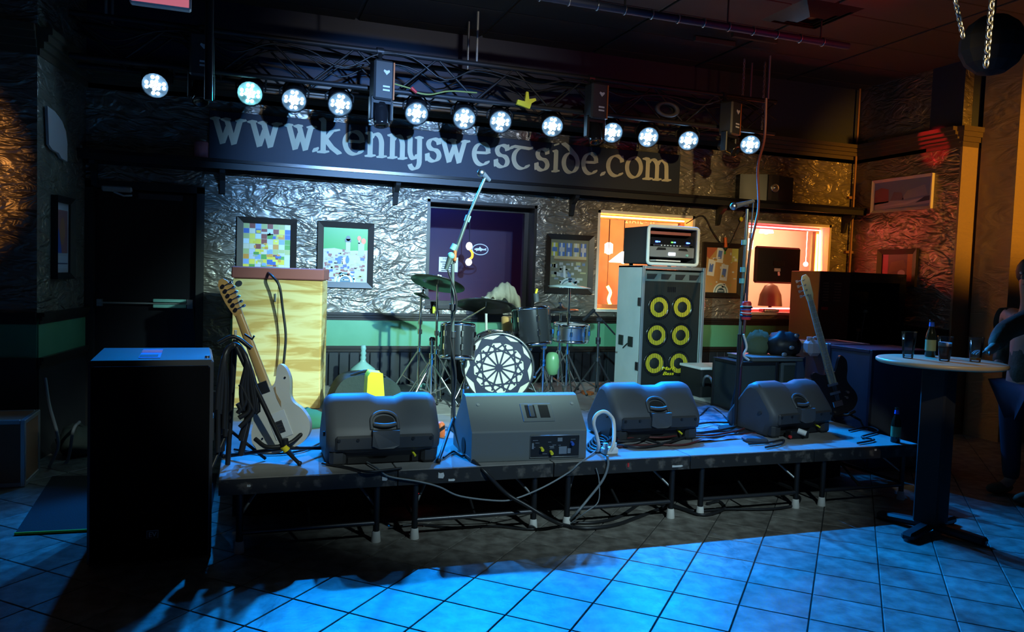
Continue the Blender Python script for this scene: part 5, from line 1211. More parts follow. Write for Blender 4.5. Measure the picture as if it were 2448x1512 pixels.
# throne and water bottle, bag
c = P(1320, 868, 6.3); t = thing('green_bottle', 'green plastic bottle in a holder between drum stands', 'bottle', (c.x, c.y, ST)); mat('greenplastic', (.18, .42, .2), .3)
zg = P(1320, 897, 6.3).z; mb = MB(); mb.lathe([(.03, 0), (.05, .012), (.062, .07), (.062, .13), (.052, .18), (.034, .20), (.001, .205)], 18, Matrix.Translation((c.x, c.y, zg))); mb.build('body', 'greenplastic', t)
mb = MB(); mb.lathe([(.10, 0), (.10, .01), (.015, .03), (.012, zg - ST + .01)], 14, Matrix.Translation((c.x, c.y, ST))); mb.build('holder', 'darksteel', t)
tp = Vector((2.12, 6.63, ST)); t = thing('drum_throne', 'round black drum throne behind the bass drum', 'stool', tp); tripod(t, tp, tp + Vector((0, 0, .42)), .014, .28, .18, 10, 'darksteel')
mb = MB(); mb.lathe([(.001, .42), (.15, .42), (.165, .44), (.165, .49), (.14, .51), (.001, .515)], 28, Matrix.Translation(tp)); mb.build('seat', 'blackmatte', t)
# khaki jacket over a pale chair back
a, b_ = P(1162, 745, 7.1), P(1226, 745, 7.1); zc = P(1195, 712, 7.1).z
t = thing('folding_chair', 'pale folding chair behind the ride cymbal', 'chair', ((a.x + b_.x) / 2, 7.1, ST))
for x in (a.x, b_.x):
    mb = MB(); mb.cyl((x, 7.05, ST + .44), (x, 7.12, zc), .013, n=8); mb.build('back_post', 'cream', t)
    for y in (6.78, 7.12): mb = MB(); mb.cyl((x, y, ST), (x, y + (.02 if y < 7 else -.04), ST + .44), .013, n=8); mb.build('leg', 'cream', t)
mb = MB(); mb.span((a.x - .02, 6.76, ST + .43), (b_.x + .02, 7.12, ST + .46), bev=.008); mb.build('seat', 'cream', t)
mb = MB(); mb.span((a.x, 7.08, zc - .12), (b_.x, 7.12, zc), bev=.008); mb.build('backrest', 'cream', t)
c = P(1198, 706, 7.05); rq = random.Random(9); mb = MB(); nx, ny = 22, 12
for i in range(nx + 1):
    for j in range(ny + 1):
        u, v = i / nx * 2 - 1, j / ny
        top_ = .085 + .05 * math.sin(u * 2.4 + .6) - .10 * max(0, u) ** 2 - .06 * max(0, -u) ** 2; fall = -.02 - .17 * (max(0, u) ** 2) - .03 * abs(math.sin(u * 5))
        a_ = math.pi * v; y = -.085 * math.cos(a_) * (1 + .25 * math.sin(u * 9)); z = fall + (top_ - fall) * math.sin(a_) ** .7
        mb.v.append(Vector((c.x + u * .18, c.y + y + .012 * math.sin(u * 14 + v * 6), c.z + z + .010 * math.sin(u * 17 - v * 9) + rq.uniform(-.004, .004))))
for i in range(nx):
    for j in range(ny): q = i * (ny + 1) + j; mb.f.append([q, q + ny + 1, q + ny + 2, q + 1]); mb.sm.append(True); mb.mi.append(0)
o = mb.build('khaki_jacket', 'beigecloth', loc=c); so = o.modifiers.new('s', 'SOLIDIFY'); so.thickness = .008
tag(o, 'crumpled khaki jacket slung over chair behind cymbals', 'jacket')
c = P(1216, 775, 6.7); mb = MB(); mb.lathe([(.06, 0), (.065, .05), (.07, .14), (.055, .15), (.001, .145)], 16, Matrix.Translation(c + Vector((0, 0, -.08)))); o = mb.build('wooden_drum', 'maple', loc=c); tag(o, 'small amber wooden hand drum behind the bass drum', 'drum')
mb = MB(); mb.cyl((c.x, c.y, ST), c + Vector((0, 0, -.08)), .012, n=8); mb.build('stem', 'chrome', o)
# cup on the sill
c = P(1037, 735, W - .02); t = thing('plastic_cup', 'clear cup half full of yellow beer on window sill', 'cup', (c.x, W - .02, ZR)); zc = ZR
mb = MB(); mb.lathe([(.028, 0), (.036, .12), (.0345, .12), (.027, .004)], 20, Matrix.Translation((c.x, W - .025, zc)), cap=False); mb.build('cup', 'glass', t)
mb = MB(); mb.lathe([(.026, .004), (.031, .07), (.0005, .07)], 20, Matrix.Translation((c.x, W - .025, zc))); mb.build('beer', 'yellow', t)

# ================================================================== ELECTRIC GUITAR (seen from the back) ON STAND
Yg = 4.48; bot = P(692, 1072, Yg); nut = P(566, 737, Yg + .14); U = (nut - bot).normalized(); Vv = (CR - U * CR.dot(U)).normalized(); Nn = Vv.cross(U).normalized()
if Nn.dot(CAM - bot) < 0: Nn = -Nn
S = 1.06; MG = Matrix((Vv, U, Nn)).transposed().to_4x4(); MG.translation = bot; MG = MG @ Matrix.Diagonal((S, S, S, 1))
if MG.to_3x3().determinant() < 0: pass
t = thing('electric_guitar', 'worn white electric guitar seen from behind on its stand', 'guitar', bot)
ol = [(0, 0), (.08, .004), (.138, .04), (.163, .10), (.150, .17), (.120, .22), (.114, .26), (.132, .31), (.147, .36), (.143, .41), (.122, .437), (.100, .42), (.082, .385), (.06, .352), (.03, .34), (-.03, .34), (-.055, .345), (-.078, .368), (-.105, .388), (-.13, .372), (-.138, .33), (-.122, .28), (-.108, .235), (-.116, .195), (-.145, .15), (-.16, .09), (-.135, .03), (-.07, .002)]
cv = [Vector((x, y, 0)) for x, y in ol]; cv = catmull(cv + [cv[0]], 5)[:-1]
mb = MB(); mb.prism([(v.x, v.y) for v in cv], .044, MG, True); o = mb.build('body', 'olympic', t); bv = o.modifiers.new('b', 'BEVEL'); bv.width = .007; bv.segments = 2; bv.limit_method = 'ANGLE'
mb = MB(); mb.prism([(v.x * .96 + .004, v.y * .95 + .01) for v in cv], .006, MG, z0=-.006); mb.build('pickguard', 'black', t)
mb = MB(); mb.box((.012, .135, .046), (.095, .14, .004), M=MG, bev=.001); mb.build('trem_plate', 'plateplastic', t)
mb = MB(); mb.box((0, .125, .0485), (.058, .065, .002), M=MG); sl = mb.build('spring_window', 'ink', t)
for k in range(4): mb = MB(); mb.box((0, .10 + k * .016, .0505), (.05, .005, .003), M=MG); mb.build('spring', 'steel', sl)
mb = MB(); mb.box((0, .35, .046), (.052, .062, .005), M=MG, bev=.001); mb.build('neck_plate', 'darksteel', t)
mb = MB(); mb.prism([(.05, .22), (.06, .25), (.052, .30), (.06, .335), (.048, .33), (.044, .27)], .0015, MG, z0=.0445); mb.build('wear_mark', 'woodworn', t)
for x, y in ((-.10, .1), (.125, .36), (.0, .03)): mb = MB(); mb.cyl(MG @ Vector((x, y, .044)), MG @ Vector((x, y, .05)), .006, n=10); mb.build('strap_button', 'chrome', t)
nv = []
for f in [i / 12 for i in range(13)]:
    w_ = .028 - .007 * f; y = .32 + .44 * f; d = .010
    nv.append([(-w_, y, .0), (-w_, y, .008)] + [(w_ * math.cos(R(180 - s)), y, .008 + d * math.sin(R(s))) for s in range(30, 151, 30)] + [(w_, y, .008), (w_, y, .0)])
mb = MB(); n = len(nv[0]); mb.add([p for r_ in nv for p in r_], [(i * n + j, i * n + (j + 1) % n, (i + 1) * n + (j + 1) % n, (i + 1) * n + j) for i in range(12) for j in range(n)], True, MG); mb.build('neck', 'maple', t)
hs = [(-.021, .755), (-.035, .80), (-.045, .845), (-.05, .90), (-.048, .945), (-.035, .968), (-.012, .972), (.004, .955), (.012, .935), (.028, .925), (.030, .90), (.024, .85), (.022, .80), (.021, .755)]
hs = [(-x * 1.0, y) for x, y in hs]
# headstock flares towards the left of the picture
hs = [(-x, y) for x, y in hs]
mb = MB(); mb.prism(hs, .014, MG, z0=-.004); mb.build('headstock', 'maple', t)
for k in range(6):
    y = .79 + k * .028; x = -.002 - .004 * k; mb = MB(); mb.cyl(MG @ Vector((x, y, .010)), MG @ Vector((x, y, .022)), .011, n=10); mb.cyl(MG @ Vector((x + .005, y, .016)), MG @ Vector((x + .042, y + .004, .016)), .004, n=6); mb.ball((0, 0, 0), .010, 8, (1.3, .8, .7), M=MG @ Matrix.Translation((x + .046, y + .004, .016))); mb.build('tuner', 'chrome', t)
# guitar stand
sb = PZ(690, 1100, ST); t = thing('guitar_stand', 'black tubular guitar stand under the white guitar', 'stand', sb)
pt = P(600, 890, Yg - .10); pbm = P(678, 1068, Yg - .12)
mb = MB(); mb.cyl(P(565, 830, Yg - .08), pbm, .013, n=8); mb.build('upright', 'black', t)
mb = MB(); mb.cyl(pbm, sb + Vector((.02, .02, .02)), .014, n=8); mb.cyl(P(680, 1050, Yg - .12), P(684, 1075, Yg - .12), .02, n=10); mb.build('lower_tube', 'black', t)
mb = MB(); mb.cyl(P(678, 1068, Yg - .13), P(686, 1078, Yg - .13), .02, n=10); mb.build('collar', 'logoyellow', t)
for q in ((-.35, .1), (.28, .2), (.05, -.15)):
    mb = MB(); mb.cyl(pbm + Vector((0, 0, -.01)), (sb.x + q[0], sb.y + q[1], ST + .012), .011, n=8); lg = mb.build('leg', 'black', t)
    mb = MB(); mb.ball((sb.x + q[0], sb.y + q[1], ST + .014), .015, 8); mb.build('rubber_foot', 'black', lg)
mb = MB(); mb.tube([P(610, 1050, Yg - .05), P(640, 1070, Yg - .1), P(690, 1062, Yg - .1), P(725, 1035, Yg - .05)], .013, 8, 4); mb.build('cradle', 'black', t)
mb = MB(); mb.tube([P(585, 800, Yg + .0), P(603, 812, Yg - .03), P(608, 803, Yg - .03)], .006, 6); mb.build('neck_hook', 'black', t)
# ---- cable hanger stand
cb = PZ(535, 1112, ST); topc = P(560, 812, cb.y); t = thing('cable_stand', 'black stand draped with coiled cables beside the guitar', 'stand', cb)
mb = MB(); mb.cyl((cb.x + .02, cb.y, ST), (cb.x + .05, cb.y, topc.z), .014, n=8); mb.build('pole', 'black', t)
mb = MB(); mb.tube([topc + Vector((-.08, 0, -.02)), topc + Vector((0, 0, .015)), topc + Vector((.09, 0, -.05))], .012, 8, 4); mb.build('arm', 'black', t)
for q in ((-.02, .2), (.22, .05), (-.06, -.12)): mb = MB(); mb.cyl((cb.x + .02, cb.y, ST + .2), (cb.x + q[0], cb.y + q[1], ST + .012), .010, n=6); mb.build('leg', 'black', t)
mb = MB(); mb.cyl((cb.x + .05, cb.y, topc.z - .02), (cb.x + .05, cb.y, topc.z + .05), .008, n=6); mb.build('tip', 'cream', t)
rq = random.Random(21)
for k in range(14):
    x0_, x1_ = 525 + rq.uniform(-8, 14), 600 + rq.uniform(-22, 18); yb = rq.choice([985, 1030, 1080, 980]) + rq.uniform(-10, 15) if k != 3 else 990; dy = .06 * (k % 3) - .1
    pts = [P(x0_, yb, cb.y + dy), P(x0_ + 4, 930, cb.y + dy), P(538, 850 + rq.uniform(-4, 6), cb.y + dy), P(562, 818 + rq.uniform(0, 10), cb.y + dy * .5), P(590, 860, cb.y + dy), P(x1_ - 4, 930, cb.y + dy), P(x1_, 960 + rq.uniform(0, 30), cb.y + dy), P((x0_ + x1_) / 2 + 10, yb + (10 if k % 2 else -60), cb.y + dy)]
    mb = MB(); mb.tube(pts, .0135, 6, 5, closed=False); tag(mb.build('coiled_cable', 'cable', loc=pts[3]), 'black cable coil hanging over the stand by the guitar', 'cable', 'cable coils on the hanger stand')

# ================================================================== MICROPHONE STANDS
sb = PZ(1083, 1058, ST); Ym = sb.y; t = thing('mic_stand', 'tall boom microphone stand at the centre front of stage', 'microphone stand', sb)
el = P(1082, 610, Ym); mb = MB(); mb.cyl(sb + Vector((0, 0, .1)), P(1082, 800, Ym), .015, n=10); mb.build('lower_tube', 'black', t)
mat('tubegreen', (.30, .38, .36), .3, .8); mb = MB(); mb.cyl(P(1082, 810, Ym), el, .0125, n=10); mb.build('upper_tube', 'tubegreen', t)
for py in (735, 800, 622): c = P(1082, py, Ym); mb = MB(); mb.cyl(c + Vector((0, 0, -.02)), c + Vector((0, 0, .02)), .022, n=10); mb.build('collar', 'darksteel', t)
for k, (px, py) in enumerate(((1048, 1108), (1140, 1098), (1090, 1020))):
    f = PZ(px, py, ST); mb = MB(); mb.cyl(sb + Vector((0, 0, .17)), f + Vector((0, 0, .012)), .010, n=8); lg = mb.build('leg', 'black', t); mb = MB(); mb.ball(f + Vector((0, 0, .014)), .017, 8); mb.build('rubber_foot', 'black', lg)
be, bt = P(1074, 640, Ym - .02), P(1162, 420, Ym - .05)
mb = MB(); mb.cyl(P(1078, 632, Ym - .02), P(1120, 515, Ym - .03), .012, n=8); mb.cyl(P(1118, 520, Ym - .03), bt, .0085, n=8); mb.build('boom_arm', 'tubegreen', t)
mb = MB(); mb.cyl(P(1081, 598, Ym - .02), P(1088, 585, Ym - .02), .02, n=10); mb.cyl(P(1115, 530, Ym - .02), P(1120, 516, Ym - .02), .019, n=10); mb.build('boom_clutch', 'tealmark', t)
c = P(1087, 612, Ym - .03); mb = MB(); mb.box(c, (.02, .03, .07), bev=.006); mb.build('orange_tape', 'orangebody', t)
mc = P(1157, 418, Ym - .05); m2 = thing('microphone', 'microphone at the top of the centre boom stand', 'microphone', mc)
mb = MB(); mb.ball(P(1150, 414, Ym - .05), .026, 12); mb.build('grille', 'steel', m2); mb = MB(); mb.cyl(P(1153, 416, Ym - .05), P(1170, 432, Ym - .03), .022, .014, n=12); mb.build('body', 'plastic', m2)
m2 = thing('microphone', 'spare microphone clipped low on the centre stand pointing down', 'microphone', P(1072, 635, Ym - .05))
mb = MB(); mb.cyl(P(1077, 615, Ym - .05), P(1066, 645, Ym - .05), .020, .014, n=12); mb.build('body', 'tubegreen', m2); mb = MB(); mb.ball(P(1078, 612, Ym - .05), .024, 12); mb.build('grille', 'tealmark', m2)
pts = [P(1070, 645, Ym - .03), P(1092, 720, Ym - .04), P(1076, 800, Ym - .03), P(1090, 900, Ym - .03), P(1080, 1000, Ym - .02), PZ(1100, 1075, ST + .008)]
mb = MB(); mb.tube(pts, .006, 6, 6); tag(mb.build('mic_cable', 'cable', loc=pts[-1]), 'cable winding down the centre microphone stand', 'cable')
# right stand
sb = PZ(1757, 1030, ST); Yr = sb.y; t = thing('mic_stand', 'tall microphone stand at stage right before the bright window', 'microphone stand', sb)
el = P(1783, 560, Yr); mb = MB(); mb.cyl(sb + Vector((0, 0, .03)), P(1768, 800, Yr), .014, n=10); mb.build('lower_tube', 'black', t)
mb = MB(); mb.cyl(P(1768, 810, Yr), P(1787, 500, Yr), .010, n=10); mb.build('upper_tube', 'tubegreen', t)
for px, py in ((1779, 580), (1776, 645), (1774, 672)): c = P(px, py, Yr); mb = MB(); mb.cyl(c + Vector((0, 0, -.018)), c + Vector((0, 0, .018)), .02, n=10); mb.build('collar', 'tealmark', t)
mb = MB(); mb.lathe([(.13, 0), (.13, .012), (.11, .022), (.02, .03), (.016, .05)], 28, Matrix.Translation(sb)); mb.build('round_base', 'blackmatte', t)
c = P(1784, 742, Yr - .03); mb = MB(); mb.lathe([(.033, -.07), (.036, -.06), (.036, .05), (.028, .065), (.001, .065)], 16, Matrix.Translation(c)); cn = mb.build('drink_can', 'redmark', t); mb = MB(); mb.torus(c + Vector((0, 0, -.04)), .04, .006); mb.torus(c + Vector((0, 0, .02)), .04, .006); mb.build('can_holder', 'black', t)
for k in range(4): mb = MB(); mb.torus(c + Vector((0, 0, -.045 + k * .025)), .0362, .004, n=16, m=5); mb.build('can_band', ('bluemark', 'white')[k % 2], cn)
m2 = thing('microphone', 'microphone pointing left on top of the right stand', 'microphone', P(1775, 490, Yr))
mb = MB(); mb.ball(P(1754, 494, Yr), .028, 12); mb.build('grille', 'steel', m2); mb = MB(); mb.cyl(P(1758, 493, Yr), P(1802, 481, Yr), .021, .013, n=12); mb.build('body', 'plastic', m2); mb = MB(); mb.box(P(1784, 488, Yr), (.04, .03, .04), bev=.008); mb.build('clip', 'darksteel', m2)
pts = [P(1802, 481, Yr), P(1795, 560, Yr - .02), P(1783, 680, Yr - .03), P(1772, 780, Yr), P(1780, 840, Yr + .03), P(1764, 900, Yr + .02), PZ(1740, 1010, ST + .01)]
mb = MB(); mb.tube(pts, .006, 6, 6); tag(mb.build('mic_cable', 'cable', loc=pts[-1]), 'cable wrapped down the right microphone stand', 'cable')
c = P(1776, 800, Yr - .02); mb = MB(); mb.tube([P(1777, 800, Yr), P(1785, 830, Yr), P(1778, 850, Yr), P(1790, 862, Yr)], .009, 6, 5); tag(mb.build('tape_strip', 'offwhite', loc=c), 'pale tape strip wound on the right microphone stand', 'tape')
# ================================================================== STAGE LEFT-REAR CLUTTER
c = P(900, 917, 5.2); t = thing('yellow_bag', 'bright yellow bag beside the dark gig bag', 'bag', (c.x, c.y, ST)); h_ = P(900, 890, 5.2).z - ST
mb = MB(); pl = [(-.075, 0), (.085, 0), (.09, .05), (.06, .10), (.03, h_), (-.05, h_ + .01), (-.07, h_ - .02), (-.08, .1)]
mb.prism(pl, .14, Matrix.Translation((c.x, c.y + .07, ST)) @ Matrix.Rotation(R(90), 4, 'X')); o = mb.build('pouch', 'yellow', t); bv = o.modifiers.new('b', 'BEVEL'); bv.width = .015; bv.segments = 3
mb = MB(); mb.box((c.x + .02, c.y - .072, ST + .12), (.13, .004, .006), rot=(0, R(8), 0)); mb.build('zip', 'black', t)
c = P(872, 905, 5.9); t = thing('gig_bag', 'dark green soft bag lying behind the left monitor', 'bag', (c.x, c.y, ST)); mb = MB()
pl = [Vector((x, z, 0)) for x, z in ((-.26, 0), (.25, 0), (.27, .1), (.22, .25), (.05, .31), (-.1, .31), (-.2, .26), (-.27, .1))]; pl = catmull(pl + [pl[0]], 4)[:-1]
mb.prism([(v.x, max(0, v.y)) for v in pl], .3, Matrix.Translation((c.x, c.y + .15, ST)) @ Matrix.Rotation(R(90), 4, 'X'), True); o = mb.build('body', 'bagdark', t); bv = o.modifiers.new('b', 'BEVEL'); bv.width = .04; bv.segments = 3
mb = MB(); mb.tube([(c.x - .12, c.y - .1, ST + .31), (c.x, c.y - .12, ST + .345), (c.x + .14, c.y - .1, ST + .30)], .012, 6, 5); mb.build('carry_strap', 'black', t)
c = P(868, 858, 6.9); t = thing('glass_bottle', 'clear ribbed bottle standing behind the dark gig bag', 'bottle', (c.x, c.y, ST)); mat('tealglass', (.25, .5, .5), .15)
mb = MB(); mb.lathe([(.10, 0), (.11, .1), (.11, .22), (.03, .28), (.022, .30), (.028, .32), (.02, .34), (.028, .36), (.02, .38), (.026, .40), (.02, .43), (.001, .43)], 18, Matrix.Translation((c.x, c.y, ST))); mb.build('body', 'tealglass', t)
c = P(805, 926, 5.6); t = thing('orange_toolbox', 'small orange box at the foot of the plywood case', 'box', (c.x, c.y, ST)); mb = MB(); mb.span((c.x - .05, c.y, ST), (c.x + .05, c.y + .12, ST + .16), bev=.012); mb.build('body', 'orangebody', t)
mb = MB(); mb.span((c.x - .055, c.y - .005, ST + .14), (c.x + .06, c.y + .125, ST + .18), bev=.008); mb.build('lid', 'orange', t)
c = P(1055, 958, 5.0); mb = MB(); mb.lathe([(.03, 0), (.034, .02), (.03, .08), (.015, .1), (.001, .1)], 12, Matrix.Translation((c.x, c.y, P(1055, 972, 5.0).z))); mb.v = [v + Vector((0, 0, ST - P(1055, 972, 5.0).z)) for v in mb.v]
tag(mb.build('orange_cone', 'orange', loc=(c.x, c.y, ST)), 'tiny orange cone shaped cap behind left monitor', 'cap')
c = P(1107, 930, 5.1); t = thing('chrome_pedal', 'bright chrome kick pedal arm left of the bass drum', 'pedal', (c.x, c.y, ST)); mb = MB(); mb.cyl((c.x, c.y, ST), c + Vector((.0, 0, 0)), .012, n=8); mb.cyl(c, P(1112, 905, 5.1), .022, .006, n=10); mb.build('arm', 'chrome', t); mb = MB(); mb.box((c.x, c.y, ST + .012), (.12, .25, .02), bev=.004); mb.build('foot_board', 'darksteel', t)
rq = random.Random(4)      # odds and ends on the deck by the kit
for k, (px, py, Y, mt, lab) in enumerate(((1428, 912, 5.6, 'copper', 'scrap of orange packing by the drum stands'), (1440, 893, 5.9, 'offwhite', 'pale cloth scrap beside the bass rig'), (1405, 930, 5.4, 'orangebody', 'little orange scrap before the drum stands'), (1002, 918, 5.7, 'tealmark', 'pale blue sheet lying behind left monitor'))):
    p = PZ(px, py + 12, ST); mb = MB(); n = 7; mb.v = []; 
    pts = [(math.cos(6.283 * i / n) * .06 * rq.uniform(.6, 1.3), math.sin(6.283 * i / n) * .09 * rq.uniform(.6, 1.3)) for i in range(n)]
    mb.prism(pts, .02 + .03 * (k % 2), Matrix.Translation((p.x, p.y, ST))); tag(mb.build('scrap', mt, loc=(p.x, p.y, ST)), lab, 'scrap')
# ================================================================== STAGE RIGHT CLUTTER
Yk = 5.45
def flight(label, x0, x1, y0, dep, z0, z1, matn, trimm, bands=(), name='flight_case'):
    t = thing(name, label, 'case', ((x0 + x1) / 2, y0 + dep / 2, z0))
    mb = MB(); mb.span((x0 + .008, y0 + .008, z0 + .004), (x1 - .008, y0 + dep - .008, z1 - .004)); mb.build('body', matn, t)
    w = .03
    for xx in (x0, x1 - w):
        for yy in (y0, y0 + dep - w): mb = MB(); mb.span((xx, yy, z0), (xx + w, yy + w, z1), bev=.004); mb.build('corner_edge', trimm, t)
    for zz_ in (z0, z1 - w):
        for yy in (y0, y0 + dep - w): mb = MB(); mb.span((x0 + w, yy, zz_), (x1 - w, yy + w, zz_ + w), bev=.004); mb.build('edge_trim', trimm, t)
        for xx in (x0, x1 - w): mb = MB(); mb.span((xx, y0 + w, zz_), (xx + w, y0 + dep - w, zz_ + w), bev=.004); mb.build('edge_trim', trimm, t)
    for zb_ in bands: mb = MB(); mb.span((x0 + .003, y0 + .002, zb_), (x1 - .003, y0 + dep - .002, zb_ + .045)); mb.build('lid_band', trimm, t)
    return t
x0, x1 = P(1768, 880, Yk).x, P(1862, 880, Yk).x; z1 = P(1810, 866, Yk).z
flight('dark green cabinet standing left under the keyboard case', x0, x1, Yk, .4, ST, z1, 'bagdark', 'black', name='speaker_cabinet')
xc0, xc1 = P(1868, 880, Yk + .05).x, P(1912, 880, Yk + .05).x
flight('dark green cabinet with pale corner edge right of its twin', xc0, xc1 + .03, Yk + .05, .35, ST, z1 - .01, 'bagdark', 'casegrey', name='speaker_cabinet')
# pale edged flat case on the cabinets
a, b_ = P(1798, 850, Yk + .1), P(1905, 868, Yk + .1); zt_ = z1
t = thing('keyboard_case', 'flat pale edged case lying across the dark green cabinets', 'case', ((a.x + b_.x) / 2, Yk + .2, z1)); mb = MB(); mb.span((a.x - .05, Yk + .02, z1), (b_.x, Yk + .38, z1 + .03), bev=.005); mb.build('tray', 'casegrey', t); mb = MB(); mb.span((a.x - .055, Yk + .012, z1 + .03), (b_.x + .005, Yk + .385, z1 + .038)); mb.build('edge', 'aluminium', t)
zk = z1 + .038
def lumpy(name, label, cat, c, sx, sy, sz, matn, seed, n=18, jit=.12):
    mb = MB(); mb.ball((0, 0, 0), 1, n, (1, 1, 1)); rq = random.Random(seed); 
    mb.v = [Vector((c[0] + v.x * sx * (1 + rq.uniform(-jit, jit)), c[1] + v.y * sy * (1 + rq.uniform(-jit, jit)), c[2] + max(0, (v.z + .75) * sz * .57 * (1 + rq.uniform(-jit, jit))))) for v in mb.v]
    return tag(mb.build(name, matn, loc=c), label, cat)
c = P(1872, 840, Yk + .2); lumpy('stage_bag', 'lumpy black bag with silver tags on keyboard case', 'bag', (c.x, c.y, zk), .17, .14, P(1872, 795, Yk + .2).z - zk, 'black', 3)
for k, (px, py) in enumerate(((1893, 832), (1875, 848), (1905, 803))): 
    p = P(px, py, Yk + .04); mb = MB(); mb.ball(p, .025, 8, (1.2, .5, .7)); tag(mb.build('silver_tag', 'greymetal', loc=p), ('round silver tag on the black bag', 'wide silver buckle low on the black bag', 'silver patch at the top right of the black bag')[k], 'tag')
c = P(1812, 840, Yk + .3); lumpy('green_bag', 'mossy green soft bag left of the black bag', 'bag', (c.x, c.y, zk), .13, .10, P(1812, 792, Yk + .3).z - zk, 'greenbag', 6)
c = P(1940, 850, Yk + .12); t = thing('plastic_jug', 'pinkish white plastic jug beside the black bag', 'jug', (c.x, c.y, zk)); hj = P(1940, 806, Yk + .12).z - zk
mb = MB(); mb.box((c.x, c.y, zk + hj * .42), (.14, .12, hj * .84), bev=.03); mb.build('body', 'jug', t); mb = MB(); mb.cyl((c.x - .03, c.y, zk + hj * .84), (c.x - .03, c.y, zk + hj), .025, n=12); mb.build('cap', 'jug', t); mb = MB(); mb.tube([(c.x, c.y, zk + hj * .82), (c.x + .02, c.y, zk + hj * .97), (c.x + .06, c.y, zk + hj * .95), (c.x + .065, c.y, zk + hj * .7)], .010, 8, 4); mb.build('handle', 'jug', t)
mb = MB(); mb.span((xc1 + .04, Yk + .03, ST), (4.54, Yk + .33, zk)); tag(mb.build('equipment_box', 'caseblue', loc=(c.x, Yk + .1, ST)), 'blue grey box carrying the plastic jug', 'box')
# white edged open case behind the third monitor
Yw = 6.15; a, b_ = P(1676, 880, Yw), P(1754, 878, Yw); t = thing('open_case', 'low dark case with bright white front edge right of bass rig', 'case', ((a.x + b_.x) / 2, Yw + .15, ST)); mb = MB(); mb.span((a.x, Yw, ST), (b_.x, Yw + .35, a.z - .02)); mb.build('body', 'blackmatte', t)
mb = MB(); mb.span((a.x - .01, Yw - .015, a.z - .02), (b_.x + .01, Yw + .36, a.z + .005), bev=.004); mb.build('white_lid', 'white', t); mb = MB(); mb.span((b_.x - .02, Yw - .02, a.z - .16), (b_.x + .015, Yw - .005, a.z)); mb.build('hasp', 'white', t)
pts = [P(1683, 900, 6.05), P(1700, 890, 6.0), P(1705, 915, 5.95), P(1690, 930, 5.95)]; mb = MB(); mb.tube([PZ(1680, 945, ST + .01), P(1684, 905, 6.0), P(1697, 903, 5.95), P(1706, 925, 5.9), PZ(1708, 948, ST + .01)], .012, 6, 6); tag(mb.build('cable_loop', 'cablegrey', loc=pts[0]), 'grey cable loop standing right of bass rig', 'cable')
a = PZ(1700, 955, ST); mb = MB(); mb.box((a.x + .1, a.y, ST + .012), (.55, .5, .02), rot=(0, 0, .1)); tag(mb.build('floor_board', 'offwhite', loc=a), 'pale flat board on deck right of the bass rig', 'board')
# ---- big blue road cases off the right side of the stage
x0, x1 = P(1978, 830, 5.42).x, P(2076, 830, 5.42).x; zt1 = P(2020, 822, 5.42).z
flight('upright blue road case directly behind the bass guitar', max(x0, 4.62), x1 + .02, 5.42, .45, 0, zt1, 'caseblue', 'aluminium', (zt1 * .62,))
x0, x1 = P(2086, 838, 4.88).x, P(2238, 838, 4.88).x; zt2 = P(2150, 838, 4.88).z
flight('wide dark blue road case beside the round bar table', x0, x1, 4.88, .5, 0, zt2, 'caseblue', 'navy')
# ---- dark cabinet with open front in the corner
Yj = 6.55; xa_, xb_, xc_ = P(1958, 700, Yj).x, P(2032, 700, Yj).x, P(2165, 700, Yj).x; zt3 = P(2000, 650, Yj).z
t = thing('corner_cabinet', 'dark cabinet with louvred panel and open bay in right corner', 'cabinet', ((xa_ + xc_) / 2, Yj + .2, 0))
mb = MB(); mb.span((xa_, Yj, 0), (xb_, Yj + .45, zt3), bev=.006); mb.build('louvre_panel', 'cabinetbrown', t)
for k in range(7):
    for x in (xa_ + .05, xa_ + .19): mb = MB(); mb.span((x, Yj - .005, zt3 - .13 - k * .03), (x + (.07 if x < xa_ + .1 else .09), Yj + .002, zt3 - .118 - k * .03)); mb.build('louvre', 'copper', t)
for q in (((xb_, Yj, zt3 - .10), (xc_, Yj + .45, zt3)), ((xc_ - .09, Yj, 0), (xc_, Yj + .45, zt3 - .1)), ((xb_, Yj + .43, 0), (xc_, Yj + .45, zt3 - .1)), ((xb_, Yj, 0), (xc_, Yj + .45, .72))): mb = MB(); mb.span(*q); mb.build('carcass', 'blackgloss', t)
mb = MB(); mb.span((xa_ + .04, Yj - .006, 1.25), (xa_ + .12, Yj, 1.28)); mb.build('indicator', 'redmark', t)
for k, (px, py, lab) in enumerate(((2068, 745, 'bright chrome fitting standing in the corner cabinet bay'), (2052, 790, 'dim copper coloured fitting low in the corner cabinet bay'))):
    p = P(px, py, Yj + .15); m2 = thing('chrome_fitting', lab, 'fitting', p); mb = MB(); mb.cyl(p, p + Vector((-.03, 0, -.22)), .012, n=8); mb.build('stem', 'darksteel', m2); mb = MB(); mb.ball(p, .03, 10, (1, 1, .7)); mb.build('head', 'tealmark' if k == 0 else 'copper', m2)
    mb = MB(); mb.cyl(p + Vector((-.03, 0, -.22)), (p.x - .03, p.y, .72), .008, n=6); mb.build('post', 'darksteel', m2)
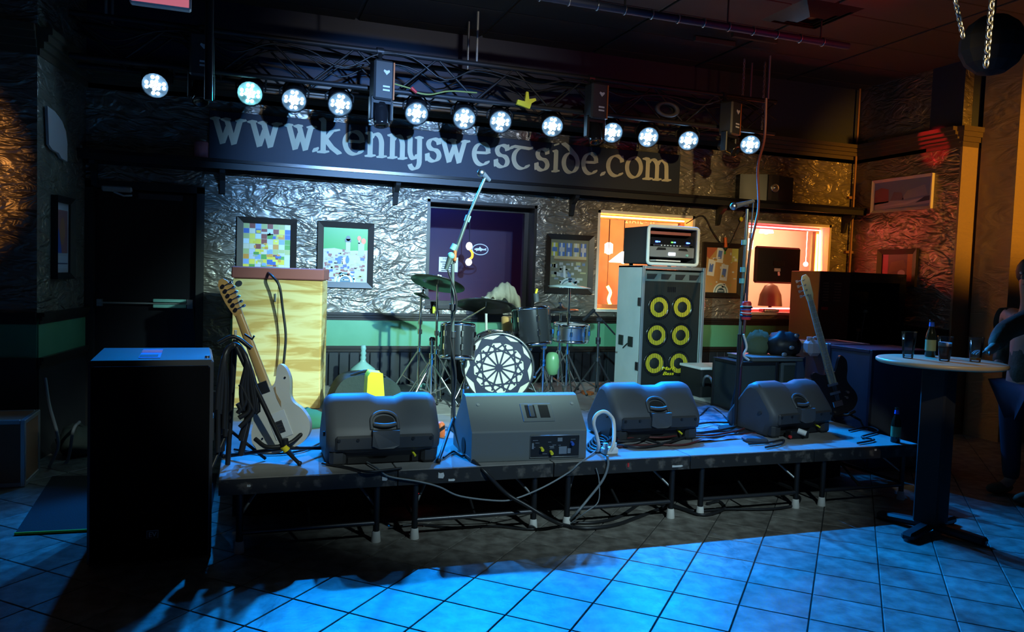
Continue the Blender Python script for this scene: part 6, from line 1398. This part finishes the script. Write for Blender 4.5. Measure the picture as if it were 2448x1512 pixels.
# ================================================================== BASS GUITAR
Yq = 5.02; nt_, hb = P(1921, 662, Yq + .12), P(1985, 900, Yq); U = (nt_ - hb).normalized(); Vv = (CR - U * CR.dot(U)).normalized(); Nn = Vv.cross(U)
MBs = Matrix((Vv, U, Nn)).transposed().to_4x4(); L0 = (nt_ - hb).length; MBs.translation = hb - U * .22
t = thing('bass_guitar', 'bass guitar leaning with pale neck before the blue road case', 'guitar', MBs.translation)
ol = [(0, 0), (.10, .01), (.16, .07), (.165, .14), (.13, .22), (.125, .27), (.15, .34), (.16, .41), (.13, .46), (.10, .43), (.06, .36), (.03, .34), (-.03, .34), (-.07, .35), (-.11, .38), (-.14, .36), (-.135, .29), (-.11, .22), (-.13, .16), (-.165, .08), (-.12, .01)]
cv = [Vector((x, y - .10, 0)) for x, y in ol]; cv = catmull(cv + [cv[0]], 5)[:-1]
mb = MB(); mb.prism([(v.x, v.y) for v in cv], .042, MBs, True, z0=-.042); o = mb.build('body', 'blackgloss', t); bv = o.modifiers.new('b', 'BEVEL'); bv.width = .006; bv.segments = 2
top_u = .22 + L0
mb = MB(); mb.add([(-.031, .16, .0), (.031, .16, .0), (.022, top_u - .20, .0), (-.022, top_u - .20, .0), (-.031, .16, .018), (.031, .16, .018), (.022, top_u - .20, .018), (-.022, top_u - .20, .018)], [(3, 2, 1, 0), (4, 5, 6, 7), (0, 1, 5, 4), (1, 2, 6, 5), (2, 3, 7, 6), (3, 0, 4, 7)], False, MBs); mb.build('neck', 'rosewood', t)
for k in range(20):
    u = .20 + (top_u - .42) * (1 - .945 ** k) / (1 - .945 ** 20); u = top_u - .20 - (u - .20); mb = MB(); mb.box((0, u, .019), (.05, .003, .003), M=MBs); mb.build('fret', 'steel', t)
for k in range(4): mb = MB(); mb.cyl(MBs @ Vector((-.013 + k * .009, .02, .024)), MBs @ Vector((-.010 + k * .007, top_u - .15, .022)), .0012, n=4); mb.build('string', 'steel', t)
mb = MB(); mb.prism([(-.022, top_u - .20), (.022, top_u - .20), (.035, top_u - .15), (.038, top_u - .02), (.02, top_u + .015), (-.012, top_u + .01), (-.03, top_u - .03), (-.03, top_u - .14)], .014, MBs, z0=.0); mb.build('headstock', 'maplepale', t)
for k in range(4): u = top_u - .15 + k * .042; mb = MB(); mb.cyl(MBs @ Vector((-.012, u, .014)), MBs @ Vector((-.012, u, .026)), .008, n=8); mb.cyl(MBs @ Vector((-.02, u, .007)), MBs @ Vector((-.06, u, .007)), .004, n=6); mb.box((-.065, u, .007), (.016, .022, .006), M=MBs); mb.build('tuner', 'steel', t)
for u in (.08, .15): mb = MB(); mb.box((0, u, .006), (.085, .022, .014), M=MBs, bev=.003); mb.build('pickup', 'steel', t)
mb = MB(); mb.box((0, -.01, .006), (.08, .05, .012), M=MBs, bev=.003); mb.build('bridge', 'chrome', t)
for x, u in ((.08, .02), (.10, .06)): mb = MB(); mb.cyl(MBs @ Vector((x, u, 0)), MBs @ Vector((x, u, .018)), .011, n=10); mb.build('knob', 'chrome', t)
bp = MBs @ Vector((0, -.1, -.02)); t2 = thing('guitar_stand', 'low black stand holding the bass guitar', 'stand', (bp.x, bp.y, ST))
mb = MB(); mb.cyl((bp.x, bp.y + .06, ST), MBs @ Vector((0, .25, -.06)), .012, n=8); mb.build('upright', 'black', t2)
for q in ((-.2, -.05), (.2, -.02), (0, .25)): mb = MB(); mb.cyl((bp.x, bp.y + .06, ST + .12), (bp.x + q[0], bp.y + q[1], ST + .01), .010, n=6); mb.build('leg', 'black', t2)
mb = MB(); mb.tube([bp + Vector((-.1, -.06, .03)), bp + Vector((-.08, 0, -.01)), bp + Vector((.08, 0, -.01)), bp + Vector((.1, -.06, .03))], .011, 6); mb.build('cradle', 'black', t2)
# ================================================================== BEER BOTTLE AT STAGE EDGE
def beer_bottle(label, p, s=1.0):
    t = thing('beer_bottle', label, 'bottle', p); mb = MB(); mb.lathe([(.028 * s, 0), (.031 * s, .006), (.031 * s, .13 * s), (.026 * s, .155 * s), (.014 * s, .19 * s), (.0125 * s, .225 * s), (.015 * s, .228 * s), (.015 * s, .238 * s), (.001, .238 * s)], 20, Matrix.Translation(p)); mb.build('glass', 'bottle', t)
    mb = MB(); mb.lathe([(.0318 * s, .04 * s), (.0318 * s, .11 * s)], 20, Matrix.Translation(p), cap=False); mb.build('label', 'bottlelabel', t); mb = MB(); mb.lathe([(.0165 * s, .195 * s), (.0140 * s, .222 * s)], 16, Matrix.Translation(p), cap=False); mb.build('neck_label', 'bluemark', t)
beer_bottle('dark beer bottle standing on the right front corner of stage', PZ(2140, 1058, ST), 1.05)
# ================================================================== HIGH TABLE
tc = Vector((4.03, 3.58, 0)); zt = 1.07; t = thing('bar_table', 'round wooden high top table on black pedestal', 'table', tc)
tr = .36; mb = MB(); mb.lathe([(.001, -.03), (tr - .015, -.03), (tr, -.02), (tr, -.006), (tr - .008, 0), (.001, 0)], 48, Matrix.Translation((tc.x, tc.y, zt))); mb.build('table_top', 'tabletop', t)
mb = MB(); mb.box((tc.x, tc.y, (zt - .03 + .06) / 2), (.15, .15, zt - .09), bev=.01, rot=(0, 0, .3)); mb.build('pedestal', 'blackmatte', t)
mb = MB(); mb.cyl((tc.x, tc.y, zt - .05), (tc.x, tc.y, zt - .03), .17, n=24); mb.build('mounting_plate', 'black', t)
for k in range(4):
    a = R(20 + 90 * k); d = Vector((math.cos(a), math.sin(a), 0)); mb = MB(); mb.box((0, 0, 0), (.30, .075, .05), M=Matrix.Translation(tc + d * .17 + Vector((0, 0, .037))) @ Matrix.Rotation(a, 4, 'Z') @ Matrix.Rotation(R(4), 4, 'Y'), bev=.015); lg = mb.build('foot', 'black', t)
    mb = MB(); mb.cyl(tc + d * .30, tc + d * .30 + Vector((0, 0, .02)), .022, n=10); mb.build('glide', 'darksteel', lg)
def pint(label, px, py, fill, fm, foam=None, h=.15):
    d = ray(px, py); p = CAM + d * ((zt - EYE) / d.z); t = thing('pint_glass', label, 'glass', p); Mx = Matrix.Translation(p)
    mb = MB(); mb.lathe([(.0005, .001), (.029, .001), (.030, .004), (.043, h)], 28, Mx, cap=False); mb.torus(p + Vector((0, 0, h)), .043, .0012, n=28, m=5); mb.build('glass', 'glass', t)
    r1 = .0275 + (.041 - .028) * (fill - .012) / (h - .012); mb = MB(); mb.lathe([(.0005, .0125), (.0275, .0125), (r1, fill), (.0005, fill)], 28, Mx, cap=False); mb.build('drink', fm, t)
    if foam: mb = MB(); mb.lathe([(.0005, fill), (r1, fill), (r1 + .002, fill + foam), (.0005, fill + foam)], 28, Mx, cap=False); mb.build('foam', 'foam', t)
pint('tall pint glass of clear water at the left of bar table', 2170, 857, .115, 'water', h=.165)
pint('pint glass of dark beer in the middle of bar table', 2257, 864, .09, 'beerdark', .025)
pint('nearly empty pint glass at the right of bar table', 2331, 866, .028, 'beergold')
d = ray(2246, 858); beer_bottle('dark beer bottle behind the dark pint on bar table', CAM + d * ((zt - EYE) / d.z) + Vector((.03, .10, 0)))
# ================================================================== LEFT FLOOR ITEMS
a, b_ = PZ(60, 1165, 0), None; zt_ = P(60, 1005, a.y).z
flight('small copper faced road case at the left edge', a.x - .45, a.x, a.y, .4, 0, zt_, 'copper', 'aluminium')
q = [PZ(35, 1281, 0), PZ(500, 1258, 0), PZ(520, 1135, 0), PZ(125, 1142, 0)]
t = thing('floor_mat', 'black floor mat with lime green front edge behind loudspeaker', 'mat', ((q[0].x + q[1].x) / 2, q[0].y, 0)); mb = MB(); vs = [(p.x, p.y, .001) for p in q] + [(p.x, p.y, .009) for p in q]; mb.add(vs, [(3, 2, 1, 0), (4, 5, 6, 7), (0, 1, 5, 4), (1, 2, 6, 5), (2, 3, 7, 6), (3, 0, 4, 7)]); mb.build('pile', 'matblack', t)
mb = MB(); mb.cyl((q[0].x, q[0].y, .010), (q[1].x, q[1].y, .010), .008, n=6); mb.build('edge_strip', 'limeedge', t)
pts = [P(108, 905, 6.3), P(118, 970, 6.2), P(140, 1060, 6.1), PZ(118, 1120, .01), PZ(160, 1105, .01), P(175, 1030, 6.2), P(190, 1010, 6.4)]
mb = MB(); mb.tube(pts, .012, 6, 6); tag(mb.build('wall_cable', 'cablegrey', loc=pts[3]), 'grey cable looping on the floor by the left corner', 'cable')
lumpy('floor_bag', 'pale grey bundle on floor behind the big loudspeaker', 'bag', (PZ(185, 1085, 0).x, PZ(185, 1085, 0).y, 0), .14, .2, .22, 'bagdark', 8)
# ================================================================== CABLES
def cab(label, pts, r, matn='cable', name='stage_cable', sm=6): mb = MB(); mb.tube(pts, r, 7, sm); return tag(mb.build(name, matn, loc=Vector(pts[0])), label, 'cable')
g = lambda x, y, z=.012: PZ(x, y, ST + z)
e = lambda x, y, dy=-.012: P(x, y, SF + dy)
h = lambda x, y, z=.012: PZ(x, y, z)
cab('thin grey cable drooping in a long arc below the stage edge', [g(870, 1102), g(905, 1122), e(930, 1140), e(1000, 1152), e(1050, 1165), e(1100, 1187), e(1190, 1198), e(1235, 1192), e(1300, 1165), e(1360, 1130), e(1385, 1108), g(1420, 1082), g(1440, 1060)], .0055, 'cablegrey')
cab('thick dark cable slanting from the stage edge to floor', [g(1115, 1090), g(1130, 1102), e(1160, 1130), e(1210, 1180), P(1260, 1210, SF - .06), P(1310, 1240, SF - .1), h(1345, 1256), h(1370, 1262)], .012)
cab('cable dropping from the power strip to the floor', [g(1452, 1090, .03), e(1453, 1115), e(1440, 1150), e(1405, 1195), P(1380, 1225, SF - .04), h(1355, 1252)], .008, 'cablegrey')
cab('thick cable sweeping along the floor before the stage', [h(1340, 1255), h(1400, 1264), h(1470, 1256), h(1530, 1235), h(1590, 1212), P(1600, 1200, SF + .1)], .012)
cab('cable running on from stage legs along the floor', [h(1352, 1250), h(1420, 1250), h(1480, 1236), h(1530, 1205), h(1560, 1203), h(1620, 1215), h(1680, 1232), h(1730, 1218), h(1720, 1200), h(1690, 1205)], .010)
cab('cable trailing right along the floor under the stage front', [h(1600, 1205), h(1660, 1222), h(1740, 1218), h(1840, 1218), h(1900, 1208), h(1912, 1190), h(1890, 1182)], .009)
cab('thin cable lying from the middle leg towards the left', [h(1345, 1258), h(1270, 1266), h(1180, 1258), h(1080, 1262), h(1000, 1255), h(930, 1262)], .006)
cab('thin loose wire rising from the floor coil', [h(1360, 1255), P(1400, 1225, SF - .05), P(1430, 1200, SF - .02), P(1432, 1150, SF - .01), e(1425, 1120)], .004, 'cablegrey')
# white power cable loop and strip
pts = [g(1458, 1080, .05), g(1467, 1060, .10), P(1467, 1010, SF + .1), P(1455, 990, SF + .1), P(1440, 985, SF + .1), P(1424, 995, SF + .1), P(1419, 1015, SF + .1), P(1426, 1040, SF + .12), P(1431, 1065, SF + .13), g(1428, 1078, .02)]
cab('white power cable standing up in a loop at stage edge', pts, .012, 'cablewhite')
c = PZ(1457, 1086, ST); t = thing('power_strip', 'white power strip box at the base of white cable', 'power strip', (c.x, c.y, ST)); mb = MB(); mb.box((c.x, c.y, ST + .022), (.10, .06, .044), bev=.008); mb.build('body', 'cablewhite', t)
for x in (-.03, .03): mb = MB(); mb.cyl((c.x + x, c.y, ST + .044), (c.x + x, c.y, ST + .07), .016, n=10); mb.build('plug', 'cablewhite', t)
rq = random.Random(31)
for k in range(6):
    y0 = 1078 - k * 7; pts = [g(1475 + 55 * i, y0 - 6 * i + rq.uniform(-9, 9), .010 + .006 * k) for i in range(8)]
    cab('black cable lying along the deck before the right monitors', pts, .0075, 'cable' if k % 3 else 'cablered'); bpy.context.scene.collection.objects[-1]['group'] = 'cables along the right deck'
for k in range(5):
    pts = [g(1425 + 22 * math.cos(R(60 * i + 20 * k)) * (1 - .05 * k) + 5 * k, 1068 + 14 * math.sin(R(60 * i + 20 * k)) - 6 * k, .010 + .008 * k) for i in range(7)]
    cab('blue lit cable coil beside the white power cable', pts, .007); bpy.context.scene.collection.objects[-1]['group'] = 'cable coil by the power strip'
for k, (lab, pts) in enumerate((('dark cable crossing the deck between third and fourth monitors', [g(1690, 1010), g(1735, 1022), g(1790, 1018), g(1830, 1010)]), ('reddish cable running back from the third monitor', [g(1668, 1000), g(1700, 975), g(1740, 1005), g(1760, 1040)]), ('cable loop in front of the fourth monitor', [g(1790, 1062), g(1840, 1058), g(1872, 1052), g(1868, 1062), g(1830, 1070)]), ('cable tangle right of the fourth monitor', [g(2030, 1030), g(2075, 1022), g(2100, 1032), g(2060, 1045), g(2090, 1052), g(2050, 1060)]), ('cable trailing under the left monitor', [g(770, 1108), g(830, 1118), g(880, 1128), g(960, 1120)]), ('cable between the left and centre monitors', [g(1060, 1095), g(1085, 1080), g(1110, 1090), g(1120, 1060)]), ('long thin cable at the foot of the guitar stand', [g(560, 1075), g(640, 1085), g(720, 1078), g(765, 1060)]))): cab(lab, pts, .007)
# small box plugs under the fourth monitor
c = g(1905, 1048, .0); t = thing('stage_box', 'small box with white connector before the fourth monitor', 'junction box', c); mb = MB(); mb.box(c + Vector((0, 0, .03)), (.16, .07, .06), bev=.008); mb.build('body', 'black', t); mb = MB(); mb.cyl(c + Vector((-.02, -.03, .06)), c + Vector((.02, -.07, .045)), .02, n=10); mb.build('connector', 'white', t); mb = MB(); mb.cyl(c + Vector((-.09, -.03, .02)), c + Vector((-.09, -.045, .02)), .012, n=8); mb.build('button', 'redmark', t)
c = PZ(1815, 1060, ST); mb = MB(); mb.box(c + Vector((0, .05, .015)), (.16, .10, .03), bev=.01, rot=(0, 0, -.3)); tag(mb.build('foot_pedal', 'caseblue', loc=c), 'flat blue grey pedal left of the fourth monitor', 'pedal')
mb = MB(); p = P(1002, 1185, SF + .5); mb.cyl(p, p + Vector((0, .03, 0)), .007, n=8); tag(mb.build('pilot_lamp', 'ledred', loc=p), 'tiny red pilot light glowing under the stage', 'light')
# ================================================================== PERSON AT THE TABLE'S RIGHT
def skin_body(name, chains, matn, parent, lv=2):
    vs, es, rs, key = [], [], [], {}
    for ch in chains:
        prev = None
        for p, r_ in ch:
            k = tuple(round(q, 4) for q in p)
            if k not in key: key[k] = len(vs); vs.append(p); rs.append(r_)
            i = key[k]
            if prev is not None and prev != i: es.append((prev, i))
            prev = i
    me = bpy.data.meshes.new(name); me.from_pydata(vs, es, []); o = bpy.data.objects.new(name, me); COL.objects.link(o); o.parent = parent
    sk = o.modifiers.new('skin', 'SKIN'); sk.use_smooth_shade = True; sk.branch_smoothing = 1.0
    for i, sv in enumerate(me.skin_vertices[0].data): sv.radius = (rs[i], rs[i]) if not isinstance(rs[i], tuple) else rs[i]; sv.use_root = (i == 0)
    ss = o.modifiers.new('sub', 'SUBSURF'); ss.levels = lv; ss.render_levels = lv
    me.materials.append(M_[matn]); return o
pp = Vector((5.37, 4.02, 0)); t = thing('person', 'person in dark olive jacket leaning on the bar table', 'person', pp)
hp_ = P(2372, 868, 3.72) - pp; el_ = P(2385, 800, 3.80) - pp
el_ = Vector((el_.x + .02, el_.y, 1.17)); hp_ = Vector((hp_.x + .0, hp_.y - .05, zt + .03))
pel, ch_, nk, hd_ = Vector((0, 0, .80)), Vector((-.05, -.02, 1.22)), Vector((-.07, -.03, 1.43)), Vector((-.10, -.05, 1.56))
shL, shR = Vector((-.09, -.17, 1.37)), Vector((-.02, .17, 1.36))
el_ = P(2400, 792, 3.78) - pp; wr = P(2374, 846, 3.72) - pp; wr.z = zt + .06; hp_ = wr + Vector((-.07, -.01, -.025))
legs = [[(tuple(pel), .15), (-.02, -.10, .76)], ]
C_ = [[(tuple(pel), .14), (tuple((pel + ch_) / 2), .14), (tuple(ch_), .15), (tuple(nk), .06), (tuple(hd_), .085), (tuple(hd_ + Vector((0, 0, .11))), .08)],
      [(tuple(ch_), .15), (tuple(shL), .07), (tuple(el_), .048), (tuple(wr), .032), (tuple(hp_), .028)],
      [(tuple(ch_), .15), (tuple(shR), .07), (.06, .26, 1.10), .05] if False else [(tuple(ch_), .15), (tuple(shR), .07), ((.06, .24, 1.08), .048), ((-.06, .20, .95), .034)],
      [(tuple(pel), .14), ((-.02, -.10, .74), .085), ((-.05, -.13, .45), .06), ((0, -.12, .10), .042), ((-.12, -.14, .045), .035)],
      [(tuple(pel), .14), ((-.02, .10, .74), .085), ((.02, .12, .45), .06), ((.06, .12, .10), .042), ((-.06, .12, .045), .035)]]
skin_body('body', C_, 'skin', t)
J = [[(tuple(pel), .165), (tuple((pel + ch_) / 2), .165), (tuple(ch_), .18), (tuple(nk + Vector((0, 0, -.03))), .085)], [(tuple(ch_), .18), (tuple(shL), .095), (tuple(el_), .072), (tuple(wr), .045)], [(tuple(ch_), .18), (tuple(shR), .095), ((.06, .24, 1.08), .07), ((-.05, .205, .96), .048)]]
skin_body('jacket', J, 'olive', t)
T_ = [[(tuple(pel + Vector((0, 0, -.01))), .15), ((-.02, -.10, .74), .10), ((-.05, -.13, .45), .075), ((0, -.12, .09), .058)], [(tuple(pel + Vector((0, 0, -.01))), .15), ((-.02, .10, .74), .10), ((.02, .12, .45), .075), ((.06, .12, .09), .058)]]
skin_body('trousers', T_, 'jeans', t)
mb = MB(); mb.ball(pp + hd_ + Vector((.03, .01, .09)), .115, 16, (1.0, .95, 1.0)); mb.build('hair', 'hair', t)
mb = MB(); fc = pp + hd_ + Vector((-.085, -.015, .05)); mb.ball(fc + Vector((-.02, 0, 0)), .016, 8, (1.2, .8, 1.2)); mb.build('nose', 'skin', t)
for s_ in (-1, 1): mb = MB(); mb.ball(fc + Vector((.0, s_ * .032, .03)), .010, 8); mb.build('eye', 'white', t)
mb = MB(); mb.ball(fc + Vector((.0, 0, -.05)), .016, 8, (.5, 1.4, .4)); mb.build('mouth', 'redbrown', t)
for k in range(5):
    a = (-.035 + .0175 * k); l_ = (.05, .075, .08, .072, .055)[k]; b0 = hp_ + Vector((-.01, a * .7, .0)); dx = -.6 if k == 0 else -1
    F_ = [[(tuple(b0), .009), (tuple(b0 + Vector((dx * l_ * .45, a * .5, .004))), .0085), (tuple(b0 + Vector((dx * l_ * .75, a * .7, -.006))), .008), (tuple(b0 + Vector((dx * l_, a * .8, -.018))), .007)]]
    skin_body('finger', F_, 'skin', t, 1)
for s_ in (-1, 1):
    b0 = pp + Vector((-.03 if s_ < 0 else .03, s_ * .13, 0)); mb = MB(); mb.ball(b0 + Vector((-.07, 0, .045)), .05, 12, (2.6, .95, .9)); mb.v = [Vector((v.x, v.y, max(v.z, .002))) for v in mb.v]; mb.build('shoe', 'shoe', t)
